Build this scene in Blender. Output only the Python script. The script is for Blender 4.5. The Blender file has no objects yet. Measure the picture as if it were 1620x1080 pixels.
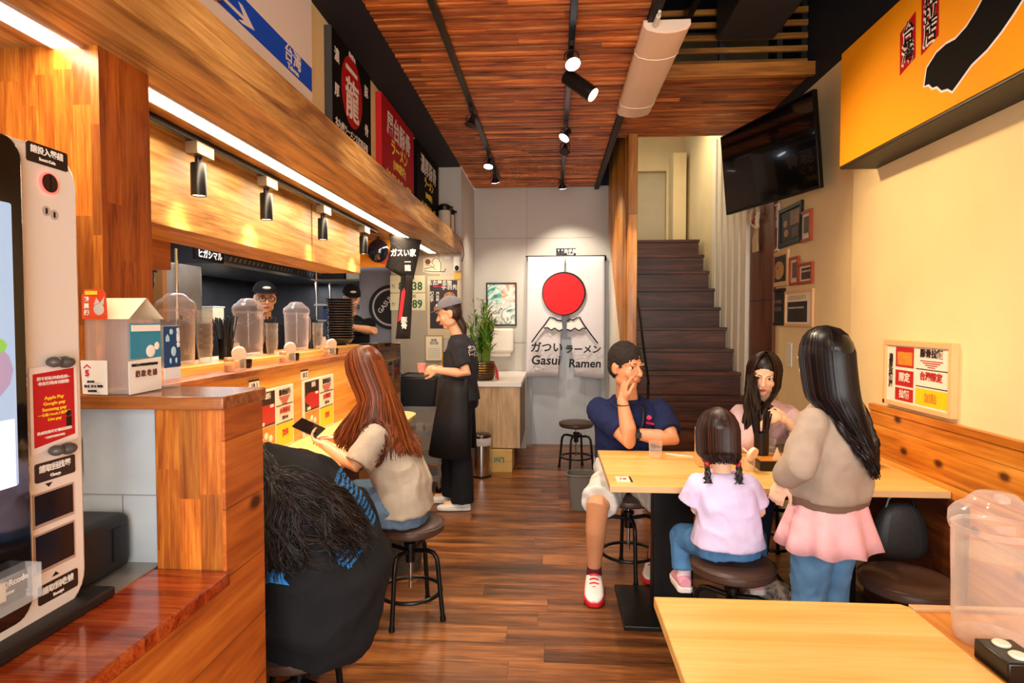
import bpy, bmesh, math, random
from mathutils import Vector, Matrix, noise
V = Vector
PI = math.pi
random.seed(7)
SC = bpy.context.scene
COL = SC.collection

# ---------------- camera, world, exposure, large lights ----------------
cam_data = bpy.data.cameras.new('camera')
cam_data.sensor_fit = 'HORIZONTAL'; cam_data.sensor_width = 36.0
cam_data.lens = 36.0 * 960.0 / 1620.0
cam_data.clip_start = 0.02
cam = bpy.data.objects.new('camera', cam_data); COL.objects.link(cam)
cam.location = (0, 0, 1.46)
_yaw = math.atan(64 / 960); _pitch = math.atan(33 / 960 * math.cos(_yaw))
cam.rotation_euler = (PI / 2 - _pitch, 0, _yaw)
SC.camera = cam

SC.view_settings.view_transform = 'Standard'
SC.view_settings.look = 'None'
SC.view_settings.gamma = 1.0
SC.view_settings.use_curve_mapping = False
SC.view_settings.exposure = 0.38

world = bpy.data.worlds.new('daylight'); SC.world = world; world.use_nodes = True
world.node_tree.nodes['Background'].inputs[0].default_value = (0.85, 0.92, 1.0, 1)
world.node_tree.nodes['Background'].inputs[1].default_value = 0.8

def area(name, loc, rot, sx, sy, power, color=(1, 1, 1), spread=PI):
    l = bpy.data.lights.new(name, 'AREA'); l.shape = 'RECTANGLE'; l.size = sx; l.size_y = sy
    l.energy = power; l.color = color; l.spread = spread
    o = bpy.data.objects.new(name, l); COL.objects.link(o); o.location = loc; o.rotation_euler = rot
    return o
def spot(name, loc, target, power, color=(1, .8, .55), angle=60, blend=.6, size=.03):
    l = bpy.data.lights.new(name, 'SPOT'); l.energy = power; l.color = color
    l.spot_size = math.radians(angle); l.spot_blend = blend; l.shadow_soft_size = size
    o = bpy.data.objects.new(name, l); COL.objects.link(o); o.location = loc
    o.rotation_euler = (V(target) - V(loc)).to_track_quat('-Z', 'Y').to_euler()
    return o
WARM = (1, .72, .42); SOFT = (1, .86, .68)
area('shopfront_daylight', (0.2, -1.9, 1.5), (PI / 2, 0, 0), 3.2, 2.4, 165, (1, .96, .9))
area('kitchen_fill', (-2.15, 4.6, 2.55), (0, 0, 0), .4, 3.6, 75, (.9, .95, 1))  # unseen soft light added to brighten the kitchen
area('stair_fill', (1.2, 6.6, 3.7), (0, 0, 0), .4, .4, 13, (1, .85, .62))  # warm light added over the stairs to brighten their walls, no fixture
area('hood_fill', (-2.95, 5.7, 1.88), (0, 0, 0), .25, 2.2, 20, (.95, .97, 1))  # added under the hood to brighten the kitchen wall behind, no fixture
# added spots without fixtures, as from unseen track lamps nearer the shop front
for p_, q_, w_ in (((.10, 2.45, 2.88), (.7, 2.9, .7), 60), ((.10, 1.3, 2.88), (.5, 1.4, .7), 40), ((-.577, 1.3, 2.88), (-.3, 2.6, 0), 70), ((-.577, 2.4, 2.88), (-.5, 4.4, 0), 80)):
    spot('front_fill_spot', p_, q_, w_, SOFT, 75, .8)
for p_, q_, w_ in (((.10, 1.0, 2.88), (1.68, 1.95, 1.75), 75), ((.10, 2.3, 2.88), (1.68, 3.0, 1.5), 60)):
    spot('front_wall_spot', p_, q_, w_, (1, .66, .32), 55, 1.0)

# ---------------- materials ----------------
def lin(h):
    h = h.lstrip('#'); c = [int(h[i:i + 2], 16) / 255 for i in (0, 2, 4)]
    return tuple((x / 12.92 if x <= .04045 else ((x + .055) / 1.055) ** 2.4) for x in c) + (1,)
MATS = {}
def thin_clear(name, col, lo=.08, hi=.6, rough=.06, edge=2.2):
    """thin see-through plastic: clear face-on, denser and shinier towards grazing angles"""
    if name in MATS: return MATS[name]
    m, nt, b = pbr(name); N = nt.nodes.new; K = nt.links.new
    b.inputs['Base Color'].default_value = lin(col); b.inputs['Roughness'].default_value = rough; b.inputs['Specular IOR Level'].default_value = 1
    lw = N('ShaderNodeLayerWeight'); lw.inputs['Blend'].default_value = .5
    pw = N('ShaderNodeMath'); pw.operation = 'POWER'; K(lw.outputs['Facing'], pw.inputs[0]); pw.inputs[1].default_value = edge
    mr = N('ShaderNodeMapRange'); K(pw.outputs[0], mr.inputs['Value']); mr.inputs['To Min'].default_value = lo; mr.inputs['To Max'].default_value = hi
    K(mr.outputs['Result'], b.inputs['Alpha']); MATS[name] = m
    return m
def pbr(name):
    m = bpy.data.materials.new(name); m.use_nodes = True
    return m, m.node_tree, m.node_tree.nodes['Principled BSDF']
def mat(name, col, rough=.5, metal=0., var=.06, bump=.0, bscale=60, trans=0, ior=1.45, alpha=1, emit=None, es=0, coat=0, vscale=8, spec=.5):
    if name in MATS: return MATS[name]
    m, nt, b = pbr(name); c = lin(col) if isinstance(col, str) else tuple(col)
    b.inputs['Base Color'].default_value = c
    b.inputs['Roughness'].default_value = rough; b.inputs['Metallic'].default_value = metal
    b.inputs['Transmission Weight'].default_value = trans; b.inputs['IOR'].default_value = ior
    b.inputs['Alpha'].default_value = alpha; b.inputs['Coat Weight'].default_value = coat
    b.inputs['Specular IOR Level'].default_value = spec
    if emit:
        b.inputs['Emission Color'].default_value = lin(emit); b.inputs['Emission Strength'].default_value = es
    if var or bump:
        tc = nt.nodes.new('ShaderNodeTexCoord')
        n = nt.nodes.new('ShaderNodeTexNoise'); n.inputs['Scale'].default_value = vscale; n.inputs['Detail'].default_value = 4
        nt.links.new(tc.outputs['Object'], n.inputs['Vector'])
        if var:
            mx = nt.nodes.new('ShaderNodeMix'); mx.data_type = 'RGBA'
            mx.inputs[6].default_value = tuple(x * (1 - var * 2) for x in c[:3]) + (1,)
            mx.inputs[7].default_value = tuple(min(1, x * (1 + var * 2)) for x in c[:3]) + (1,)
            nt.links.new(n.outputs['Fac'], mx.inputs[0]); nt.links.new(mx.outputs[2], b.inputs['Base Color'])
        if bump:
            n2 = nt.nodes.new('ShaderNodeTexNoise'); n2.inputs['Scale'].default_value = bscale; n2.inputs['Detail'].default_value = 3
            nt.links.new(tc.outputs['Object'], n2.inputs['Vector'])
            bp = nt.nodes.new('ShaderNodeBump'); bp.inputs['Strength'].default_value = bump; bp.inputs['Distance'].default_value = .01
            nt.links.new(n2.outputs['Fac'], bp.inputs['Height']); nt.links.new(bp.outputs['Normal'], b.inputs['Normal'])
    MATS[name] = m
    return m
def wood(name, cols, grain='X', perp='Y', w=0, L=1.2, sc=5, stretch=12, rough=.4, tone=.5, seam=.0, knots=False, coat=0, dist=1.2, shift=0):
    """procedural wood: grain noise stretched along one axis, optional board layout (w wide, L long)"""
    if name in MATS: return MATS[name]
    m, nt, b = pbr(name); N = nt.nodes.new; K = nt.links.new
    def math_(op, a, bb=None, c=None):
        n = N('ShaderNodeMath'); n.operation = op
        for i, x in enumerate((a, bb, c)):
            if x is None: continue
            if isinstance(x, (int, float)): n.inputs[i].default_value = x
            else: K(x, n.inputs[i])
        return n.outputs[0]
    tc = N('ShaderNodeTexCoord'); sp = N('ShaderNodeSeparateXYZ'); K(tc.outputs['Object'], sp.inputs[0])
    ax = {'X': 0, 'Y': 1, 'Z': 2}; g = sp.outputs[ax[grain]]; p = sp.outputs[ax[perp]]
    t = [a for a in 'XYZ' if a not in (grain, perp)][0]; q = sp.outputs[ax[t]]
    rnd = None; cb = N('ShaderNodeCombineXYZ')
    if w:
        v = math_('DIVIDE', math_('ADD', p, shift), w); row = math_('FLOOR', v)
        wn = N('ShaderNodeTexWhiteNoise'); wn.noise_dimensions = '1D'; K(row, wn.inputs['W'])
        gl = math_('ADD', math_('DIVIDE', g, L), math_('MULTIPLY', wn.outputs['Value'], 7.3)); colm = math_('FLOOR', gl)
        c2 = N('ShaderNodeCombineXYZ'); K(row, c2.inputs[0]); K(colm, c2.inputs[1])
        w2 = N('ShaderNodeTexWhiteNoise'); w2.noise_dimensions = '2D'; K(c2.outputs[0], w2.inputs['Vector']); rnd = w2.outputs['Value']
        off = math_('MULTIPLY', rnd, 31.0)
        K(math_('ADD', math_('DIVIDE', g, stretch), off), cb.inputs[0])
    else:
        K(math_('DIVIDE', g, stretch), cb.inputs[0])
    K(p, cb.inputs[1]); K(q, cb.inputs[2])
    n = N('ShaderNodeTexNoise'); n.inputs['Scale'].default_value = sc; n.inputs['Detail'].default_value = 7
    n.inputs['Roughness'].default_value = .62; n.inputs['Distortion'].default_value = dist; K(cb.outputs[0], n.inputs['Vector'])
    n3 = N('ShaderNodeTexNoise'); n3.inputs['Scale'].default_value = sc * 9; n3.inputs['Detail'].default_value = 3; K(cb.outputs[0], n3.inputs['Vector'])
    cb4 = N('ShaderNodeCombineXYZ'); K(math_('DIVIDE', g, stretch * 4.5), cb4.inputs[0]); K(p, cb4.inputs[1]); K(q, cb4.inputs[2])
    n4 = N('ShaderNodeTexNoise'); n4.inputs['Scale'].default_value = sc * 16; n4.inputs['Detail'].default_value = 2; K(cb4.outputs[0], n4.inputs['Vector'])
    f = math_('ADD', math_('ADD', math_('MULTIPLY', n.outputs['Fac'], .62), math_('MULTIPLY', n3.outputs['Fac'], .16)), math_('MULTIPLY', n4.outputs['Fac'], .22))
    cr = N('ShaderNodeValToRGB'); els = cr.color_ramp.elements
    k = len(cols)
    els[0].position = .38; els[0].color = lin(cols[0]); els[1].position = .62; els[1].color = lin(cols[-1])
    for i in range(1, k - 1):
        e = els.new(.38 + .24 * i / (k - 1)); e.color = lin(cols[i])
    K(f, cr.inputs['Fac']); out = cr.outputs['Color']
    def mul(colr, fac_out):
        x = N('ShaderNodeMix'); x.data_type = 'RGBA'; x.blend_type = 'MULTIPLY'; x.inputs[0].default_value = 1
        cc = N('ShaderNodeCombineColor'); [K(fac_out, cc.inputs[i]) for i in range(3)]
        K(colr, x.inputs[6]); K(cc.outputs[0], x.inputs[7]); return x.outputs[2]
    if rnd is not None:
        out = mul(out, math_('MULTIPLY_ADD', rnd, tone, 1 - tone * .6))
        if seam:
            fr = math_('FRACT', v); d1 = math_('MULTIPLY', math_('MINIMUM', fr, math_('SUBTRACT', 1, fr)), w)
            fg = math_('FRACT', gl); d2 = math_('MULTIPLY', math_('MINIMUM', fg, math_('SUBTRACT', 1, fg)), L)
            d = math_('MINIMUM', d1, d2)
            s = math_('MULTIPLY_ADD', math_('LESS_THAN', d, seam), -.55, 1.0)
            out = mul(out, s)
    if knots:
        mp = N('ShaderNodeCombineXYZ'); K(math_('MULTIPLY', g, .6), mp.inputs[0]); K(p, mp.inputs[1])
        vo = N('ShaderNodeTexVoronoi'); vo.voronoi_dimensions = '2D'; vo.inputs['Scale'].default_value = 4.2; K(mp.outputs[0], vo.inputs['Vector'])
        r = N('ShaderNodeValToRGB'); e = r.color_ramp.elements; e[0].position = .04; e[0].color = (.13, .07, .05, 1); e[1].position = .105; e[1].color = (1, 1, 1, 1)
        K(vo.outputs['Distance'], r.inputs['Fac'])
        x = N('ShaderNodeMix'); x.data_type = 'RGBA'; x.blend_type = 'MULTIPLY'; x.inputs[0].default_value = 1
        K(out, x.inputs[6]); K(r.outputs['Color'], x.inputs[7]); out = x.outputs[2]
    K(out, b.inputs['Base Color'])
    b.inputs['Roughness'].default_value = rough; b.inputs['Coat Weight'].default_value = coat
    bp = N('ShaderNodeBump'); bp.inputs['Strength'].default_value = .12; bp.inputs['Distance'].default_value = .004
    K(f, bp.inputs['Height']); K(bp.outputs['Normal'], b.inputs['Normal'])
    MATS[name] = m
    return m
def glow(name, col, s):
    if name in MATS: return MATS[name]
    m, nt, b = pbr(name); b.inputs['Base Color'].default_value = lin(col)
    b.inputs['Emission Color'].default_value = lin(col); b.inputs['Emission Strength'].default_value = s
    MATS[name] = m; return m
def concrete(name, col, pw=0, ph=0, rough=.8, line=.0015):
    """plastered / cement board wall, optional board joints in X/Z"""
    if name in MATS: return MATS[name]
    m = mat(name, col, rough, var=.07, bump=.12, bscale=25, vscale=2.2)
    return m

# ---------------- mesh builder ----------------
def frame_of(d, up=V((0, 0, 1))):
    d = V(d).normalized(); a = up
    if abs(d.dot(a)) > .95: a = V((1, 0, 0)) if abs(d.x) < .9 else V((0, 1, 0))
    x = a.cross(d).normalized(); y = d.cross(x).normalized()
    return x, y, d
class MB:
    def __init__(s): s.v = []; s.f = []; s.m = []; s.cur = 0; s.mx = None
    def mi(s, i): s.cur = i; return s
    def add(s, vs, fs):
        o = len(s.v)
        for p in vs: s.v.append(s.mx @ V(p) if s.mx is not None else V(p))
        for f in fs: s.f.append([o + i for i in f]); s.m.append(s.cur)
        return s
    def box(s, x0, x1, y0, y1, z0, z1):
        return s.add([(x0, y0, z0), (x1, y0, z0), (x1, y1, z0), (x0, y1, z0), (x0, y0, z1), (x1, y0, z1), (x1, y1, z1), (x0, y1, z1)],
                     [(0, 3, 2, 1), (4, 5, 6, 7), (0, 1, 5, 4), (1, 2, 6, 5), (2, 3, 7, 6), (3, 0, 4, 7)])
    def quad(s, *p): return s.add(p, [tuple(range(len(p)))])
    def beam(s, p0, p1, w, h, up=V((0, 0, 1))):
        p0, p1 = V(p0), V(p1); x, y, d = frame_of(p1 - p0, up); x *= w / 2; y *= h / 2
        vs = [p0 - x - y, p0 + x - y, p0 + x + y, p0 - x + y, p1 - x - y, p1 + x - y, p1 + x + y, p1 - x + y]
        return s.add(vs, [(0, 3, 2, 1), (4, 5, 6, 7), (0, 1, 5, 4), (1, 2, 6, 5), (2, 3, 7, 6), (3, 0, 4, 7)])
    def rings(s, rs, closed_ends=True, loop=False):
        n = len(rs[0]); vs = [p for r in rs for p in r]; fs = []
        m = len(rs)
        for i in range(m if loop else m - 1):
            a = i * n; b = ((i + 1) % m) * n
            for j in range(n):
                k = (j + 1) % n; fs.append((a + j, a + k, b + k, b + j))
        if closed_ends and not loop:
            fs.append(tuple(reversed(range(n)))); fs.append(tuple(range((m - 1) * n, m * n)))
        return s.add(vs, fs)
    def lathe(s, prof, c=(0, 0, 0), n=32, caps=True):
        c = V(c); rs = []
        for r, z in prof: rs.append([c + V((r * math.cos(2 * PI * j / n), r * math.sin(2 * PI * j / n), z)) for j in range(n)])
        return s.rings(rs, caps)
    def cyl(s, p0, p1, r0, r1=None, n=16):
        r1 = r0 if r1 is None else r1; p0, p1 = V(p0), V(p1); x, y, d = frame_of(p1 - p0)
        return s.rings([[p + (x * math.cos(2 * PI * j / n) + y * math.sin(2 * PI * j / n)) * r for j in range(n)] for p, r in ((p0, r0), (p1, r1))])
    def tube(s, pts, r, n=8, loop=False, flat=1.0):
        pts = [V(p) for p in pts]; m = len(pts); rad = r if isinstance(r, (list, tuple)) else [r] * m
        rs = []; px = None
        for i in range(m):
            d = (pts[(i + 1) % m] - pts[i - 1]) if loop else (pts[min(i + 1, m - 1)] - pts[max(i - 1, 0)])
            if d.length < 1e-9: d = V((0, 0, 1))
            d.normalize()
            if px is None: x, y, _ = frame_of(d)
            else:
                x = px - d * px.dot(d)
                if x.length < 1e-6: x, y, _ = frame_of(d)
                x.normalize(); y = d.cross(x)
            px = x
            rs.append([pts[i] + (x * math.cos(2 * PI * j / n) + y * math.sin(2 * PI * j / n) * flat) * rad[i] for j in range(n)])
        return s.rings(rs, True, loop)
    def ball(s, c, r, R=None, n=16):
        r = (r, r, r) if isinstance(r, (int, float)) else r; c = V(c); m = n // 2; rs = []
        def T(p):
            p = V((p[0] * r[0], p[1] * r[1], p[2] * r[2])); return c + (R @ p if R is not None else p)
        vs = [T((0, 0, -1))]
        for i in range(1, m):
            a = -PI / 2 + PI * i / m
            for j in range(n): vs.append(T((math.cos(a) * math.cos(2 * PI * j / n), math.cos(a) * math.sin(2 * PI * j / n), math.sin(a))))
        vs.append(T((0, 0, 1))); fs = []
        for j in range(n):
            k = (j + 1) % n; fs.append((0, 1 + k, 1 + j))
            for i in range(m - 2): a = 1 + i * n; fs.append((a + j, a + k, a + n + k, a + n + j))
            a = 1 + (m - 2) * n; fs.append((a + j, a + k, len(vs) - 1))
        return s.add(vs, fs)
    def limb(s, pts, rad, n=14, flat=1.0):
        s.tube(pts, rad, n, flat=flat); s.ball(pts[0], rad[0], n=n); s.ball(pts[-1], rad[-1], n=n); return s
    def prism(s, poly, o, ex, ey, t):
        """polygon poly (2d) in plane o+ex*u+ey*v, thickened by t along ex x ey"""
        o, ex, ey = V(o), V(ex), V(ey); nz = ex.cross(ey).normalized() * t; n = len(poly)
        a = [o + ex * u + ey * v for u, v in poly]; b = [p + nz for p in a]
        fs = [tuple(reversed(range(n))), tuple(range(n, 2 * n))] + [(j, (j + 1) % n, n + (j + 1) % n, n + j) for j in range(n)]
        return s.add(a + b, fs)
    def build(s, name, mats, parent=None, smooth=40, bevel=0, seg=2, loc=None, solid=0, sub=0):
        me = bpy.data.meshes.new(name); me.from_pydata([tuple(p) for p in s.v], [], s.f)
        if not isinstance(mats, (list, tuple)): mats = [mats]
        for m in mats: me.materials.append(m)
        if len(mats) > 1: me.polygons.foreach_set('material_index', [min(i, len(mats) - 1) for i in s.m])
        bm = bmesh.new(); bm.from_mesh(me); bmesh.ops.recalc_face_normals(bm, faces=bm.faces); bm.to_mesh(me); bm.free()
        if smooth:
            me.polygons.foreach_set('use_smooth', [True] * len(me.polygons)); me.set_sharp_from_angle(angle=math.radians(smooth))
        me.update()
        o = bpy.data.objects.new(name, me); COL.objects.link(o)
        if parent: o.parent = parent
        if loc: o.location = loc
        if solid: md = o.modifiers.new('s', 'SOLIDIFY'); md.thickness = solid; md.offset = 0
        if sub: md = o.modifiers.new('u', 'SUBSURF'); md.levels = sub; md.render_levels = sub
        if bevel:
            md = o.modifiers.new('b', 'BEVEL'); md.width = bevel; md.segments = seg; md.limit_method = 'ANGLE'; md.angle_limit = math.radians(35)
        return o
def rot(ax, deg): return Matrix.Rotation(math.radians(deg), 4, ax)
def tag(o, label=None, cat=None, group=None, kind=None):
    if label: o['label'] = label
    if cat: o['category'] = cat
    if group: o['group'] = group
    if kind: o['kind'] = kind
    return o
def thing(name, label, cat, loc=(0, 0, 0), rz=0, group=None):
    o = bpy.data.objects.new(name, None); COL.objects.link(o); o.empty_display_size = .1
    o.location = loc; o.rotation_euler = (0, 0, rz)
    return tag(o, label, cat, group)
def struct(name, mb, mats, **k):
    o = mb.build(name, mats, **k); o['kind'] = 'structure'; return o
def dup(root, loc, rz, label, group=None, name=None):
    r = root.copy(); COL.objects.link(r); r.location = loc; r.rotation_euler = (0, 0, rz); r['label'] = label
    if group: r['group'] = group
    for ch in list(root.children):
        c = ch.copy(); COL.objects.link(c); c.parent = r
        for g in list(ch.children):
            d = g.copy(); COL.objects.link(d); d.parent = c
    return r
BENCH = bpy.data.scenes.new('bench')      # small side scene: modifiers and lettering are evaluated there, quickly
def baked(o):
    BENCH.collection.objects.link(o); vl = BENCH.view_layers[0]; vl.update()
    me = bpy.data.meshes.new_from_object(o.evaluated_get(vl.depsgraph)); bpy.data.objects.remove(o)
    return me
def text(name, s, size, m, parent, loc, R=(PI / 2, 0, 0), bold=0, ext=.0006, sx=1, align='CENTER', line=1.0, shear=0):
    c = bpy.data.curves.new('lettering', 'FONT'); c.body = s; c.size = size; c.align_x = align; c.align_y = 'CENTER'
    c.offset = bold; c.extrude = ext; c.resolution_u = 2; c.space_line = line; c.shear = shear
    o = bpy.data.objects.new('lettering', c); me = baked(o); bpy.data.curves.remove(c)
    me.materials.clear(); me.materials.append(m)
    o = bpy.data.objects.new(name, me); COL.objects.link(o); o.scale = (sx, 1, 1)
    o.location = loc; o.rotation_euler = R
    if parent: o.parent = parent
    return o
FACE_PX = (PI / 2, 0, PI / 2)      # lettering facing +X
FACE_NX = (PI / 2, 0, -PI / 2)     # lettering facing -X
FACE_NY = (PI / 2, 0, 0)           # lettering facing the camera side (-Y)
# ---------------- palette ----------------
M_floor = wood('floor_planks', ['#36200f', '#744420', '#aa6c34'], 'X', 'Y', w=.15, L=1.22, sc=7, stretch=9, rough=.33, tone=.55, seam=.0012)
M_slat = wood('slat_cedar', ['#5e260c', '#bb6022', '#e6964a'], 'X', 'Y', w=.07, L=1.9, sc=9, stretch=9, rough=.5, tone=.75)
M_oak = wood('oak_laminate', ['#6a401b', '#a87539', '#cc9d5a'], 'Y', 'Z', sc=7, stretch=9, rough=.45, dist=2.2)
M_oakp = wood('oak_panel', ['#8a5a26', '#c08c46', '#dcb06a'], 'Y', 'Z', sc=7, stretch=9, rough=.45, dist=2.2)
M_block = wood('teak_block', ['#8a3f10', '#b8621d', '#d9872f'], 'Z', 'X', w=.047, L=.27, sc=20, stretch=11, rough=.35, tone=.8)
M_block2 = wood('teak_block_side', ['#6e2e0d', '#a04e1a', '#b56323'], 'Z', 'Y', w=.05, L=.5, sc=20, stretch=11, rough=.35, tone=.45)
M_red = wood('red_teak', ['#6a1f0a', '#9c3a14', '#c2602a'], 'X', 'Y', w=.06, L=.5, sc=16, stretch=10, rough=.16, tone=.25, coat=.5)
M_pine = wood('pine_boards', ['#a4560f', '#cf7d22', '#e8a245'], 'Y', 'Z', w=.155, L=5, sc=4, stretch=7, rough=.33, tone=.16, seam=.0018, knots=True)
M_pine2 = wood('pine_side_boards', ['#8a3d10', '#b45d1c', '#cf7c2f'], 'Y', 'Z', w=.15, L=5, sc=5, stretch=6, rough=.38, tone=.25, seam=.0015, knots=True)
M_bar = wood('bar_pine', ['#c07424', '#e39a3e', '#efb45a'], 'Y', 'Z', w=0, sc=4, stretch=10, rough=.4)
M_edge = wood('bark_edge', ['#5a2a0e', '#8c4c1c', '#b36d2d'], 'Y', 'Z', sc=7, stretch=5, rough=.4)
M_top = wood('table_laminate', ['#dfa552', '#ebb867', '#f0c67c'], 'X', 'Y', sc=6, stretch=10, rough=.3)
M_topedge = mat('table_edge', '#d2a878', .5)
M_cream = concrete('cream_plaster', '#e3cb98')
M_grey = concrete('cement_board', '#bdb8b0')
M_white = mat('white_paint', '#d9d6cf', .6, var=.03)
M_navy = mat('navy_black_paint', '#14141c', .75, var=.1)
M_black = mat('black_metal', '#0e0d0d', .35, .2, var=0)
M_blackm = mat('black_matte', '#141312', .6, var=0)
M_chrome = mat('chrome', '#c8c8c8', .18, 1, var=0)
M_steel = mat('brushed_steel', '#a09c96', .35, .55, var=.12)
M_dsteel = mat('dark_steel', '#4a4a4e', .35, .5, var=.15)
M_darkw = wood('dark_walnut', ['#22100a', '#43220f', '#5c3418'], 'Z', 'Y', sc=6, stretch=8, rough=.4)
M_stair = wood('stair_walnut', ['#2a120a', '#502817', '#74412a'], 'X', 'Z', sc=12, stretch=14, rough=.42)
M_bamboo = wood('bamboo_post', ['#8f4f16', '#c68232', '#e2ab58'], 'Z', 'Y', w=.05, L=3, sc=5, stretch=8, rough=.3, tone=.6, seam=.003)
M_glass = mat('clear_glass', '#ffffff', .03, trans=1, ior=1.45, var=0)
M_plastic = mat('clear_plastic', '#f6efe9', .12, alpha=.3, var=0)

# ---------------- room shell ----------------
struct('floor', MB().box(-3.7, 1.9, -2.6, 8.2, -.05, 0), M_floor)
mb = MB(); y = -.8
while y < 7.11:
    mb.box(-.92, .478, y, y + .030, 3.0, 3.03); mb.box(-.92, .478, y + .034, y + .056, 3.006, 3.03); y += .07
mb.mi(1).box(-.92, .478, -2.6, 7.13, 3.03, 3.05)
struct('ceiling', mb, [M_slat, M_blackm], smooth=0)
struct('trim_ceiling_edge', MB().box(.48, .53, -2.6, 7.12, 2.975, 3.12), M_blackm)
struct('ceiling_upper', MB().box(.5, 1.9, -2.6, 5.5, 3.75, 3.8).box(.53, .55, -2.6, 7.13, 3.12, 3.75), M_navy)
struct('ceiling_stair', MB().box(.5, 2.0, 5.5, 8.2, 4.3, 4.34), M_cream)
struct('ceiling_left', MB().box(-1.17, -.92, -2.6, 6.1, 3.0, 3.03), M_navy)
mb = MB(); y = 4.16
while y < 5.45:
    mb.box(.48, 1.69, y, y + .05, 3.08, 3.12); y += .064
mb.mi(1).box(.48, 1.69, 4.16, 5.46, 3.125, 3.14)
struct('ceiling_loft', mb, [M_slat, M_blackm], smooth=0)
struct('trim_loft_edge', MB().box(.55, 1.72, 4.12, 4.16, 3.06, 3.145), wood('loft_edge_wood', ['#8a4d16', '#b87228', '#cf8d3d'], 'X', 'Z', sc=6, stretch=8))
# back wall with board joints
mb = MB().box(-.92, -.30, 7.13, 7.25, 0, 3.02).box(-.30, .60, 7.13, 7.25, 2.17, 3.02).box(.60, .72, 7.13, 7.25, 0, 3.02)
mb.mi(1).box(-.92, .47, 7.127, 7.131, 2.422, 2.426).box(-.92, -.31, 7.127, 7.131, 1.2, 1.204).box(-.305, -.301, 7.127, 7.131, 2.17, 3.0)
struct('wall_back', mb, [M_grey, mat('joint_grey', '#8f8a80', .9)], smooth=0)
struct('wall_back_upper', MB().box(-.92, .72, 7.14, 7.24, 3.02, 3.8), M_navy)
# left: column and kitchen partition
struct('wall_column', MB().box(-1.14, -.92, 6.1, 7.2, 0, 3.0), M_grey)
struct('wall_kitchen', MB().box(-1.64, -1.14, 6.1, 6.2, 0, 2.13).box(-3.6, -1.64, 6.1, 6.2, 2.02, 3.0).box(-1.64, -1.14, 6.1, 6.2, 2.13, 3.0), mat('warm_grey_wall', '#a89d8c', .7, var=.05))
struct('wall_left_upper', MB().box(-1.30, -1.165, -2.6, 6.1, 2.29, 3.0), M_cream)
struct('wall_left', MB().box(-3.7, -3.6, -2.6, 8.2, 0, 3.0), M_dsteel)
struct('wall_kitchen_back', MB().box(-3.6, -.93, 7.2, 7.3, 0, 3.0), M_dsteel)
struct('ceiling_kitchen', MB().box(-3.6, -1.3, -2.6, 7.2, 2.62, 2.68), M_blackm)
struct('wall_front_left', MB().box(-3.6, -1.35, -.3, -.2, 0, 3.0), M_darkw)
# long oak beam box over the bar with the bulkhead behind it
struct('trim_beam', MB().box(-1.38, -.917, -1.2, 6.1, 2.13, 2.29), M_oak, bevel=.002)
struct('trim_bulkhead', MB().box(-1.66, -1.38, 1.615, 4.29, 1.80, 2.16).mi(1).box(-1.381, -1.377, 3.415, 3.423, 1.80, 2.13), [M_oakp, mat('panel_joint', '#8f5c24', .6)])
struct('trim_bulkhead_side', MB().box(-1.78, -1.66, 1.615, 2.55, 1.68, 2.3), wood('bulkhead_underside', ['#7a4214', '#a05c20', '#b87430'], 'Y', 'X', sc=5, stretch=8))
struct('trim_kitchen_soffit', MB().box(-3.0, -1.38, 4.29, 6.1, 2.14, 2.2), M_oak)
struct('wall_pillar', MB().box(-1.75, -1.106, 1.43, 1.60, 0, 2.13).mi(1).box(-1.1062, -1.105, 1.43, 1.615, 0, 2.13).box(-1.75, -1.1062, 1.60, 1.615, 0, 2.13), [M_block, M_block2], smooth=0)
# right wall
struct('wall_right', MB().box(1.68, 1.9, -2.6, 3.55, 0, 3.0).box(1.70, 1.9, 3.55, 8.2, 0, 3.0), M_cream)
struct('wall_right_upper', MB().box(1.70, 1.9, -2.6, 5.5, 3.0, 3.8), M_navy)
struct('wall_right_stair', MB().box(1.70, 1.9, 5.5, 8.2, 3.0, 4.3), M_cream)
struct('baseboard_right_boards', MB().box(1.655, 1.68, -2.6, 3.27, 0, 1.0), M_pine)
struct('trim_shade_panel', MB().box(1.640, 1.655, 2.50, 3.27, 0, .72), wood('shade_brown', ['#3a1a0a', '#5c2c12', '#74401c'], 'Y', 'Z', w=.155, L=5, sc=6, stretch=8, tone=.2, seam=.002))  # shade under the table, mostly painted as this added dark panel over the boards
struct('trim_rail', MB().box(1.648, 1.682, -2.6, 3.275, 1.0, 1.032), M_pine, bevel=.003)
struct('trim_walnut_panel', MB().box(1.675, 1.70, 4.76, 5.30, 0, 2.45).mi(1).box(1.673, 1.676, 4.76, 5.3, 1.62, 1.625).box(1.673, 1.676, 4.76, 5.3, 1.12, 1.125), [wood('walnut_panel', ['#4a240d', '#6f3b17', '#87501f'], 'Z', 'Y', sc=6, stretch=8), M_blackm])
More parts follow.
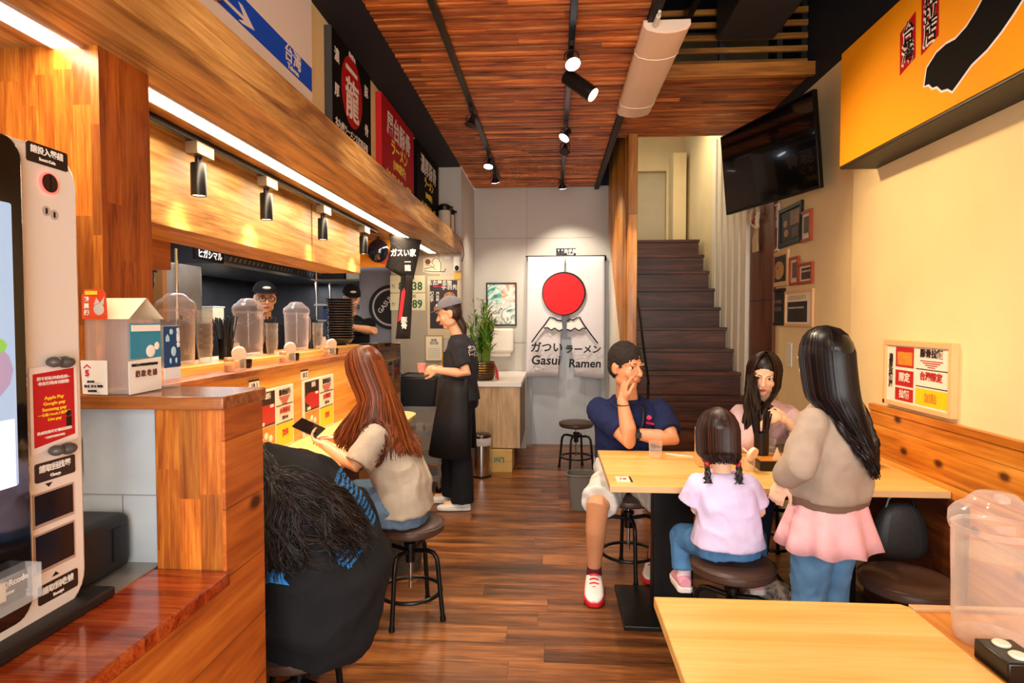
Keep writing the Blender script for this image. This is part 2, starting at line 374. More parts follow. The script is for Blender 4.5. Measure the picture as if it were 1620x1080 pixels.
# stair flight, landing, flanking wall
sx0, sx1 = .72, 1.64
mb = MB()
for k in range(1, 13):
    yk = 5.43 + .2229 * (k - 5); zk = 1.007 + .195 * (k - 5)
    mb.mi(0).box(sx0, sx1, yk, yk + .30, max(0, zk - .225), zk - .03)
    mb.mi(0).box(sx0, sx1 + .008, yk - .018, yk + .30, zk - .03, zk)
struct('floor_stairs', mb, M_stair, bevel=.003)
struct('floor_landing', MB().box(.72, 1.70, 7.28, 8.2, 2.2, 2.372), M_stair)
struct('wall_stair_back', MB().box(.6, 1.02, 8.05, 8.2, 0, 4.3).box(1.47, 1.75, 8.05, 8.2, 2.2, 4.3).box(1.02, 1.47, 8.05, 8.2, 3.4, 4.3).box(1.02, 1.47, 8.13, 8.2, 2.2, 3.4), M_cream)
struct('wall_stair_pilaster', MB().box(1.50, 1.66, 7.75, 8.05, 2.37, 3.55), M_cream)
struct('door_2', MB().box(1.03, 1.46, 8.10, 8.13, 2.38, 3.38), mat('door_beige', '#bfae8c', .6))
# wall left of the stairs: white below the stair line, bamboo-lined above
mb = MB().box(.662, .72, 5.45, 7.13, 0, 4.2)
struct('wall_stair', mb, M_white)
mb = MB(); y = 5.47
while y < 7.12:
    z0 = .87 + (y - 5.45) * .97; mb.tube([(.662, y, z0), (.662, y, 4.2)], .022, 10); y += .046
struct('trim_bamboo_lining', mb, M_bamboo)
struct('trim_stair_post', MB().box(.655, .735, 5.36, 5.45, 0, 3.08), M_bamboo, bevel=.006)
struct('wall_beside_post', MB().box(.735, .75, 5.45, 7.3, 0, 1.0), M_white)
# white vertical louvres beside the stairs
mb = MB()
for i in range(6):
    y = 5.34 + i * .20
    mb.box(1.65, 1.70, y, y + .125, 0, 3.3)
struct('trim_louvres', mb, mat('louvre_white', '#efe6cf', .5, var=.02), bevel=.006)

# toilet door behind the noren
struct('door_1', MB().box(-.27, .57, 7.15, 7.19, 0.0, 2.15).mi(1).box(-.30, -.24, 7.10, 7.2, 0, 2.2).box(.56, .62, 7.10, 7.2, 0, 2.2).box(-.30, .62, 7.10, 7.2, 2.15, 2.2).mi(1).box(.38, .385, 7.148, 7.151, 0, 2.1),
       [mat('door_blue_grey', '#b4b9c0', .45, var=.03), mat('frame_grey', '#9fa3a8', .5, var=.03)])
struct('baseboard_back', MB().box(-.92, -.30, 7.115, 7.13, 0, .05), mat('base_grey', '#8c8880', .6))

# loft railing and black duct above the stairs
mb = MB()
for i in range(5):
    z = 3.17 + i * .085; mb.mi(0).box(.55, 1.69, 4.22, 4.24, z, z + .035)
mb.mi(1)
for x in (.6, 1.12, 1.5, 1.66): mb.box(x, x + .035, 4.245, 4.28, 3.14, 3.75)
struct('trim_loft_railing', mb, [wood('rail_wood', ['#6a3c14', '#9a6224', '#b98338'], 'X', 'Z', sc=6, stretch=8), M_blackm])
struct('wall_loft_back', MB().box(.55, 1.70, 5.0, 5.05, 3.14, 3.75), mat('loft_wall', '#6e5a3a', .8))
tag(MB().box(1.07, 1.44, -1.5, 4.14, 3.30, 3.55).build('air_duct', mat('duct_charcoal', '#2a2729', .6, var=.1), bevel=.01), 'charcoal rectangular air duct box hanging under the dark high ceiling', 'duct')
tag(MB().box(.86, .90, -1.5, 4.14, 3.42, 3.5).build('conduit_rail', M_black), 'thin black metal rail under the dark high ceiling beside the duct', 'rail')

# ---------------- ceiling strip lights ----------------
M_led = glow('led_white', '#fff2dc', 14)
for y0, y1, lb in ((-.8, 1.43, 'bright LED strip in the oak beam underside, in front of the teak pillar'), (1.615, 5.97, 'long bright LED strip in the oak beam underside above the bar')):
    t = thing('led_strip', lb, 'strip light', (-1.185, y0, 2.13))
    L = y1 - y0
    MB().box(-.034, .034, 0, L, -.0035, -.0005).build('diffuser', M_led, t)
    MB().box(-.042, -.034, 0, L, -.006, -.0005).box(.034, .042, 0, L, -.006, -.0005).build('housing', mat('alu', '#cfc8bd', .35, .6, var=0), t)
area('led_glow_bar', (-1.185, 3.8, 2.118), (0, 0, 0), .06, 4.3, 17, WARM)
area('led_glow_pillar', (-1.185, .5, 2.118), (0, 0, 0), .06, 1.8, 7, WARM)
# ---------------- track with four cylinder spotlights under the beam ----------------
tag(MB().box(-1.318, -1.286, 1.66, 4.42, 2.105, 2.13).build('lighting_track', M_black, bevel=.002), 'black lighting track under the oak beam holding four spotlights', 'track')
def cyl_spot(loc, lab, grp=None):
    t = thing('spotlight', lab, 'spotlight', loc, 0, grp)
    MB().box(-.016, .03, -.055, .055, -.045, 0).build('adapter', mat('taupe_box', '#6d5a46', .4, .3, var=0), t, bevel=.002)
    MB().cyl((0, 0, -.07), (0, 0, -.045), .012, n=12).build('neck', M_black, t)
    MB().lathe([(.026, -.068), (.0275, -.07), (.0275, -.185), (.025, -.187), (.024, -.176), (.001, -.176)], n=28, caps=False).build('lamp_body', M_black, t)
    MB().cyl((0, 0, -.183), (0, 0, -.178), .0235, n=24).build('lens', glow('lens_warm', '#ffe0b0', 5), t)
    return t
c0 = cyl_spot((-1.30, 2.17, 2.105), 'nearest black cylinder spotlight on the track under the oak beam', 'bar spotlights')
cs = [(2.17, 0), (2.70, 'second black cylinder spotlight on the bar track, counted from the teak pillar'), (3.38, 'third black cylinder spotlight on the bar track, just before the panel end'), (4.12, 'smallest, last black cylinder spotlight on the bar track, by the hanging banner')]
for y, lb in cs[1:]: dup(c0, (-1.30, y, 2.105), 0, lb, 'bar spotlights')
for y, _ in cs:
    spot('bar_spot', (-1.30, y, 1.90), (-1.42, y + .02, .8), 26, WARM, 75, .7)
    spot('panel_wash', (-1.30, y, 1.905), (-1.9, y, 1.2), 3, WARM, 95, .8)
spot('lining_spot', (-.577, 6.15, 2.86), (.66, 6.0, 1.9), 150, (1, .74, .4), 60, .8)
spot('stair_dapple_spot', (.10, 4.75, 2.86), (1.25, 6.0, 1.15), 40, (1, .7, .4), 22, .5)  # added spot without a fixture, imitates warm dapples on the lower steps
# ---------------- entrance counter with raised end (left foreground) ----------------
def cblock(a, b): return mat(a, b, .5, var=0)
t = thing('entrance_counter', 'red-brown wooden entrance counter with raised end ledge, carrying the white ordering kiosk', 'counter', (-1.0, .5, 0))
def at(t, mb):   # shift world built mesh into the thing's frame
    o = V(t.location); mb.v = [p - o for p in mb.v]; return mb
def part(t, name, mb, mats, **k):
    lab = k.pop('label', None); o = at(t, mb).build(name, mats, t, **k)
    if lab: o['label'] = lab
    return o
part(t, 'countertop', MB().box(-1.35, -.698, -.6, 1.26, .885, .916), M_red, bevel=.004)
part(t, 'side_boards', MB().box(-1.35, -.7055, -.6, 1.43, 0, .885), M_pine2)
part(t, 'end_block', MB().box(-.866, -.712, 1.262, 1.43, .885, 1.27), M_block, bevel=.002, label='finger-jointed teak end block')
part(t, 'end_side_boards', MB().box(-.713, -.7055, 1.258, 1.43, .885, 1.27), M_pine2)
part(t, 'plaster_panel', MB().box(-1.10, -.866, 1.285, 1.42, .885, 1.27).mi(1).box(-1.1, -.866, 1.2835, 1.285, 1.07, 1.072).box(-.96, -.958, 1.2835, 1.285, .95, 1.07).box(-.98, -.95, 1.282, 1.285, 1.015, 1.02),
     [mat('plaster_pale', '#a6adb2', .9, var=.10, spec=.2), mat('plaster_line', '#7d8184', .8, var=0)], smooth=0, label='pale grey plaster panel')
part(t, 'metal_strip', MB().box(-1.1, -.87, 1.0, 1.285, .916, .919), M_steel)
part(t, 'raised_ledge', MB().box(-1.12, -.695, 1.235, 1.43, 1.27, 1.2985), wood('ledge_dark', ['#5a2c10', '#8a5026', '#a86c3a'], 'X', 'Y', sc=6, stretch=8, rough=.22, coat=.3), bevel=.003)

# ---------------- ordering kiosk ----------------
K = thing('ordering_kiosk', 'tall white self-ordering kiosk with dark touchscreen and red payment notice taped on', 'kiosk', (-.95, .85, .916))
def rrect(w, h, r, n=6):
    pts = []
    for cx, cy, a0 in ((w / 2 - r, h / 2 - r, 0), (-w / 2 + r, h / 2 - r, 90), (-w / 2 + r, -h / 2 + r, 180), (w / 2 - r, -h / 2 + r, 270)):
        for i in range(n + 1):
            a = math.radians(a0 + 90 * i / n); pts.append((cx + r * math.cos(a), cy + r * math.sin(a)))
    return pts
KX = -.90
def kplate(y, z, w, h, r, x, t_): return MB().prism([(a, b) for a, b in rrect(w, h, r)], (x, y, z), (0, 1, 0), (0, 0, 1), t_)
part(K, 'housing', kplate(.82, 1.345, .565, .845, .06, KX - .10, .10), mat('kiosk_white', '#e6dcd6', .3, var=.01), bevel=.006)
part(K, 'screen_surround', kplate(.71, 1.36, .50, .80, .035, KX, .022), mat('gloss_black', '#08080a', .08, var=0, coat=1), bevel=.004)
sc_ = part(K, 'screen', kplate(.7075, 1.42, .455, .46, .004, KX + .0225, .001), glow('screen_glow', '#8ea6c4', .6))
part(K, 'screen_picture', MB().mi(0).box(KX + .0236, KX + .0242, .485, .93, 1.19, 1.30).mi(1).ball((KX + .0238, .84, 1.38), (.0006, .09, .06)).mi(2).ball((KX + .0241, .86, 1.42), (.0006, .06, .02)).mi(3).ball((KX + .0241, .80, 1.33), (.0006, .05, .03)),
     [glow('scr_a', '#c9c2e0', .9), glow('scr_b', '#8a7890', .8), glow('scr_c', '#6fa040', .8), glow('scr_d', '#e9e2ea', 1)])
part(K, 'base_plate', MB().box(-1.08, -.862, .5, 1.13, .916, .936), mat('kiosk_base', '#1a1716', .5, var=0), bevel=.004)
g_ = mat('kiosk_sign', '#2a1d1a', .3, var=0); Wt = mat('print_white', '#efe9e2', .5, var=0)
for zc, s1, s2, yc in ((1.752, '請投入零錢', 'Insert Coin', 1.035), (1.192, '請取回找零', 'Change', 1.035), (.975, '請取回收據', 'Receipt', 1.035), (1.03, '掃描QRcode', 'Scanner', .91)):
    xx = KX if yc > 1 else KX + .022
    pl = part(K, 'sign_plate', kplate(yc, zc, .088, .034, .004, xx, .002), g_)
    for s, dz, sz in ((s1, .005, .014), (s2, -.009, .0075)):
        o = text('lettering', s, sz, Wt, pl, V((xx + .0025, yc - .002, zc + dz)) - V(K.location), FACE_PX, bold=.0003)
cs_ = part(K, 'coin_slot', MB().cyl((KX, 1.035, 1.705), (KX + .004, 1.035, 1.705), .019, n=28), glow('coin_ring', '#ff5a50', 1.5), label='red-lit round coin slot')
part(K, 'slot_disc', MB().cyl((KX + .001, 1.035, 1.705), (KX + .0055, 1.035, 1.705), .0165, n=28).mi(1).box(KX + .004, KX + .0062, 1.0335, 1.0365, 1.69, 1.72), [mat('slot_brown', '#4a3328', .3, .6, var=0), M_black])
part(K, 'coin_symbols', MB().cyl((KX, 1.03, 1.655), (KX + .0008, 1.03, 1.655), .009, n=20).cyl((KX, 1.047, 1.651), (KX + .001, 1.047, 1.651), .009, n=20).mi(1).box(KX, KX + .0014, 1.028, 1.032, 1.65, 1.66).box(KX, KX + .0014, 1.045, 1.049, 1.646, 1.656), [mat('sym', '#b9aaa2', .5, var=0), M_black])
for z0, z1 in ((1.102, 1.154), (1.020, 1.082)):
    part(K, 'tray_opening', MB().box(KX - .001, KX + .0015, .985, 1.075, z0 - .006, z1 + .003).mi(1).box(KX + .0012, KX + .002, .988, 1.072, z0, z1), [mat('tray_rim', '#b39a90', .35, var=0), mat('tray_dark', '#241b1c', .12, .3, var=0)])
part(K, 'arrow_marks', MB().prism([(-.008, 0), (.008, 0), (0, -.007)], (KX, 1.02, 1.170), (0, 1, 0), (0, 0, 1), .0008).prism([(-.008, 0), (.008, 0), (0, .007)], (KX, 1.03, .998), (0, 1, 0), (0, 0, 1), .0008), M_black)
part(K, 'card_reader', MB().box(KX + .02, KX + .052, .86, .945, 1.0, 1.06), mat('acrylic', '#e9eef0', .05, alpha=.3, var=0, spec=1), bevel=.003, label='clear acrylic card reader pocket')
part(K, 'reader_chip', MB().box(KX + .03, KX + .034, .875, .895, 1.015, 1.045), mat('chip_cream', '#d9c9a8', .4, var=0))
# the red notice held by two grey clips
N = thing('payment_notice', 'red and white payment notice sheet clipped to the white kiosk front', 'notice', (KX + .002, 1.035, 1.305)); N.scale = (1, 1, .79)
sheet = MB().prism([(-.052, -.10), (.052, -.085), (.052, .10), (-.052, .092)], (0, 0, 0), (0, 1, 0), (0, 0, 1), .001).build('sheet', mat('paper_white', '#efe3e2', .6, var=0), N)
MB().prism([(-.046, -.085), (.044, -.072), (.044, .085), (-.046, .078)], (.0012, 0, 0), (0, 1, 0), (0, 0, 1), .0004).build('red_field', mat('notice_red', '#c0141f', .5, var=0), N)
Ye = mat('print_yellow', '#f2d22a', .5, var=0)
for s, z, sz, m in (('掃不描現金的您好~', .066, .0085, Wt), ('也有行動支付服務', .055, .0085, Wt), ('Apple Pay', .022, .0105, Ye), ('Google pay', .009, .0105, Ye), ('Samsung pay', -.004, .0105, Ye), ('一卡通 / icash / 悠遊卡', -.016, .0075, Ye), ('Line pay', -.027, .009, Ye), ('造成您的不便敬請見諒!', -.055, .0075, Wt), ('* 結帳後恕無法更換', -.067, .005, Wt)):
    text('lettering', s, sz, m, N, (.0018, -.002, z), FACE_PX, bold=.0002)
MB().box(.0016, .0022, .024, .036, -.05, -.028).ball((.002, .03, -.02), (.001, .007, .007)).build('cartoon_figure', M_black, N)
for z in (.103, -.098):
    MB().ball((.012, -.012, z), (.013, .012, .012)).ball((.012, .014, z - .002), (.014, .016, .014)).build('clip', mat('clip_grey', '#4b4643', .4, var=0), N, label=None) if False else MB().ball((.012, -.012, z), (.013, .012, .012)).ball((.012, .014, z - .002), (.014, .016, .014)).build('clip', mat('clip_grey', '#4b4643', .4, var=0), N)
# black box behind the kiosk
t = thing('tissue_box', 'black rounded box standing on the counter behind the white kiosk', 'box', (-.96, 1.19, .919))
MB().box(-.10, .032, -.085, .085, 0, .122).build('body', mat('box_black', '#161517', .45, var=0), t, bevel=.022, seg=4)
MB().box(.031, .034, .02, .045, .03, .10).build('slot', mat('slot_black', '#050505', .3, var=0), t)

# ---------------- donation boxes on the ledge ----------------
A = thing('donation_box', 'clear acrylic donation box with orange dog header card and handwritten receipt sheet', 'donation box', (-.955, 1.305, 1.2985))
acr = thin_clear('acrylic_clear', '#eee6e0', .10, .5, .06)
mb = MB().box(-.052, .045, -.06, .05, .0, .004)
for a in ((-.052, -.049, -.06, .05), (.042, .045, -.06, .05), (-.049, .042, -.06, -.057), (-.049, .042, .047, .05)): mb.box(*a, .004, .165)
mb.build('case', acr, A)
hc = MB().prism([(-.054, 0), (.002, 0), (0, .055), (-.008, .064), (-.046, .064), (-.054, .05)], (0, -.062, .165), (1, 0, 0), (0, 0, 1), .002).build('header_card', mat('card_orange', '#d9481f', .5, var=0), A)
MB().prism([(-.045, .052), (-.018, .052), (-.018, .06), (-.045, .06)], (0, -.0645, .165), (1, 0, 0), (0, 0, 1), .001).build('yellow_band', Ye, hc)
MB().ball((-.016, -.064, .186), (.012, .0012, .013)).prism([(-.026, .03), (-.020, .046), (-.012, .034)], (0, -.0645, .165), (1, 0, 0), (0, 0, 1), .001).prism([(-.012, .034), (-.002, .048), (-.004, .03)], (0, -.0645, .165), (1, 0, 0), (0, 0, 1), .001).build('dog_print', mat('print_lgrey', '#c9c3be', .5, var=0), hc)
for i, s in enumerate('發票捐'): text('lettering', s, .012, Wt, hc, (-.042, -.0655, .206 - i * .014), bold=.0004)
rs_ = MB().prism([(-.056, 0), (.0, -.002), (0, .072), (-.06, .072)], (0, -.0635, .004), (1, 0, 0), (0, 0, 1), .001).prism([(-.063, -.002), (.045, 0), (.045, .074), (-.063, .07)], (.047, 0, .004), (0, 1, 0), (0, 0, 1), .001).build('receipt_sheet', mat('paper_sheet', '#e8e2da', .6, var=0), A)
Rd = mat('print_red', '#c3202c', .5, var=0); Bk = mat('print_black', '#1a1614', .5, var=0)
MB().prism([(-.053, .056), (-.044, .064), (-.035, .056), (-.037, .055), (-.044, .061), (-.051, .055)], (0, -.0655, .004), (1, 0, 0), (0, 0, 1), .0008).lathe([(.005, 0), (.007, 0)], (0, 0, 0), 4).build('red_house_emblem', Rd, rs_)
text('lettering', '5', .018, Rd, rs_, (-.044, -.066, .048), bold=.0008)
for z, s, sz in ((.03, '店名稱 ____', .0055), (.02, '姓名 甘不 狗狗', .0065), (.010, '店家編號 __', .005)): text('lettering', s, sz, Bk, rs_, (-.03, -.066, z), bold=.0001)
text('lettering', '社團法人中華民國保護動物協會', .0062, Bk, rs_, (.0492, -.012, .064), FACE_PX, bold=.0003)
text('lettering', '捐 款 收 據', .015, mat('print_maroon', '#6d3a36', .5, var=0), rs_, (.0492, -.008, .044), FACE_PX, bold=.0004)
tp = MB().box(.0455, .047, -.055, .047, .078, .155).build('teal_poster', mat('poster_teal', '#2f86a6', .5, var=0), A)
MB().box(.0472, .0478, -.052, .045, .138, .152).ball((.0476, .01, .093), (.0008, .016, .014)).ball((.0476, .032, .104), (.0008, .009, .009)).build('white_print', Wt, tp)
MB().prism([(.05, 0), (-.06, 0), (-.005, .045)], (-.05, 0, .165), (0, 1, 0), (0, 0, 1), .002).quad((-.05, -.062, .165), (.05, -.062, .165), (.05, -.005, .212), (-.05, -.005, .212)).quad((-.05, -.005, .212), (.05, -.005, .212), (.05, .055, .165), (-.05, .055, .165)).build('card_roof', mat('card_cream', '#e0cfae', .6, var=0), A)
B = thing('donation_box', 'donation box with dark blue night-sky dog poster, behind the acrylic one', 'donation box', (-.955, 1.395, 1.2985))
mb = MB().box(-.045, .045, -.032, .032, 0, .004)
for a in ((-.045, -.042, -.032, .032), (.042, .045, -.032, .032), (-.042, .042, -.032, -.029), (-.042, .042, .029, .032)): mb.box(*a, .004, .15)
mb.build('case', acr, B)
pb = MB().box(.0455, .0468, -.031, .031, .05, .148).build('blue_poster', mat('poster_navy', '#14406e', .5, var=0), B)
MB().ball((.0472, .004, .088), (.0008, .01, .012)).ball((.0472, -.008, .066), (.0008, .004, .007)).ball((.0472, .014, .066), (.0008, .004, .007)).ball((.0472, -.004, .135), (.0008, .007, .007)).prism([(-.025, .112), (-.012, .112), (-.012, .122), (-.0185, .13), (-.025, .122)], (.047, 0, 0), (0, 1, 0), (0, 0, 1), .0006).build('pale_print', mat('print_sky', '#a9cfe0', .5, var=0), pb)
text('lettering', '毛\n孩\n等\n你', .013, Wt, pb, (.0475, .022, .12), FACE_PX, bold=.0003, line=.9)
MB().box(.0455, .0468, -.031, .031, .022, .048).build('white_strip', mat('strip_white', '#e6e3e6', .5, var=0), B)

# ---------------- bar counter ----------------
t = thing('bar_counter', 'long pine bar counter with raised shelf, running along the kitchen opening', 'bar counter', (-1.5, 3, 0))
mb = MB(); pts = [(-1.5, 1.44), (-1.03, 1.44), (-1.03, 4.50)] + [(-1.20 + .17 * math.cos(a), 4.50 + .17 * math.sin(a)) for a in [PI / 2 * i / 8 for i in range(1, 9)]] + [(-1.5, 4.67)]
mb.prism(pts, (0, 0, .728), (1, 0, 0), (0, 1, 0), .027)
part(t, 'eating_top', mb, wood('bar_top_pale', ['#dba358', '#ecc07a', '#f3cf8f'], 'Y', 'X', sc=5, stretch=9, rough=.3), bevel=.004)
part(t, 'back_panel', MB().box(-1.54, -1.5, 1.62, 4.67, .4, 1.185), M_bar)
part(t, 'front_skirt', MB().box(-1.56, -1.52, 1.44, 4.66, 0, .728), wood('skirt_dark', ['#3a1c0b', '#5e3014', '#7a431f'], 'Y', 'Z', sc=5, stretch=9))
part(t, 'shelf_lip', MB().box(-1.63, -1.485, 1.62, 4.67, 1.185, 1.215), M_edge, bevel=.004, label='shelf edge with dark bark grain')
part(t, 'raised_shelf', MB().box(-1.97, -1.63, 1.62, 5.3, 1.19, 1.252), wood('shelf_top_oak', ['#b3702a', '#d99a4a', '#e8b366'], 'Y', 'X', sc=5, stretch=9), bevel=.003)
part(t, 'kitchen_side', MB().box(-1.95, -1.90, 1.62, 5.3, 0, 1.19), M_dsteel)
# black glossy screen at the bar end
tag(MB().box(-1.52, -1.19, 4.69, 4.72, .72, 1.285).build('partition_screen', mat('dark_mirror', '#120b08', .07, var=0, coat=1), bevel=.003), 'glossy dark partition panel at the far end of the pine bar', 'partition')

# ---------------- jugs, cups, straws, jars on the bar ----------------
M_jug = thin_clear('jug_plastic', '#f1d8c8', .09, .85, .05, 2.4)
M_lidj = thin_clear('jug_lid', '#f0dcd2', .14, .75, .12)
M_water = thin_clear('water', '#e2e6e8', .04, .45, .02)
def jug(lab, loc, rz, grp=None, level=.2):
    t = thing('water_jug', lab, 'jug', loc, rz, grp)
    r = .082
    MB().lathe([(r * .86, 0), (r * .9, .004), (r * .93, .06), (r * .98, .18), (r, .262), (r - .003, .262), (r * .95, .06), (r * .9, .008), (.001, .008)], n=40, caps=False).build('body', M_jug, t)
    MB().lathe([(r + .003, .250), (r + .006, .262), (r + .005, .285), (r - .006, .300), (r * .7, .312), (r * .66, .318), (r * .45, .334), (.001, .338)], n=40, caps=False).build('lid', M_lidj, t)
    mb = MB().box(-.018, .018, -.022, .0, .315, .33)
    mb.v = [p for p in mb.v]
    mb.build('lid_tab', M_lidj, t, bevel=.004)
    MB().tube([(0, -r + .004, .235), (0, -r - .03, .238), (0, -r - .052, .222), (0, -r - .056, .17), (0, -r - .053, .09), (0, -r - .035, .062), (0, -r + .006, .06)], .009, 10, flat=1.4).build('handle', M_jug, t)
    MB().lathe([(r * .89, .01), (r * .925, .06), (r * .955, level), (.001, level)], n=32, caps=False).build('water', M_water, t)
    return t
jug('clear water jug on the bar shelf, nearest the donation boxes, partly behind them', (-1.77, 2.75, 1.253), math.radians(60), 'bar water jugs', .17)
jug('clear water jug in front of the cook with glasses, middle of the bar shelf', (-1.77, 3.43, 1.253), math.radians(60), 'bar water jugs', .19)
jug('clear water jug standing by the tall stack of black bowls on the bar shelf', (-1.77, 4.10, 1.253), math.radians(60), 'bar water jugs', .18)
jug('large clear water jug on the nearest wooden table beside the pine wall', (.985, 1.405, .742), math.radians(75), None, .2)
M_cup = thin_clear('cup_plastic', '#f3dfca', .07, .6, .1)
def cup(lab, loc, grp=None):
    t = MB().lathe([(.028, 0), (.038, .088), (.0395, .09), (.037, .09), (.027, .003), (.001, .003)], n=24, caps=False).build('cup', M_cup, loc=loc)
    return tag(t, lab, 'cup', grp)
for (x, y, n, who) in ((-1.72, 2.90, 6, 'nearest jug'), (-1.72, 3.62, 4, 'middle jug'), (-1.70, 4.30, 4, 'jug by the bowls')):
    base = None
    for k in range(n):
        z = 1.253 + k * .034
        lb = f'translucent plastic cup, {["bottom","second","third","fourth","fifth","sixth"][k] if k<n-1 else "top"} of the stack beside the {who}'
        if base is None: base = cup(lb, (x, y, z), 'cups stacked on the bar')
        else:
            c = base.copy(); COL.objects.link(c); c.location = (x, y, z); c['label'] = lb
M_straw = mat('chopstick_black', '#171315', .35, var=0)
def chop_holder(lab, loc, n=26, grp=None):
    t = thing('chopstick_holder', lab, 'chopstick holder', loc, 0, grp)
    MB().lathe([(.030, 0), (.034, .002), (.036, .11), (.033, .11), (.03, .006), (.001, .006)], n=24, caps=False).build('cup', mat('holder_black', '#151213', .3, var=0), t)
    for i in range(n):
        a = random.uniform(0, 2 * PI); r = .024 * math.sqrt(random.random()); b = a + random.uniform(-.5, .5)
        R = r + random.uniform(.012, .042); h = random.uniform(.205, .235)
        MB().cyl((r * math.cos(a), r * math.sin(a), .01), (R * math.cos(b), R * math.sin(b), h), .0026, .0040, 6).build('chopstick', M_straw, t)
    return t
chop_holder('black cup of black chopsticks on the bar, behind the nearest water jug', (-1.76, 3.16, 1.253), 38, 'chopsticks on the bar')
chop_holder('black cup of black chopsticks on the bar, between middle and far jugs', (-1.80, 3.74, 1.253), 26, 'chopsticks on the bar')
chop_holder('black cup of black chopsticks on the bar, beside the bowl stack', (-1.80, 4.42, 1.253), 20, 'chopsticks on the bar')
def card_stand(lab, loc, rz, grp):
    t = tag(MB().prism([(-.03, 0), (.03, 0), (.012, .085), (-.015, .085)], (0, 0, 0), (1, 0, 0), (0, 0, 1), .004).build('table_card', mat('card_ivory', '#e6d3bc', .5, var=0)), lab, 'card', grp)
    t.location = loc; t.rotation_euler = (0, 0, rz); return t
card_stand('ivory standing card between the nearest and middle bar jugs', (-1.74, 3.24, 1.253), .9, 'cards on the bar')
card_stand('ivory standing card beside the far bar jug and black bowls', (-1.74, 4.52, 1.253), .9, 'cards on the bar')
def spice_jar(lab, loc, lidc, grp, tilt=False):
    t = thing('spice_jar', lab, 'spice jar', loc, 0, grp)
    MB().lathe([(.021, 0), (.023, .003), (.023, .042), (.019, .05), (.0175, .05), (.021, .04), (.020, .004), (.001, .004)], n=20, caps=False).build('glass', M_cup, t)
    MB().lathe([(.018, .004), (.0195, .028), (.001, .03)], n=16, caps=False).build('spice', mat('spice_' + lidc.strip('#'), '#c07a3a', .8), t)
    MB().lathe([(.021, .048), (.022, .05), (.022, .064), (.020, .067), (.001, .067)], n=20, caps=False).build('lid', mat('lid_' + lidc.strip('#'), lidc, .35, .3, var=0), t)
    return t
def flip_jar(lab, loc, grp):
    t = thing('condiment_jar', lab, 'condiment jar', loc, 0, grp)
    MB().lathe([(.026, 0), (.028, .003), (.028, .062), (.025, .062), (.025, .005), (.001, .005)], n=20, caps=False).build('jar', M_cup, t)
    MB().cyl((.012, -.03, .080), (.002, -.018, .086), .034, n=28).build('open_lid', mat('jar_lid_cream', '#f0d9c4', .3, var=0), t)
    MB().tube([(.0, .0, .05), (-.005, .01, .085), (-.02, .03, .10)], .004, 8).build('spoon', mat('spoon_white', '#e9dccb', .4, var=0), t)
    return t
for i, (y, w) in enumerate(((2.83, 'nearest'), (3.42, 'middle'), (4.10, 'far'))):
    spice_jar(f'small glass spice shaker on the bar lip below the {w} jug', (-1.56, y, 1.2155), '#c9a070', 'spice shakers on the bar')
    flip_jar(f'condiment jar with round open lid on the bar lip by the {w} jug', (-1.56, y + .105, 1.2155), 'condiment jars on the bar')
    tag(MB().lathe([(.024, 0), (.03, .01), (.031, .045), (.028, .045), (.026, .008), (.001, .008)], n=20, caps=False).build('sauce_pot', mat('sauce_black', '#1d1411', .25, var=0), loc=(-1.585, y + .21, 1.2155)), f'small dark sauce pot on the bar lip by the {w} jug', 'sauce pot', 'sauce pots on the bar')
# bowl stack
M_bowl = mat('bowl_black', '#1b1716', .12, var=0, coat=.6)
b0 = None
for k in range(17):
    ORD = 'bottom second third fourth fifth sixth seventh eighth ninth tenth eleventh twelfth thirteenth fourteenth fifteenth sixteenth top'.split()
    lb = 'shiny black ramen bowl, ' + ORD[k] + ('' if k in (0, 16) else ' from below') + ' in the bar stack'
    z = 1.253 + k * .021
    if b0 is None:
        b0 = thing('ramen_bowl', lb, 'bowl', (-1.80, 5.05, z), 0, 'black bowls stacked on the bar')
        MB().lathe([(.05, 0), (.052, .008), (.09, .025), (.106, .050), (.104, .050), (.085, .028), (.001, .014)], n=36, caps=False).build('bowl_body', M_bowl, b0)
        MB().lathe([(.106, .049), (.118, .053), (.119, .057), (.104, .056)], n=36, caps=False).build('rim', mat('bowl_rim', '#6d645e', .18, .3, var=0), b0)
    else:
        dup(b0, (-1.80 + .004 * math.sin(k * 2.3), 5.05, z), 0, lb)
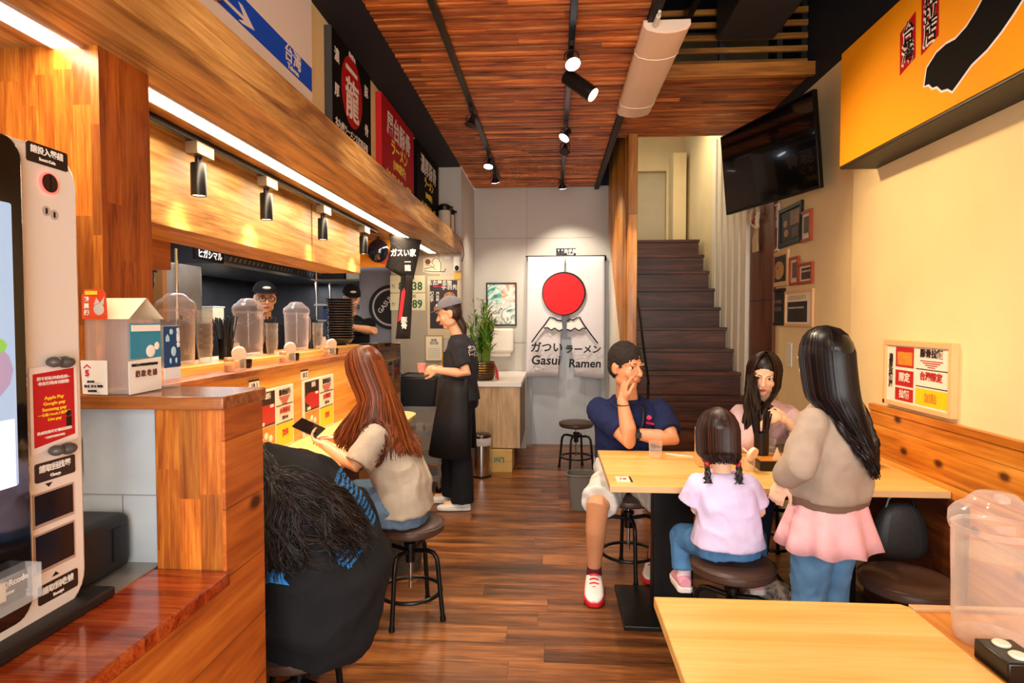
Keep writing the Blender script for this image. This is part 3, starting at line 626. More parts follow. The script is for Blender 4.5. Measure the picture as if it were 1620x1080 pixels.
# menus and seat number tags on the bar panel
M_mw = mat('menu_white', '#ecdccc', .45, var=0); M_mr = mat('menu_red', '#b3201c', .45, var=0); M_mk = mat('menu_black', '#2a1310', .45, var=0); M_my = mat('menu_yellow', '#f0c218', .45, var=0); M_mo = mat('menu_orange', '#d8842a', .45, var=.3, vscale=60)
def bar_menu(lab, y0, y1):
    t = thing('menu_board', lab, 'menu board', (-1.499, (y0 + y1) / 2, .758), 0, 'menu boards on the bar panel')
    w = (y1 - y0); a = -w / 2
    MB().box(0, .012, a, -a, 0, .34).build('board', M_mw, t, bevel=.001)
    mb = MB(); X0, X1 = .0121, .0132
    mb.mi(0).box(X0, X1, a + .02, a + .03 + w * .42, .15, .33)
    mb.mi(1).box(X0, X1 + .0004, a + .08, a + .03 + w * .42, .16, .26).ball((X1, a + .09, .225), (.001, .07, .035))
    mb.mi(2).box(X0, X1, a + .02, a + .03 + w * .42, .012, .145)
    mb.mi(3).box(X0, X1, a + .045 + w * .42, -a - .012, .012, .135)
    mb.mi(0).box(X0, X1, a + .045 + w * .42, -a - .012, .137, .142).box(X0, X1, a + .045 + w * .42, -a - .012, .235, .24)
    for k in range(4): mb.mi(1).box(X0, X1, a + .085 + w * .42 + k * .012, -a - .05 - k * .012, .276 - k * .011, .282 - k * .011)
    mb.mi(4)
    for k in range(3): mb.ball((X1, a + .07 + k * .05, .08 + .02 * (k % 2)), (.0012, .022, .018))
    mb.build('printed_dishes', [M_mk, M_mr, M_mo, M_my, M_mw], t)
    for s, y, z, sz, m in (('拉麵', a + .04 + w * .22, .305, .032, M_mw), ('$180', a + .075, .165, .025, M_mw), ('$260', a + .03 + w * .34, .25, .02, M_mw), ('豚骨拉麵', -a - w * .25, .305, .036, M_mk), ('台灣限定', -a - w * .25, .205, .034, M_mr), ('加麵+30', -a - w * .25, .165, .02, M_mk), ('飲料', -a - w * .25, .08, .04, M_mr)):
        text('lettering', s, sz, m, t, (X1 + .0012, y, z), FACE_PX, bold=.001)
bar_menu('menu board with ramen prices on the bar panel, nearest the black-shirted woman', 2.93, 3.39)
bar_menu('menu board with ramen prices on the bar panel, behind the phone user', 3.53, 4.03)
for y, lb, s in ((2.95, 'small seat number tag above the nearest bar menu board', '10 1'), (3.57, 'small seat number tag above the farther bar menu board', '10 2')):
    t = thing('seat_tag', lb, 'number tag', (-1.499, y, 1.105), 0, 'seat number tags')
    MB().box(0, .004, -.05, .05, 0, .05).build('plate', M_mw, t); MB().box(0, .0045, -.05, .05, .05, .058).build('top_edge', M_mk, t)
    text('lettering', s, .04, M_mk, t, (.0052, 0, .025), FACE_PX, bold=.001)

# ---------------- signs on the upper left wall ----------------
def box_sign(lab, y0, y1, z0, z1, m_face, m_side, name='menu_sign'):
    t = thing(name, lab, 'sign', (-1.165, (y0 + y1) / 2, z0))
    MB().box(0, .04, (y0 - y1) / 2, (y1 - y0) / 2, 0, z1 - z0).build('panel', m_side, t, bevel=.002)
    MB().box(.0402, .0412, (y0 - y1) / 2 + .004, (y1 - y0) / 2 - .004, .004, z1 - z0 - .004).build('face', m_face, t)
    return t
M_sw = mat('sign_white', '#e4dad2', .6, var=0, spec=.2); M_sb = mat('sign_blue', '#0f4fd0', .6, var=0, spec=.2); M_sk = mat('sign_black', '#100c0b', .8, var=0, spec=.1); M_sr = mat('sign_red', '#a80f16', .6, var=0, spec=.2)
t = box_sign('white station-style sign with blue band, arrow and Taiwan lettering, above the beam', 1.60, 2.815, 2.33, 3.0, M_sw, M_sk, 'station_sign')
MB().prism([(-.60, .200), (.597, .195), (.597, .305), (-.60, .300)], (.0414, 0, 0), (0, 1, 0), (0, 0, 1), .0006).build('blue_band', M_sb, t)
text('lettering', '台灣', .078, M_sw, t, (.043, .39, .262), FACE_PX, bold=.001, sx=1.1); text('lettering', 'Taiwan', .03, M_sw, t, (.043, .39, .214), FACE_PX, bold=.001, sx=1.3)
MB().prism([(-.22, .235), (-.03, .235), (-.07, .27), (-.04, .27), (.05, .222), (-.04, .205), (-.07, .205), (-.03, .222), (-.22, .222)], (.0422, 0, 0), (0, 1, 0), (0, 0, 1), .0006).build('arrow', M_sw, t)
tag(MB().prism([(0, 0), (.2, 0), (.22, .02), (.2, .05), (0, .05)], (-1.12, 1.78, 2.52), (0, 1, 0), (0, 0, 1), .02).ball((-1.11, 1.86, 2.58), (.012, .06, .03)).build('ornament', mat('orn_red_gold', '#b8481c', .4, .2, var=.4, vscale=40)), 'small red and gold ornament at the corner of the station sign', 'ornament')
t = box_sign('black ramen sign with red oval and large white characters, above the beam', 3.07, 3.735, 2.33, 2.965, M_sk, mat('sign_side_grey', '#3f3c3c', .5, var=0))
MB().cyl((.0412, -.02, .385), (.0424, -.02, .385), .185, n=48).build('red_oval', M_sr, t).scale = (1, .95, 1.05)
for s, y, z, sz in (('一', -.03, .50, .20), ('龍', -.02, .345, .235), ('濃', -.265, .505, .075), ('厚', -.265, .325, .075), ('豚', .235, .50, .075), ('骨', .235, .27, .075)):
    text('lettering', s, sz, M_sw, t, (.043, y, z), FACE_PX, bold=.004 if sz > .1 else .001)
text('lettering', 'ISHIDA', .036, M_sw, t, (.043, -.02, .60), FACE_PX, bold=.0005); text('lettering', '北九州ラーメン工房直系福', .046, M_sw, t, (.043, -.02, .165), FACE_PX, bold=.001)
text('lettering', '濃厚豚骨スープ', .04, M_sw, t, (.043, -.02, .11), FACE_PX, bold=.001)
t = box_sign('red sign with white and yellow ramen lettering, above the beam', 3.97, 4.90, 2.33, 2.965, M_sr, mat('sign_side_red', '#c4161c', .45, var=0))
for s, z, sz, m in (('屋台豚骨', .475, .17, M_sw), ('ラーメン', .34, .12, Ye), ('(100%豚骨)', .235, .075, Ye), ('《こだわりスープ!!》', .12, .085, Ye)): text('lettering', s, sz, m, t, (.043, 0, z), FACE_PX, bold=.003)
t = box_sign('black sign with pale rich pork ramen lettering, farthest above the beam', 5.02, 5.97, 2.33, 2.965, M_sk, M_sk)
for s, z, sz, m in (('濃厚豚骨', .475, .17, M_sw), ('ラーメン', .345, .10, Ye), ('(100%豚骨)', .245, .06, Ye), ('《こだわりスープ》', .13, .075, Ye)): text('lettering', s, sz, m, t, (.043, 0, z), FACE_PX, bold=.002)
for y, lb in ((5.72, 'pale airpot with black pump lid standing on the beam end, nearer one'), (5.95, 'pale airpot with black pump lid on the beam end, next to the column')):
    t = thing('airpot', lb, 'airpot', (-1.02, y, 2.291), 0, 'airpots on the beam')
    MB().lathe([(.055, 0), (.058, .01), (.058, .2), (.05, .21)], n=28).build('body', mat('airpot_cream', '#cfc0a8', .35, var=0), t)
    MB().box(.0575, .060, -.012, .012, .0, .2).build('stripe', M_black, t)
    MB().lathe([(.058, .205), (.062, .215), (.06, .25), (.03, .27)], n=28).box(.03, .08, -.02, .02, .225, .245).build('pump_lid', M_black, t, bevel=.002)
# ---------------- ceiling tracks with lamps ----------------
tag(MB().box(-.594, -.560, -.5, 6.55, 2.965, 2.999).build('lighting_track', M_black, bevel=.002), 'long black lighting track on the slatted ceiling, nearer the signs', 'track')
tag(MB().box(.083, .117, -.5, 6.9, 2.965, 2.999).build('lighting_track', M_black, bevel=.002), 'long black lighting track on the slatted ceiling, nearer the stairs', 'track')
def par_lamp(lab, loc, aim, on, power=30):
    t = thing('track_lamp', lab, 'track lamp', loc, 0, 'open track lamps')
    MB().box(-.014, .014, -.05, .05, -.03, 0).build('adapter', M_black, t, bevel=.002)
    MB().tube([(.0, 0, -.03), (.035, 0, -.05), (.04, 0, -.085)], .004, 6).tube([(.0, 0, -.03), (-.035, 0, -.05), (-.04, 0, -.085)], .004, 6).build('yoke', M_black, t)
    d = V(aim).normalized(); c = V((0, 0, -.09)); b = MB().cyl(c - d * .045, c - d * .01, .018, .02, 16).cyl(c - d * .01, c + d * .03, .022, .045, 24).build('lamp_head', mat('lamp_iron', '#2a2523', .35, .6, var=0), t)
    MB().cyl(c + d * .03, c + d * .033, .041, n=24).build('lens', glow('lens_day', '#e9f0ff', 9) if on else mat('lens_off', '#3c3835', .15, var=0), t)
    if on: spot('track_spot', V(loc) + c + d * .04, V(loc) + c + d * 2, power, SOFT, 80, .7)
    return t
par_lamp('lit track lamp with white face, above the black cylinder spotlight', (.10, 3.37, 2.965), (.25, -.5, -.9), True, 70)
par_lamp('lit track lamp with white face on the stairs-side track, middle of it', (.10, 4.70, 2.965), (-.5, -.3, -.8), True, 60)
par_lamp('unlit round track lamp hanging behind the lit one on the stairs-side track', (.10, 5.08, 2.965), (-.1, -.5, -1), False)
par_lamp('small lamp at the far end of the stairs-side track', (.10, 6.4, 2.965), (.1, .6, -1), True, 80)
par_lamp('unlit wire-yoked track lamp on the signs-side track', (-.577, 4.34, 2.965), (-.3, -.1, -1), False)
par_lamp('lit track lamp on the signs-side track', (-.577, 5.5, 2.965), (-.1, -.3, -1), True, 40)
par_lamp('small lamp at the far end of the signs-side track', (-.577, 6.1, 2.965), (.1, .5, -1), True, 80)
t = thing('spotlight', 'large tilted black cylinder spotlight on the stairs-side ceiling track', 'spotlight', (.10, 3.62, 2.965))
MB().box(-.014, .014, -.05, .05, -.03, 0).cyl((0, 0, -.03), (0, 0, -.06), .01, n=10).build('adapter', M_black, t, bevel=.002)
d = V((.62, -.25, -.55)).normalized(); c = V((-.02, 0, -.075))
MB().cyl(c, c + d * .21, .045, n=32).build('lamp_body', mat('satin_black', '#201c1b', .3, .4, var=0), t)
MB().cyl(c + d * .205, c + d * .2115, .04, n=28).build('lens', glow('lens_warm', '#ffe0b0', 5), t)
spot('wall_wash', V((.10, 3.62, 2.965)) + c + d * .24, (1.68, 2.5, 1.5), 80, WARM, 80, .8)
# ceiling batten fixture
t = thing('ceiling_lamp', 'long cream ribbed plastic ceiling fixture hanging beside the slatted ceiling, unlit', 'ceiling lamp', (.578, 3.83, 2.96), 0)
prof = [(-.12, .03), (-.12, .0), (-.10, -.022), (-.05, -.036), (0, -.04), (.05, -.036), (.10, -.022), (.12, 0), (.12, .03)]
mb = MB().rings([[(x, -.65, z) for x, z in prof], [(x, .65, z) for x, z in prof]])
mb.build('cover', mat('batten_cream', '#e8cdb4', .5, var=.02), t, bevel=.006)
for y in (-.33, .45): MB().rings([[(x * 1.01, y, z * 1.03 - .002) for x, z in prof], [(x * 1.01, y + .012, z * 1.03 - .002) for x, z in prof]]).build('rib', mat('batten_rib', '#f4dcc6', .4, var=0), t)
MB().cyl((-.06, -.75, .0), (-.06, -.66, .0), .012, .016, 12).cyl((-.06, -.78, .005), (-.06, -.75, .0), .008, n=10).build('plug', M_white, t)
MB().cyl((0, -.4, .03), (0, -.4, .79), .005, n=6).cyl((0, .25, .03), (0, .25, .79), .005, n=6).build('hanger_rod', M_black, t)

# ---------------- big yellow sign on the right wall ----------------
t = thing('wall_sign', 'big orange-yellow wall sign with black arm and red labels, above the right tables', 'sign', (1.49, 2.3, 2.247))
MB().box(.004, .19, -1.6, 1.0, 0, .60).build('box', mat('sign_frame_black', '#1c1512', .5, var=0), t, bevel=.003)
MB().box(-.002, .0035, -1.59, .99, .012, .588).build('face', mat('sign_amber', '#f29a00', .7, var=0, spec=.2), t)
def inset(poly, k):
    cx = sum(p[0] for p in poly) / len(poly); cy = sum(p[1] for p in poly) / len(poly)
    out = []; n = len(poly)
    for i in range(n):
        a = V(poly[i - 1]); b = V(poly[(i + 1) % n]); d = (b - a).normalized(); out.append((poly[i][0] + d.y * k, poly[i][1] - d.x * k))
    return out
armb = [(.273, .153), (.244, .15), (.219, .126), (.191, .122), (.163, .095), (.126, .088), (.1, .069), (.065, .088), (-.001, .125), (-.079, .144), (-.143, .174), (-.192, .204), (-.30, .28), (-.38, .42), (-.43, .56), (-.22, .57), (-.17, .43), (-.085, .353), (-.02, .301), (.028, .271), (.089, .254), (.143, .26), (.2, .252), (.259, .218)]
area_ = sum(a[0] * b[1] - b[0] * a[1] for a, b in zip(armb, armb[1:] + armb[:1]))
MB().prism(inset(armb, .009 if area_ > 0 else -.009), (-.0025, 0, 0), (0, 1, 0), (0, 0, 1), -.0006).build('arm_outline', mat('outline_white', '#e8e2e6', .7, var=0, spec=.2), t)
MB().prism(armb, (-.0033, 0, 0), (0, 1, 0), (0, 0, 1), -.0006).build('black_arm', M_sk, t)
M_brs = mat('brush_black', '#0c0908', .8, var=0, spec=.1)
for y, z0, z1, s in ((.395, .275, .475, '台\n灣'), (.245, .295, .56, '熊\n拉\n店')):
    lp = MB().prism([(y + .055, z0 - .01), (y + .06, z1 - .03), (y - .05, z1 + .01), (y - .055, z0 + .02)], (-.0025, 0, 0), (0, 1, 0), (0, 0, 1), -.0008).build('red_label', mat('label_red', '#a81018', .8, var=0, spec=.1), t)
    text('lettering', s, .095, M_sw, lp, (-.0042, y, (z0 + z1) / 2 - .005), FACE_NX, bold=.004, line=.85, sx=.9); text('lettering', s, .095, M_brs, lp, (-.0046, y - .004, (z0 + z1) / 2), FACE_NX, bold=.001, line=.85, sx=.9)

# ---------------- television ----------------
pr_ = V((1.605, 3.80, 2.26)); pl_ = V((1.315, 4.74, 2.26)); wv = (pr_ - pl_); W_ = wv.length; wv.normalize()
nrm = V((wv.y, -wv.x, 0)); nrm = nrm if nrm.x < 0 else -nrm
up = (V((0, 0, 1)) + nrm * .10).normalized()
t = thing('television', 'black flat-screen television tilted on a wall arm above the picture frames', 'television', tuple((pr_ + pl_) / 2))
nr = wv.cross(up).normalized(); nr = nr if nr.dot(nrm) > 0 else -nr
def tvp(a0, a1, b0, b1, c0_, c1_):
    mb = MB(); o = V((0, 0, 0))
    vs = [wv * a + up * b + nr * c for c in (c0_, c1_) for a, b in ((a0, b0), (a1, b0), (a1, b1), (a0, b1))]
    return mb.add(vs, [(0, 3, 2, 1), (4, 5, 6, 7), (0, 1, 5, 4), (1, 2, 6, 5), (2, 3, 7, 6), (3, 0, 4, 7)])
h = W_ / 2
tvp(-h, h, 0, .585, -.03, 0).build('bezel', M_black, t, bevel=.003)
tvp(-h + .012, h - .012, .016, .575, 0, .001).build('screen', mat('tv_glass', '#050506', .12, var=0, coat=.6), t)
tvp(-.2, .2, .15, .45, -.065, -.03).build('back_housing', M_blackm, t, bevel=.01)
MB().tube([-nr * .06 + up * .3, V((.18, .1, .3)), V((.235, .0, .3))], .016, 8).build('wall_arm', M_black, t)
tag(tvp(-.02, .02, .0, .0, 0, 0).build('tmp', M_black), 'x', 'x') if False else None

# ---------------- picture frames on the right wall ----------------
def frame(lab, y0, y1, z0, z1, mf, inner, prints, fw=.022, mount='#e9ddc8', x=1.698):
    t = thing('picture_frame', lab, 'picture frame', (x, (y0 + y1) / 2, z0), 0, 'framed pictures')
    w = (y1 - y0) / 2; h = z1 - z0
    MB().box(-.018, 0, -w, w, 0, fw).box(-.018, 0, -w, w, h - fw, h).box(-.018, 0, -w, -w + fw, fw, h - fw).box(-.018, 0, w - fw, w, fw, h - fw).build('frame', mf, t, bevel=.002)
    MB().box(-.008, -.002, -w + fw, w - fw, fw, h - fw).build('mount', mat('mount_' + mount.strip('#'), mount, .5, var=0), t)
    mb = MB(); ms = []
    for k, (a0, a1, b0, b1, colr) in enumerate(prints):
        mb.mi(k); ms.append(mat('pp_' + colr.strip('#'), colr, .45, var=.35, vscale=45))
        Wd = 2 * (w - fw); H = h - 2 * fw
        if a1 < 0: mb.ball((-.009, w - fw - Wd * a0, fw + H * b0), (.001, -a1 * Wd, b1 * H))
        else: mb.box(-.0095 - .0004 * k, -.008, w - fw - Wd * a1, w - fw - Wd * a0, fw + H * b0, fw + H * b1)
    if prints: mb.build('print', ms, t)
    return t
M_fw = mat('frame_white', '#dcd2c2', .4, var=0); M_fb = mat('frame_black', '#14100e', .4, var=0); M_fr = mat('frame_red', '#a8451c', .4, var=0); M_fl = mat('frame_pale', '#dcae78', .45, var=.05)
frame('narrow white frame with ramen poster, top left of the wall pictures beside walnut panel', 4.69, 4.93, 1.985, 2.34, M_fw, None, [(0.1, .9, .05, .5, '#7a4034'), (.5, -.28, .28, .14, '#c9a060'), (.2, .8, .68, .72, '#3a3330')], .012)
frame('large black frame with dark food collage, top row of the wall pictures', 4.262, 4.683, 1.995, 2.28, M_fb, None, [(.02, .98, .02, .98, '#1d1815'), (.5, .95, .5, .95, '#8a6a58'), (.25, -.12, .6, .13, '#a87c4a'), (.3, -.13, .3, .14, '#b08a50'), (.6, .9, .1, .4, '#5c4a40')], .03, '#221a16')
frame('small red-brown frame, top right of the wall pictures', 4.113, 4.285, 1.988, 2.195, M_fr, None, [(.2, .8, .12, .88, '#5a4a40'), (.2, .8, .12, .22, '#d9cdb8')], .02)
frame('pale wooden frame with a bowl of noodles, middle row of the wall pictures', 4.49, 4.868, 1.715, 1.975, M_fl, None, [(.02, .98, .02, .98, '#2c2420'), (.5, -.38, .45, .40, '#b98c50'), (.48, -.22, .52, .22, '#8a5a2c')], .03)
frame('tall small red-brown frame touching the square one, middle row', 4.305, 4.462, 1.708, 1.906, M_fr, None, [(.15, .85, .12, .88, '#6a5648'), (.1, .9, .1, .2, '#d9cdb8')], .02)
frame('square small red-brown frame at the right end of the middle row', 4.082, 4.302, 1.705, 1.847, M_fr, None, [(.1, .9, .12, .88, '#4a3c36'), (.1, .9, .6, .7, '#c9bda8')], .02)
frame('black frame with rows of bowls, bottom row beside walnut panel', 4.56, 4.955, 1.425, 1.70, M_fb, None, [(.02, .98, .02, .98, '#1b1614'), (.1, .9, .62, .72, '#6a5444'), (.1, .9, .36, .5, '#5c4636')], .022, '#1a1512')
frame('cream framed certificate style picture, bottom right of the wall pictures', 4.065, 4.54, 1.418, 1.672, M_fl, None, [(.05, .82, .06, .72, '#2f2a26'), (.08, .8, .78, .92, '#d9bf8c'), (.08, .7, .5, .55, '#b9a890')], .02)
# woven rope ornament
t = thing('rope_ornament', 'festive straw rope ornament with tassels hanging on the walnut panel', 'ornament', (1.655, 5.08, 2.02))
mb = MB()
for i in range(9): mb.tube([(0, (i - 4) * .006, .20), (-.012, (i - 4) * .012, .1), (-.008, (i - 4) * .016, 0)], [.006, .008, .005], 6)
mb.build('tassel', mat('straw', '#c9a878', .8, var=.2), t)
for s in (-1, 1): MB().tube([(0, s * .01, .2), (-.02, s * .06, .24), (-.02, s * .085, .30), (-.01, s * .05, .36)], .018, 8).build('braid', mat('braid', '#dccba6', .8, var=.2, vscale=70), t)
MB().ball((-.015, .02, .25), (.02, .03, .03)).ball((-.015, -.03, .3), (.018, .03, .02)).build('red_flower', mat('flower_red', '#9c2f28', .7), t)

# menu board on the right wall
t = thing('menu_board', 'wood-framed colourful menu board on the yellow wall above the pine boards', 'menu board', (1.68, 2.885, 1.05))
MB().box(-.03, 0, -.262, -.237, 0, .315).box(-.03, 0, -.237, .262, .29, .315).box(-.03, 0, -.237, .262, 0, .022).box(-.03, 0, .242, .262, .0, .29).build('frame', M_fl, t, bevel=.002)
mb = MB(); X0, X1 = -.0215, -.02
mb.mi(0).box(-.02, -.01, -.237, .242, .022, .29)
mb.mi(1).box(X0, X1, .02, .165, .19, .285).box(X0, X1, .02, .165, .10, .175).box(X0, X1, .02, .165, .03, .09)
mb.mi(2).box(X0 - .0006, X1, .03, .15, .2, .262).mi(3).box(X0, X1, -.225, .0, .03, .105)
mb.mi(4).box(X0, X1, -.225, .0, .19, .194).box(X0, X1, -.225, .0, .112, .116)
for k in range(4): mb.mi(5).box(X0, X1, -.19 + k * .018, -.03 - k * .018, .228 - k * .009, .232 - k * .009)
mb.build('printed_dishes', [M_mw, M_mr, M_mo, M_my, M_mk, M_mr], t)
for s, y, z, sz, m, w in (('豚骨拉麵', -.11, .262, .04, M_mk, 1), ('台灣限定', -.11, .16, .04, M_mr, 1), ('加點', -.11, .065, .045, M_mo, 1), ('限定', .09, .14, .045, M_mw, 1), ('拉麵', .09, .06, .04, M_mw, 1), ('濃\n厚\n拉\n麵\n屋', .205, .165, .038, M_mk, .9)):
    text('lettering', s, sz, m, t, (X0 - .001, y, z), FACE_NX, bold=.001, line=.85, sx=w)
# ---------------- noren on the toilet door ----------------
t = thing('noren_curtain', 'white split noren curtain with red sun and mountain hanging on the toilet door', 'curtain', (.145, 7.06, .80))
tag(t, group=None)
M_noren = mat('noren_cloth', '#d3cdd0', .85, var=.03)
def cloth(x0t, x1t, x0b, x1b, zt, zb, yw, name, parent, n=14, amp=.007, ph=0, m=M_noren):
    mb = MB(); vs = []; nz = 18
    for j in range(nz + 1):
        v = j / nz; z = zt + (zb - zt) * v
        for i in range(n + 1):
            u = i / n; x = (x0t + (x1t - x0t) * u) * (1 - v) + (x0b + (x1b - x0b) * u) * v
            vs.append((x, yw - v * .02 + amp * v * math.sin(u * 5 + ph), z + .01 * v * math.sin(u * 3 + ph)))
    fs = [(j * (n + 1) + i, j * (n + 1) + i + 1, (j + 1) * (n + 1) + i + 1, (j + 1) * (n + 1) + i) for j in range(nz) for i in range(n)]
    return mb.add(vs, fs).build(name, m, parent, solid=.003)
cloth(-.432, -.001, -.452, -.075, 1.40, .005, 0, 'left_flap', t)
cloth(.001, .450, .105, .455, 1.40, .0, 0, 'right_flap', t, ph=1.5)
MB().cyl((-.46, .01, 1.405), (.47, .01, 1.405), .008, n=10).build('rod', M_black, t)
fy = -.042
def blob(cx, cz, r, y, name, m, parent, wob=.02, n=40, th=.0015, sq=1.0):
    poly = [(cx + r * (1 + wob * math.sin(3 * a) + wob * .6 * math.sin(5 * a + 1)) * math.cos(a), cz + sq * r * (1 + wob * math.sin(3 * a)) * math.sin(a)) for a in [2 * PI * i / n for i in range(n)]]
    return MB().prism(poly, (0, y, 0), (1, 0, 0), (0, 0, 1), -th).build(name, m, parent)
M_sun = mat('noren_red', '#d3151d', .8, var=.08, vscale=12); M_ink = mat('noren_ink', '#191514', .8, var=0)
blob(-.015, .972, .252, fy + .004, 'sun_outline', M_ink, t, .012)
blob(-.020, .968, .236, fy + .001, 'red_sun', M_sun, t, .012)
mb = MB(); yk = fy - .004
def stroke(pts, r): mb.tube([(x, yk, z) for x, z in pts], r * .9, 6)
stroke([(-.385, .41), (-.30, .53), (-.23, .62), (-.175, .70), (-.13, .69), (-.09, .665), (-.04, .66)], .010)
stroke([(.02, .65), (.05, .675), (.09, .665), (.13, .69), (.165, .70), (.21, .62), (.29, .51), (.375, .40)], .010)
stroke([(-.245, .575), (-.20, .58), (-.16, .55), (-.12, .575), (-.07, .54), (-.03, .56)], .009)
stroke([(.02, .56), (.07, .545), (.11, .575), (.16, .545), (.20, .575), (.24, .57)], .009)
mb.build('mountain', M_ink, t)
MB().prism([(-.17, .69), (-.13, .68), (-.04, .655), (-.03, .565), (-.07, .55), (-.12, .58), (-.16, .56), (-.235, .58)], (0, fy + .001, 0), (1, 0, 0), (0, 0, 1), .001).prism([(.165, .69), (.1, .66), (.02, .645), (.02, .565), (.07, .555), (.11, .58), (.16, .555), (.235, .575)], (0, fy + .001, 0), (1, 0, 0), (0, 0, 1), .001).build('snow', mat('snow_white', '#e6e3dc', .8, var=0), t)
for s, x, z, sz in (('ガつい', -.215, .345, .125), ('ラーメン', .20, .325, .105), ('Gasui', -.225, .20, .15), ('Ramen', .225, .165, .135)):
    text('lettering', s, sz, M_ink, t, (x, fy - .012, z), FACE_NY, bold=.003, shear=.1)
t = thing('toilet_sign', 'small black restroom sign with white symbols above the noren curtain', 'sign', (.155, 7.128, 2.21))
MB().box(-.114, .114, -.006, 0, 0, .092).build('plate', M_black, t, bevel=.001)
text('lettering', '洗手間', .05, Wt, t, (.05, -.0075, .055), bold=.001); text('lettering', 'TOILET', .026, Wt, t, (.05, -.0075, .022), bold=.0006)
mb = MB()
for x in (-.085, -.045): mb.lathe([(.0075, 0), (.0075, .002)], (0, 0, 0), 3) if False else mb.tube([(x - .012, -.007, .018), (x, -.007, .06), (x + .012, -.007, .018)], .003, 6, flat=.4).ball((x, -.007, .07), (.009, .001, .009))
mb.build('symbols', Wt, t)

# ---------------- back wall: framed poster, towel dispenser, sink cabinet, plant, bin, box ----------------
t = thing('framed_poster', 'black framed teal and orange travel poster on the grey back wall', 'poster', (-.60, 7.13, 1.40))
MB().box(-.18, .18, -.02, 0, 0, .018).box(-.18, .18, -.02, 0, .488, .506).box(-.18, -.162, -.02, 0, .018, .488).box(.162, .18, -.02, 0, .018, .488).build('frame', M_fb, t)
def splash(name, cols, sc=7):
    if name in MATS: return MATS[name]
    m, nt, b = pbr(name); N = nt.nodes.new; K = nt.links.new
    tc = N('ShaderNodeTexCoord'); n = N('ShaderNodeTexNoise'); n.inputs['Scale'].default_value = sc; n.inputs['Detail'].default_value = 5; n.inputs['Distortion'].default_value = 1.5
    K(tc.outputs['Object'], n.inputs['Vector']); cr = N('ShaderNodeValToRGB'); e = cr.color_ramp.elements
    e[0].position = .32; e[0].color = lin(cols[0]); e[1].position = .68; e[1].color = lin(cols[-1])
    for i in range(1, len(cols) - 1): x = e.new(.32 + .36 * i / (len(cols) - 1)); x.color = lin(cols[i])
    K(n.outputs['Fac'], cr.inputs['Fac']); K(cr.outputs['Color'], b.inputs['Base Color']); b.inputs['Roughness'].default_value = .25
    MATS[name] = m; return m
MB().box(-.162, .0, -.01, -.004, .25, .488).mi(1).box(0, .162, -.01, -.004, .25, .488).mi(2).box(-.162, .162, -.01, -.004, .018, .25).build('print', [splash('sp_teal', ['#0f4a44', '#2f9c86', '#d9e6d8', '#1d6a62']), splash('sp_orange', ['#e8c8a0', '#d9643a', '#f0e0d0', '#c24a24']), splash('sp_mix', ['#2a6a60', '#e9e4da', '#7a8a80', '#d8a088'])], t)
text('lettering', '風之宮神社', .05, Wt, t, (.02, -.0115, .26), bold=.001)
t = thing('towel_dispenser', 'white wall-mounted paper towel dispenser behind the potted bamboo', 'dispenser', (-.605, 7.13, 1.04))
MB().box(-.155, .155, -.12, 0, .05, .33).build('cover', mat('disp_white', '#ded6c6', .35, var=0), t, bevel=.03, seg=4)
MB().box(-.12, .12, -.10, -.01, 0, .06).build('tray', mat('disp_white2', '#cfc7b8', .4, var=0), t, bevel=.01)
t = thing('sink_cabinet', 'wall-hung oak cabinet with white top, carrying the potted bamboo', 'cabinet', (-.598, 6.5, .22))
MB().box(-.318, .285, -.645, .625, 0, .60).build('body', wood('cab_oak', ['#a08058', '#c3a074', '#d6b78c'], 'Z', 'X', sc=5, stretch=8, rough=.5), t, bevel=.002)
MB().box(.2855, .288, -.645, .625, 0, .60).build('side_panel', mat('cab_side', '#6e5a44', .6), t)
MB().box(-.318, .30, -.67, .625, .60, .645).build('top', mat('top_white', '#ece4da', .25, var=0), t, bevel=.004)
MB().box(.01, .012, -.647, -.644, .02, .58).build('door_gap', M_blackm, t)
struct('trim_cabinet_leg', MB().box(-.40, -.30, 6.9, 7.12, 0, .85), M_grey)
t = thing('potted_bamboo', 'lush green bamboo plant in a ribbed bronze pot on the white cabinet top', 'potted plant', (-.69, 6.05, .866))
MB().lathe([(.085, 0), (.10, .01), (.118, .07), (.122, .12), (.112, .185), (.105, .185), (.11, .12), (.05, .1)], n=40).build('pot', mat('pot_bronze', '#4a3620', .35, .6, var=.3, vscale=50), t)
mb = MB()
for k in range(7): mb.lathe([(.100 + .0245 * math.sin(k / 6 * 2.6) - .002, .02 + k * .024), (.106 + .0245 * math.sin(k / 6 * 2.6), .026 + k * .024), (.100 + .0245 * math.sin(k / 6 * 2.6), .034 + k * .024)], n=36)
mb.build('rings', mat('pot_gold', '#8a6a34', .35, .7, var=.2), t)
MB().lathe([(.10, .16), (.001, .175)], n=24, caps=False).build('soil', mat('soil', '#6b4a1e', .9), t)
mb = MB(); lf = MB(); lf2 = MB()
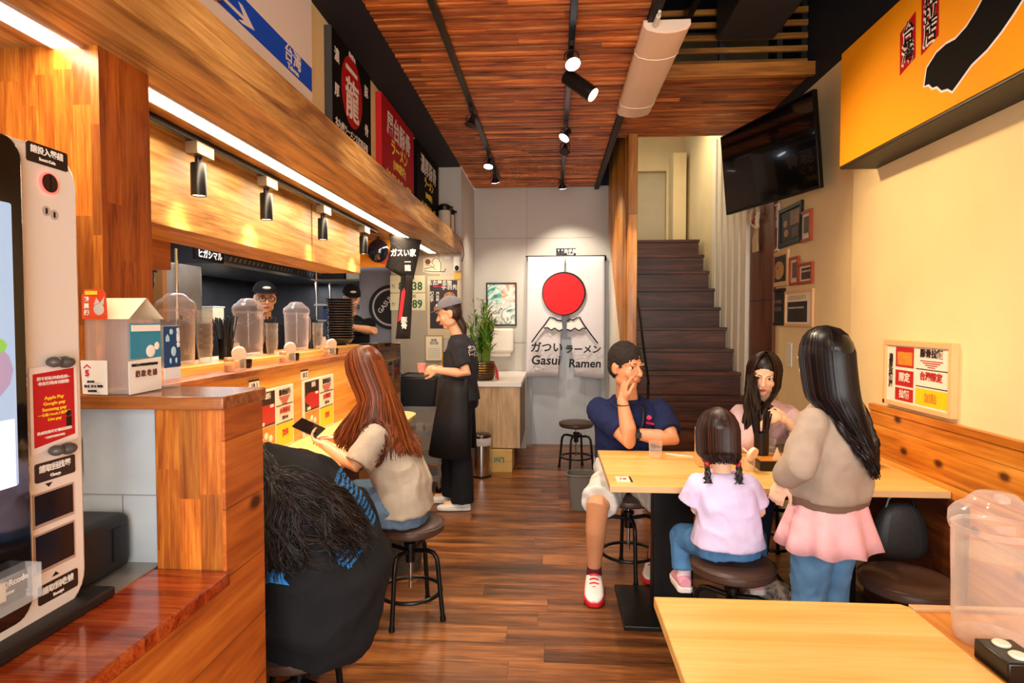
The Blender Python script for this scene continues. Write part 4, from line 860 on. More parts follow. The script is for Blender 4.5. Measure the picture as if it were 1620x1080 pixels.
for i in range(34):
    a = random.uniform(0, 2 * PI); r = .075 * math.sqrt(random.random()); h = random.uniform(.30, .62)
    x, y = r * math.cos(a), r * math.sin(a); tip = V((x * 1.9, y * 1.9, .17 + h))
    mb.tube([(x, y, .16), (x * 1.3, y * 1.3, .17 + h * .5), tip], [.006, .005, .003], 6)
    for j in range(15):
        f = .25 + .75 * j / 14; p = V((x, y, .16)).lerp(tip, f); b = random.uniform(0, 2 * PI)
        el = random.uniform(.15, 1.2); L = random.uniform(.09, .17) * (1 - .2 * f); d = V((math.cos(b) * math.cos(el), math.sin(b) * math.cos(el), math.sin(el)))
        sd = d.cross(V((0, 0, 1))).normalized() * L * .085
        q = p + d * L * .5 + V((0, 0, .01)); e = p + d * L - V((0, 0, L * .22 * (1.2 - el)))
        tgt = lf if random.random() < .7 else lf2
        tgt.add([p, q + sd, e, q - sd], [(0, 1, 2, 3)])
mb.build('stems', mat('stem_green', '#6f8a2a', .5), t)
lf.build('leaves', mat('leaf_green', '#3f7a1c', .45, var=.25, vscale=30), t); lf2.build('leaves', mat('leaf_lime', '#8fb02e', .45, var=.2, vscale=30), t)
MB().tube([(.11, -.05, .17), (.135, -.06, .12), (.13, -.07, .02)], .008, 8).tube([(.115, -.06, .17), (.15, -.07, .08), (.15, -.08, .01)], [.006, .008, .012], 8).build('red_ribbon', mat('ribbon_red', '#b0141c', .6), t)
t = thing('pedal_bin', 'round steel pedal bin with white liner beside the oak cabinet', 'bin', (-.665, 5.62, 0))
MB().lathe([(.088, 0), (.09, .01), (.09, .36)], n=32).build('body', M_chrome, t)
MB().lathe([(.092, 0), (.094, .005), (.092, .02)], n=32).build('base_ring', M_black, t)
MB().lathe([(.091, .30), (.096, .31), (.098, .36), (.093, .375)], n=32, caps=False).build('liner', mat('liner_white', '#d9d2cc', .6, bump=.4, bscale=40), t)
MB().lathe([(.093, .37), (.097, .375), (.096, .395), (.085, .405), (.04, .412)], n=32).build('lid', mat('lid_dark', '#5d5048', .25, .8, var=0), t)
t = thing('cardboard_box', 'yellowish cardboard box on the floor under the oak cabinet', 'box', (-.53, 5.98, 0))
MB().box(-.16, .145, -.19, .19, 0, .21).build('carton', mat('cardboard', '#c9a25e', .8, var=.08), t, bevel=.002)
MB().box(-.158, .143, -.192, -.189, .10, .105).build('tape_line', mat('tape', '#b08a48', .4), t)
text('lettering', 'Livi', .075, mat('print_teal', '#2f7a6a', .5, var=0), t, (.02, -.1925, .12), (PI / 2, PI, 0), bold=.002)

# ---------------- kitchen partition wall items ----------------
M_plate = mat('plate_cream', '#dcd8b8', .4, var=0); M_pg = mat('plate_green', '#1c5a34', .4, var=0)
for z, s1, s2, s3, lb in ((1.746, "東京 33", 'ち', '85-38', 'cream number plate with green digits 85-38, upper of the two on the wall'), (1.565, "大阪 500", 'か', '54-89', 'cream number plate with green digits, lower of the two on the wall')):
    t = thing('number_plate', lb, 'number plate', (-1.47, 6.1, z), 0, 'number plates')
    MB().box(-.18, .18, -.004, 0, 0, .172).build('plate', M_plate, t, bevel=.001)
    text('lettering', s1, .045, M_pg, t, (0, -.0052, .142), bold=.001); text('lettering', s2, .05, M_pg, t, (-.145, -.0052, .06)); text('lettering', s3, .115, M_pg, t, (.03, -.0052, .06), bold=.003, sx=.92)
t = thing('menu_poster', 'dark chicken wing menu poster on the partition wall behind the waitress', 'poster', (-1.10, 6.1, 1.28))
MB().box(-.165, .165, -.006, 0, 0, .63).build('backing', mat('poster_cream', '#cdbf9c', .6, var=0), t)
MB().box(-.14, .14, -.008, -.006, .1, .59).build('sheet', mat('poster_dark', '#2c2630', .5, var=.2, vscale=12), t)
for s, x, z, sz, m in (('名古屋名物', -.04, .56, .05, Wt), ('手羽先', .06, .515, .055, Wt), ('Nagoya Specialty', -.045, .527, .018, Rd), ('幻\nの\n手', -.12, .42, .04, Wt), ('風\nの\n味', -.06, .42, .035, Wt)): text('lettering', s, sz, m, t, (x, -.009, z), bold=.001, line=.9)
MB().ball((.06, -.009, .42), (.06, .002, .05)).ball((0, -.009, .3), (.1, .002, .07)).build('food_photo', mat('food_photo', '#a8794a', .5, var=.5, vscale=50), t)
t = thing('certificate', 'gold-framed white certificate low on the partition wall behind the waitress', 'certificate', (-1.20, 6.1, 1.045))
MB().box(-.095, .095, -.012, 0, 0, .268).build('frame', mat('gold_frame', '#b0904e', .4, .4), t)
MB().box(-.082, .082, -.0135, -.012, .013, .255).build('paper', mat('paper_cream', '#ece2c8', .6, var=0), t)
text('lettering', '營業\n登記證', .03, Bk, t, (0, -.0145, .2)); mb = MB()
for k in range(6): mb.box(-.06, .06, -.0145, -.0134, .04 + k * .018, .043 + k * .018)
mb.build('text_lines', mat('print_grey', '#8a8478', .6, var=0), t)
t = thing('wall_sticker', 'ink-drawn crouching cat sticker on the wall beside the number plates', 'sticker', (-1.21, 6.098, 1.935))
MB().prism([(-.1, .02), (-.02, 0), (.09, .0), (.1, .04), (.085, .14), (.04, .175), (.0, .16), (-.05, .165), (-.1, .15), (-.095, .08)], (0, 0, 0), (1, 0, 0), (0, 0, 1), .001).build('backing', mat('sticker_pale', '#d6cab2', .6, var=0), t)
MB().ball((-.05, -.002, .12), (.028, .002, .028)).build('brown_patch', mat('patch_brown', '#6e3522', .6, var=0), t)
MB().tube([(-.09, -.002, .03), (0, -.002, .02), (.08, -.002, .02), (.085, -.002, .1), (.06, -.002, .15), (.02, -.002, .16), (-.01, -.002, .12), (.02, -.002, .07), (-.04, -.002, .06), (-.09, -.002, .05)], .0035, 6).tube([(-.08, -.002, .09), (-.02, -.002, .08), (.03, -.002, .04)], .0025, 6).tube([(.07, -.002, .02), (.12, -.002, .02), (.13, -.002, .05)], .004, 6).build('ink_lines', Bk, t)
tag(MB().box(-1.09, -1.03, 6.094, 6.1, 2.08, 2.11).build('wall_label', mat('label_white', '#d8d0c2', .5, var=0)), 'tiny white label on the wall under the beam end', 'label')
t = thing('security_camera', 'white indoor security camera on the wall edge under the beam', 'camera', (-.955, 6.06, 1.95))
MB().box(-.038, .038, -.03, .03, 0, .16).build('body', mat('cam_white', '#e2ddd6', .3, var=0), t, bevel=.02, seg=4)
MB().ball((0, -.03, .035), (.022, .016, .026)).build('lens_eye', M_black, t)
tag(MB().box(-.99, -.92, 6.075, 6.1, 1.88, 1.945).build('camera_bracket', mat('bracket_yellow', '#d8b24a', .5, var=0)), 'small yellow note below the white security camera', 'note')
tag(MB().tube([(-.915, 6.02, 2.26), (-.89, 6.03, 2.19), (-.885, 6.05, 2.12), (-.905, 6.08, 2.06), (-.93, 6.09, 2.05)], .004, 6).build('cable', M_black), 'thin black cable looping off the beam end to the camera', 'cable')
t = thing('hanging_sign', 'amber board with a shiny dark round head hanging under the beam', 'sign', (-1.42, 4.92, 1.90))
MB().box(-.165, .162, 0, .012, 0, .22).build('board', mat('board_amber', '#f09a10', .5, var=0), t)
MB().cyl((-.13, .006, .21), (-.13, .006, .24), .002, n=6).cyl((.13, .006, .21), (.13, .006, .24), .002, n=6).build('hanger', M_black, t)
t = thing('round_lantern', 'shiny dark blue ball lantern with red trim in front of the amber board', 'lantern', (-1.40, 4.82, 2.02))
MB().ball((0, 0, 0), (.088, .07, .095), n=28).build('ball', mat('ball_navy', '#0c1524', .12, .1, var=0, coat=1), t)
MB().prism([(-.12, -.02), (-.05, -.08), (.04, -.105), (.11, -.04), (.13, .02), (.07, -.03), (0, -.07), (-.06, -.05)], (0, .03, 0), (1, 0, 0), (0, 0, 1), .02).build('red_trim', mat('trim_red', '#b5301a', .5, var=.1), t)
MB().cyl((0, 0, .09), (0, 0, .115), .01, n=8).build('hook', M_black, t)
# black banner
t = thing('hanging_banner', 'black twisted cloth banner with white characters hanging from the beam', 'banner', (-1.15, 4.6, 1.32))
def strip(p, name, m, n=10):
    vs = []
    for j in range(n + 1):
        v = j / n
        a = V(p[0]).lerp(V(p[2]), v); b = V(p[1]).lerp(V(p[3]), v)
        for i in range(7): u = i / 6; q = a.lerp(b, u); vs.append((q.x, q.y + .015 * math.sin(u * 6 + v * 3), q.z))
    return MB().add(vs, [(j * 7 + i, j * 7 + i + 1, (j + 1) * 7 + i + 1, (j + 1) * 7 + i) for j in range(n) for i in range(6)]).build(name, m, t, solid=.004)
M_ban = mat('banner_black', '#1a1512', .8, var=.1)
strip([(-.10, 0, .80), (.14, .05, .76), (-.07, -.02, .52), (.085, .0, .46)], 'wide_top', M_ban)
strip([(-.075, -.03, .74), (.05, .02, .66), (-.13, .0, .55), (.02, -.02, .46)], 'fold', M_ban)
strip([(-.005, -.01, .50), (.085, -.01, .48), (-.055, .0, .0), (.055, .01, .0)], 'tail', M_ban)
text('lettering', 'ガスい家', .06, Wt, t, (.02, -.045, .65), (PI / 2, 0, .1), bold=.002, sx=.8)
for s, z, x in (('一\n龍', .56, .05), ('豚\n骨', .12, .02)): text('lettering', s, .05, Wt, t, (x, -.03, z), bold=.001, line=.9)
MB().prism([(-.03, .13), (.0, .15), (.03, .36), (.02, .39), (-.0, .36)], (0, -.022, 0), (1, 0, 0), (0, 0, 1), .002).build('red_figure', Rd, t)

# ---------------- kitchen ----------------
t = thing('steel_fridge', 'tall brushed steel kitchen fridge with a vertical pipe in front', 'fridge', (-3.0, 4.09, 0))
MB().box(-.38, .40, -.27, .27, 0, 1.86).build('body', M_steel, t, bevel=.01)
MB().cyl((.44, -.1, .9), (.44, -.1, 1.95), .014, n=12).build('pipe', M_chrome, t)
MB().box(.40, .415, -.02, 0.0, .6, 1.5).build('door_seam', M_black, t)
t = thing('range_hood', 'dark steel extractor hood with painted reflection slashes over the kitchen back', 'hood', (-2.9, 5.9, 1.90))
MB().prism([(-.5, .0), (.35, .0), (.35, .07), (-.1, .45), (-.5, .45)], (0, -1.4, 0), (1, 0, 0), (0, 0, 1), -2.6).build('hood_body', M_dsteel, t, bevel=.004)
mb = MB()
for i in range(22): y = -1.25 + i * .075 + (.08 if i > 7 else 0) + (.08 if i > 14 else 0); mb.prism([(y, .03), (y + .02, .03), (y + .05, .068), (y + .03, .068)], (.352, 0, 0), (0, 1, 0), (0, 0, 1), .001)
mb.build('reflection_marks', mat('reflection_light', '#a8a49e', .35, .4, var=0), t)  # pale slashes painted on the hood front for a reflection of lettering
MB().box(.345, .36, -1.4, 1.2, -.012, .012).build('lip', M_chrome, t)
t2 = thing('wall_sign', 'dark strip sign with white katakana under the kitchen ceiling', 'sign', (-2.44, 4.04, 1.885))
MB().box(-.02, 0, -.02, .34, 0, .08).build('plate', M_sk, t2); text('lettering', 'ヒガシマル', .062, Wt, t2, (.0015, .16, .038), FACE_PX, bold=.002)
t = thing('storage_rack', 'steel storage rack with boxes at the far end of the kitchen', 'rack', (-2.50, 6.35, 0))
for x in (-.02, .50):
    for y in (0, .4): MB().cyl((x, y, 0), (x, y, 2.1), .014, n=10).build('post', M_chrome, t)
for z in (1.0, 1.45, 1.62, 1.88): MB().box(-.04, .52, -.02, .42, z, z + .02).build('shelf', M_steel, t)
kit = [('plastic_crate', 'blue plastic crate on the kitchen rack', 'crate', '#16336e', (-2.34, 6.5, 1.47), (.13, .1, .13), ), ('storage_box', 'white food container on the kitchen rack, upper', 'container', '#d8d0c4', (-2.12, 6.5, 1.64), (.07, .08, .11)), ('storage_box', 'white food container on the kitchen rack, lower', 'container', '#c9c4bc', (-2.10, 6.5, 1.47), (.08, .08, .10)), ('storage_box', 'pale box on the top shelf of the kitchen rack', 'container', '#b9ac94', (-2.12, 6.5, 1.90), (.1, .08, .10)), ('storage_box', 'black box on the top shelf of the kitchen rack', 'container', '#1c1a1c', (-2.36, 6.5, 1.90), (.12, .1, .12))]
for nm, lb, ct, colr, p, s in kit:
    m = mat('kit_' + colr.strip('#'), colr, .45, var=0)
    tt = thing(nm, lb, ct, p)
    mb = MB().box(-s[0], s[0], -s[1], s[1], 0, s[2]).build('tub', m, tt, bevel=.006)
    MB().box(-s[0] - .006, s[0] + .006, -s[1] - .006, s[1] + .006, s[2], s[2] + .012).build('lid', m, tt, bevel=.003)
t = thing('work_table', 'steel kitchen work table with a pan standing behind the bar', 'work table', (-2.95, 5.9, 0))
MB().box(-.4, .25, -1.2, 1.2, .86, .9).build('top', M_steel, t); MB().box(-.38, .2, -1.18, 1.18, .1, .86).build('cupboard', M_dsteel, t)
for y, r, h, nm, lb in ((5.0, .13, .25, 'stock_pot', 'tall dark stock pot on the kitchen work table'), (5.45, .15, .32, 'stock_pot', 'second dark stock pot on the kitchen work table, farther back')):
    t = thing(nm, lb, 'pot', (-2.9, y, .901)); MB().lathe([(r, 0), (r, h), (r - .006, h), (r - .006, .01), (.001, .01)], n=28, caps=False).build('pot', M_steel, t); MB().tube([(r, -.04, h * .8), (r + .035, -.03, h * .8), (r + .035, .03, h * .8), (r, .04, h * .8)], .006, 6).build('handle', M_black, t)
struct('wall_kitchen_niche', MB().box(-2.9, -2.2, 3.3, 3.34, 0, 2.1), mat('niche_tan', '#b07a44', .6))
t = thing('kitchen_curtain', 'grey noren with round black ramen shop logo in the kitchen doorway', 'curtain', (-1.85, 6.222, 1.0))
cloth(-.16, .24, -.15, .24, 1.02, 0, 0, 'cloth', t, m=mat('kcloth', '#8d8c96', .8, var=.05))
MB().cyl((.18, -.03, .60), (.18, -.032, .60), .23, n=48).build('black_disc', Bk, t)
MB().cyl((.18, -.0325, .60), (.18, -.034, .60), .195, n=48).build('ring', mat('ring_grey', '#b9b6bc', .6, var=0), t)
MB().cyl((.18, -.0345, .60), (.18, -.036, .60), .175, n=48).build('inner_disc', Bk, t)
text('lettering', 'GASUI', .07, Wt, t, (.12, -.038, .62), (PI / 2, -.9, 0), bold=.001)
# ---------------- waitress trolley ----------------
t = thing('service_trolley', 'steel service trolley with shelves standing in front of the waitress', 'trolley', (-1.15, 5.25, 0))
for x in (-.17, .19):
    for y in (-.2, .2): MB().cyl((x, y, .05), (x, y, .70), .012, n=8).build('post', M_steel, t); MB().ball((x, y, .03), .03, n=10).build('wheel', M_black, t)
for z in (.1, .25, .48, .685): MB().box(-.18, .2, -.21, .21, z, z + .025).box(-.18, .2, -.212, -.205, z, z + .05).build('shelf', M_steel, t)
t = thing('dish_tub', 'black dish tub with rolled edge on top of the steel trolley', 'tub', (-1.14, 5.25, .712))
MB().rings([[(-.14, -.16, 0), (.14, -.16, 0), (.14, .16, 0), (-.14, .16, 0)], [(-.17, -.19, .27), (.17, -.19, .27), (.17, .19, .27), (-.17, .19, .27)]], True).build('tub', mat('tub_black', '#17171b', .5, var=0), t, bevel=.02)
MB().tube([(-.175, -.195, .27), (.175, -.195, .27), (.175, .195, .27), (-.175, .195, .27)], .009, 8, loop=True).build('rim', M_black, t)
for i, x in enumerate((-1.22, -1.13, -1.05)):
    tag(MB().lathe([(.03, 0), (.036, .08), (.033, .08), (.028, .004), (.001, .004)], n=16, caps=False).build('cup', M_cup, loc=(x, 5.1, .507)), ['used glass on the trolley shelf, beside the bar end', 'used glass in the middle of the trolley shelf', 'used glass on the trolley shelf, by the waitress apron'][i], 'cup', 'glasses on the trolley')

# ---------------- stools ----------------
M_vinyl = mat('vinyl_brown', '#4b352b', .38, var=.08, bump=.06, bscale=120)
def make_stool(lab, loc, rz, h=.48):
    t = thing('round_stool', lab, 'stool', loc, rz, 'round swivel stools')
    MB().lathe([(.001, -.052), (.155, -.052), (.167, -.042), (.170, -.022), (.165, -.010), (.150, -.001), (.10, .004), (.001, .006)], (0, 0, h - .006), 48, caps=False).build('seat', M_vinyl, t)
    MB().lathe([(.168, 0), (.173, .003), (.168, .006)], (0, 0, h - .022), 48, caps=False).build('piping', M_vinyl, t)
    MB().lathe([(.10, 0), (.10, .01), (.03, .012)], (0, 0, h - .07), 28).build('seat_plate', M_black, t)
    MB().cyl((0, 0, .14), (0, 0, h - .06), .0105, n=14).build('spindle', M_chrome, t)
    MB().cyl((0, 0, .27), (0, 0, .36), .024, n=20).lathe([(.024, 0), (.032, .004), (.032, .02), (.024, .024)], (0, 0, .345), 20).build('hub', M_black, t)
    for k in range(4):
        a = PI / 4 + k * PI / 2; c, s = math.cos(a), math.sin(a)
        P = [(.02, .325), (.10, .335), (.128, .328), (.146, .305), (.152, .27), (.165, .13), (.178, .012)]
        lg = MB().tube([(r * c, r * s, z) for r, z in P], .0115, 10).build('leg', M_black, t)
        MB().cyl((.179 * c, .179 * s, 0), (.177 * c, .177 * s, .022), .015, n=12).build('rubber_foot', M_black, lg)
    MB().tube([(.152 * math.cos(a), .152 * math.sin(a), .125) for a in [2 * PI * i / 40 for i in range(40)]], .0095, 8, loop=True).build('foot_ring', M_black, t)
    return t
S0 = make_stool('round brown stool under the woman using a phone at the bar', (-.70, 2.93, 0), .5)
for loc, rz, lb in (((-.80, 1.84, 0), .2, 'round brown stool under the black-shirted woman at the bar, nearest the camera'), ((.44, 3.50, 0), .9, 'round brown stool under the man in the navy polo shirt'), ((.745, 2.53, 0), .3, 'round brown stool under the small child in lilac'),
                    ((1.37, 2.41, 0), .6, 'empty round brown stool by the pine wall, next to the standing girl'), ((.235, 5.95, 0), .4, 'empty round stool against the back wall near the stairs'), ((1.30, 3.72, 0), .1, 'round brown stool under the woman in pink at the table')):
    dup(S0, loc, rz, lb)

# ---------------- tables ----------------
t = thing('dining_table', 'long pale wooden dining table where the family sits, against the right wall', 'table', (.95, 2.97, 0))
part(t, 'tabletop', MB().box(.25, 1.652, 2.612, 3.33, .722, .75).mi(1).box(.249, 1.652, 2.611, 2.6118, .723, .749).box(.2485, .2495, 2.612, 3.33, .723, .749), [M_top, M_topedge], bevel=.003)
for x in (.60, 1.38):
    part(t, 'column', MB().box(x - .10, x + .10, 3.02, 3.10, .02, .722), M_black, bevel=.006)
    part(t, 'base_plate', MB().box(x - .26, x + .26, 2.84, 3.30, 0, .022), M_black, bevel=.004)
    part(t, 'top_plate', MB().box(x - .2, x + .2, 2.8, 3.25, .712, .722), M_black)
t = thing('dining_table', 'pale wooden table top in the foreground, empty, nearest the camera', 'table', (.57, 1.2, 0))
part(t, 'tabletop', MB().prism([(.262, .55), (.888, .55), (.888, 1.545), (.872, 1.562), (.262, 1.562)], (0, 0, .722), (1, 0, 0), (0, 1, 0), .028), M_top, bevel=.003)
part(t, 'column', MB().box(.5, .66, 1.02, 1.10, .02, .722), M_black, bevel=.006)
part(t, 'base_plate', MB().box(.36, .80, .80, 1.28, 0, .022), M_black, bevel=.004)
t = thing('wall_shelf_table', 'orange wooden side shelf with pale rim between the near table and pine wall', 'shelf', (1.3, 1.0, 0))
part(t, 'top', MB().box(.892, 1.652, .4, 1.54, .715, .742), wood('shelf_orange', ['#b5651c', '#d98a35', '#e8a24e'], 'Y', 'X', sc=5, stretch=8, rough=.3), bevel=.002)
part(t, 'pale_rim', MB().box(.892, 1.652, 1.54, 1.562, .715, .750), M_topedge, bevel=.002)
for y in (.5, 1.4): part(t, 'bracket', MB().box(1.30, 1.652, y, y + .03, .45, .715), M_black)
# items on the near shelf
t = thing('condiment_tray', 'black condiment box with two pale lids beside the near water jug', 'condiment box', (.93, 1.285, .743))
MB().box(-.032, .045, -.05, .05, 0, .042).build('box', mat('tray_black2', '#120d0b', .3, var=0), t, bevel=.004)
for y in (-.022, .024): MB().lathe([(.016, 0), (.017, .003), (.014, .006)], (.006, y, .042), 20).build('lid', mat('lid_pale', '#eadfc8', .4, var=0), t)
t = thing('sauce_jar', 'red labelled sauce jar with cream lid at the picture edge', 'jar', (1.06, 1.33, .743))
MB().lathe([(.034, 0), (.036, .004), (.036, .07), (.032, .08)], n=28).build('jar', mat('jar_red', '#b8141a', .3, var=.1), t); MB().lathe([(.034, .08), (.035, .083), (.035, .1), (.03, .104)], n=28).build('lid', mat('lid_pale', '#eadfc8', .4), t)
# items on the family table
def glass_cup(lab, loc, h=.085):
    t = thing('drinking_glass', lab, 'glass', loc)
    MB().lathe([(.029, 0), (.031, .002), (.036, h), (.034, h), (.029, .008), (.001, .008)], n=28, caps=False).build('glass', M_cup, t)
    MB().lathe([(.028, .0085), (.031, h * .5), (.001, h * .5)], n=24, caps=False).build('water', M_water, t)
glass_cup('clear plastic water glass in front of the man on the table', (.535, 3.17, .751))
glass_cup('water glass before the woman in pink, beside the chopsticks', (1.14, 3.26, .751))
t = thing('seat_tag', 'small white and dark number tag stuck on the table corner', 'number tag', (.315, 2.72, .7505))
MB().box(-.03, .03, -.045, .045, 0, .002).build('plate', M_mw, t); MB().box(.03, .04, -.045, .045, 0, .0022).build('dark_edge', M_mk, t)
text('lettering', '10', .035, Rd, t, (0, 0, .003), (0, 0, -.2), bold=.001)
tag(MB().prism([(0, 0), (.05, -.045), (.13, -.07), (.135, -.05), (.06, -.015), (.01, .012)], (.60, 3.26, .7505), (1, 0, 0), (0, 1, 0), .003).build('chopstick_sleeve', mat('sleeve_white', '#f0e2cc', .6, var=0)), 'white paper chopstick sleeve lying beside the water glass', 'paper sleeve')
t = thing('napkin_box', 'cream upright napkin box on the table behind the child', 'napkin box', (.745, 3.02, .751))
MB().box(-.035, .03, -.05, .05, 0, .18).build('box', mat('napkin_wood', '#dcae72', .5, var=.05), t, bevel=.003); MB().box(-.025, .02, -.035, .035, .18, .19).build('napkins', Wt, t)
chop_holder('black cup of black chopsticks on the family table', (1.03, 3.05, .80), 30)
t = thing('condiment_tray', 'black and orange condiment box under the chopstick cup on family table', 'condiment box', (1.07, 3.0, .751))
MB().box(-.09, .09, -.085, .10, 0, .045).build('box', mat('tray_black2', '#120d0b', .3, var=0), t, bevel=.003); MB().box(-.086, .086, -.081, .096, .045, .048).build('top', mat('tray_amber', '#c9822e', .4), t)
tag(MB().prism([(-.02, 0), (.022, 0), (.0, .06)], (1.065, 2.94, .80), (1, 0, 0), (0, 0, 1), .006).build('table_card', mat('card_ivory', '#e6d3bc', .5)), 'small white folded card standing on the family condiment box', 'card')
flip_jar('condiment jar with round pink open lid, right of the child on the table', (.93, 2.92, .751), None)
spice_jar('red-topped spice shaker beside the pink-lidded jar on the table', (.905, 3.10, .751), '#c02020', None)
t = thing('ramen_bowl_black', 'dark bowl in front of the woman in pink on the table', 'bowl', (1.24, 3.19, .751))
MB().lathe([(.04, 0), (.042, .006), (.08, .03), (.095, .06), (.09, .06), (.07, .03), (.001, .012)], n=32, caps=False).build('bowl', M_bowl, t)
t['category'] = 'bowl'; t.name = 'ramen_bowl'
t = thing('spoon_rest', 'small orange dish with food next to the dark bowl', 'dish', (1.20, 3.07, .751)); MB().lathe([(.03, 0), (.045, .012), (.042, .013), (.001, .004)], n=24, caps=False).build('dish', mat('dish_orange', '#d0662a', .4), t); MB().ball((0, 0, .012), (.025, .02, .008)).build('food', mat('food_yellow', '#e0b050', .7), t)
t.name = 'small_dish'
# bags, baskets, bins
t = thing('handbag', 'dark grey bag hanging from the wall below the family table', 'bag', (1.50, 2.70, .42))
MB().rings([[(x, y, z) for x, y in ((-.1 * w, -.05 * w), (.1 * w, -.05 * w), (.12 * w, 0), (.1 * w, .05 * w), (-.1 * w, .05 * w), (-.12 * w, 0))] for z, w in ((0, 1.0), (.1, 1.05), (.2, .85), (.26, .45))]).build('body', mat('bag_charcoal', '#26282a', .5, bump=.3, bscale=20), t, sub=2)
for s in (-1, 1): MB().tube([(s * .07, 0, .2), (s * .05, 0, .27), (.0, 0, .31)], .008, 8).build('strap', M_black, t)
t = thing('backpack', 'grey marbled soft bag on the floor between the stool and jeans', 'bag', (.97, 2.72, 0))
MB().ball((0, 0, .16), (.13, .11, .16), n=24).ball((.02, -.06, .12), (.09, .06, .09), n=20).build('bag_body', splash('sp_bag', ['#1b1a1c', '#8f8a82', '#c9c2b6', '#3a3836'], 16), t)
MB().tube([(-.05, .0, .3), (0, .0, .37), (.05, 0, .3)], .009, 8).build('handle', M_black, t)
t = thing('leather_bag', 'brown leather bag on the table behind the long-haired girl', 'bag', (1.47, 3.05, .751))
MB().rings([[(x * w, y * w, z) for x, y in ((-.12, -.06), (.12, -.06), (.13, 0), (.12, .06), (-.12, .06), (-.13, 0))] for z, w in ((0, 1), (.06, .98), (.12, .6), (.15, .2))]).build('body', mat('leather_brown', '#6b3618', .45, var=.15), t, sub=1)
MB().tube([(-.06, 0, .13), (-.03, 0, .2), (.03, 0, .2), (.06, 0, .13)], .006, 8).build('handle', mat('leather_dk', '#3e1d0c', .45), t)
def basket(lab, loc, r0, r1, h, m, name='wastepaper_bin', cat='bin'):
    t = thing(name, lab, cat, loc)
    def rr(r, z, k=.78): return [(r * (abs(math.cos(a)) ** .6) * (1 if math.cos(a) > 0 else -1), r * k * (abs(math.sin(a)) ** .6) * (1 if math.sin(a) > 0 else -1), z) for a in [2 * PI * i / 32 for i in range(32)]]
    MB().rings([rr(r0, 0), rr(r1, h), rr(r1 - .006, h), rr(r0 - .006, .008)]).build('body', m, t)
    MB().tube(rr(r1, h), .007, 8, loop=True).build('rim', m, t)
    return t
basket('grey plastic waste bin on the floor behind the seated man', (.24, 4.72, 0), .10, .125, .27, mat('bin_grey', '#6b6660', .5))
M_wick = mat('wicker', '#4d4238', .7, var=.5, vscale=90, bump=.8, bscale=150)
b = basket('woven dark basket on the floor behind the phone user stool', (-.90, 3.50, 0), .12, .15, .25, M_wick, 'storage_basket', 'basket')

t = thing('handrail', 'slim dark handrail at the left edge of the stairs behind the man', 'handrail', (.75, 5.2, 0))
MB().tube([(-.005, .22, 1.66), (-.01, 0, 1.47), (-.015, -.25, 1.22), (-.015, -.5, .98)], .012, 8).build('rail', M_black, t)
MB().cyl((-.015, -.48, 0), (-.015, -.48, 1.0), .011, n=8).build('post', M_black, t)
tag(MB().box(1.688, 1.699, 4.42, 4.52, 1.13, 1.30).build('wall_switch', mat('switch_white', '#e0d8c8', .4, var=0), bevel=.003), 'white wall switch plate behind the woman in pink', 'switch')
tag(MB().box(-1.075, -1.05, 1.272, 1.2832, 1.12, 1.20).build('wall_socket', mat('switch_white', '#e0d8c8', .4, var=0), bevel=.003), 'white socket plate on the pale plaster panel beside the kiosk', 'socket')

t = thing('wall_shelf', 'steel wall shelf deep in the kitchen behind the cook with glasses', 'shelf', (-3.45, 5.6, 1.42))
MB().box(-.14, .16, -1.0, .6, 0, .02).box(-.14, -.12, -1.0, .6, .02, .1).build('shelf_board', M_steel, t)
for y in (-.9, .5): MB().beam((-.14, y, -.15), (.12, y, 0), .015, .02).build('bracket', M_steel, t)
for i, (nm, lb, ct, y, r, h, colr) in enumerate((('storage_box', 'white box on the kitchen wall shelf, beside the steel fridge', 'container', 4.75, .09, .13, '#d5cfc6'), ('sauce_bottle', 'dark sauce bottle on the kitchen wall shelf', 'bottle', 5.0, .04, .24, '#231a16'), ('sauce_bottle', 'amber sauce bottle on the kitchen wall shelf', 'bottle', 5.15, .035, .22, '#7a4a1c'),
        ('storage_box', 'grey container on the kitchen wall shelf, in its middle', 'container', 5.42, .1, .12, '#8d8f92'), ('storage_box', 'cream container on the far end of the kitchen wall shelf', 'container', 5.85, .1, .15, '#cbbd9c'))):
    m = mat('kit_' + colr.strip('#'), colr, .35, var=0); tt = thing(nm, lb, ct, (-3.42, y, 1.441))
    if 'box' in nm: MB().box(-r, r, -r, r, 0, h).build('tub', m, tt, bevel=.008); MB().box(-r - .005, r + .005, -r - .005, r + .005, h, h + .012).build('lid', M_white, tt)
    else: MB().lathe([(r, 0), (r, h * .6), (r * .4, h * .78), (r * .35, h)], n=18).build('bottle', m, tt); MB().lathe([(r * .42, h), (r * .42, h + .02)], n=14).build('cap', Rd, tt)
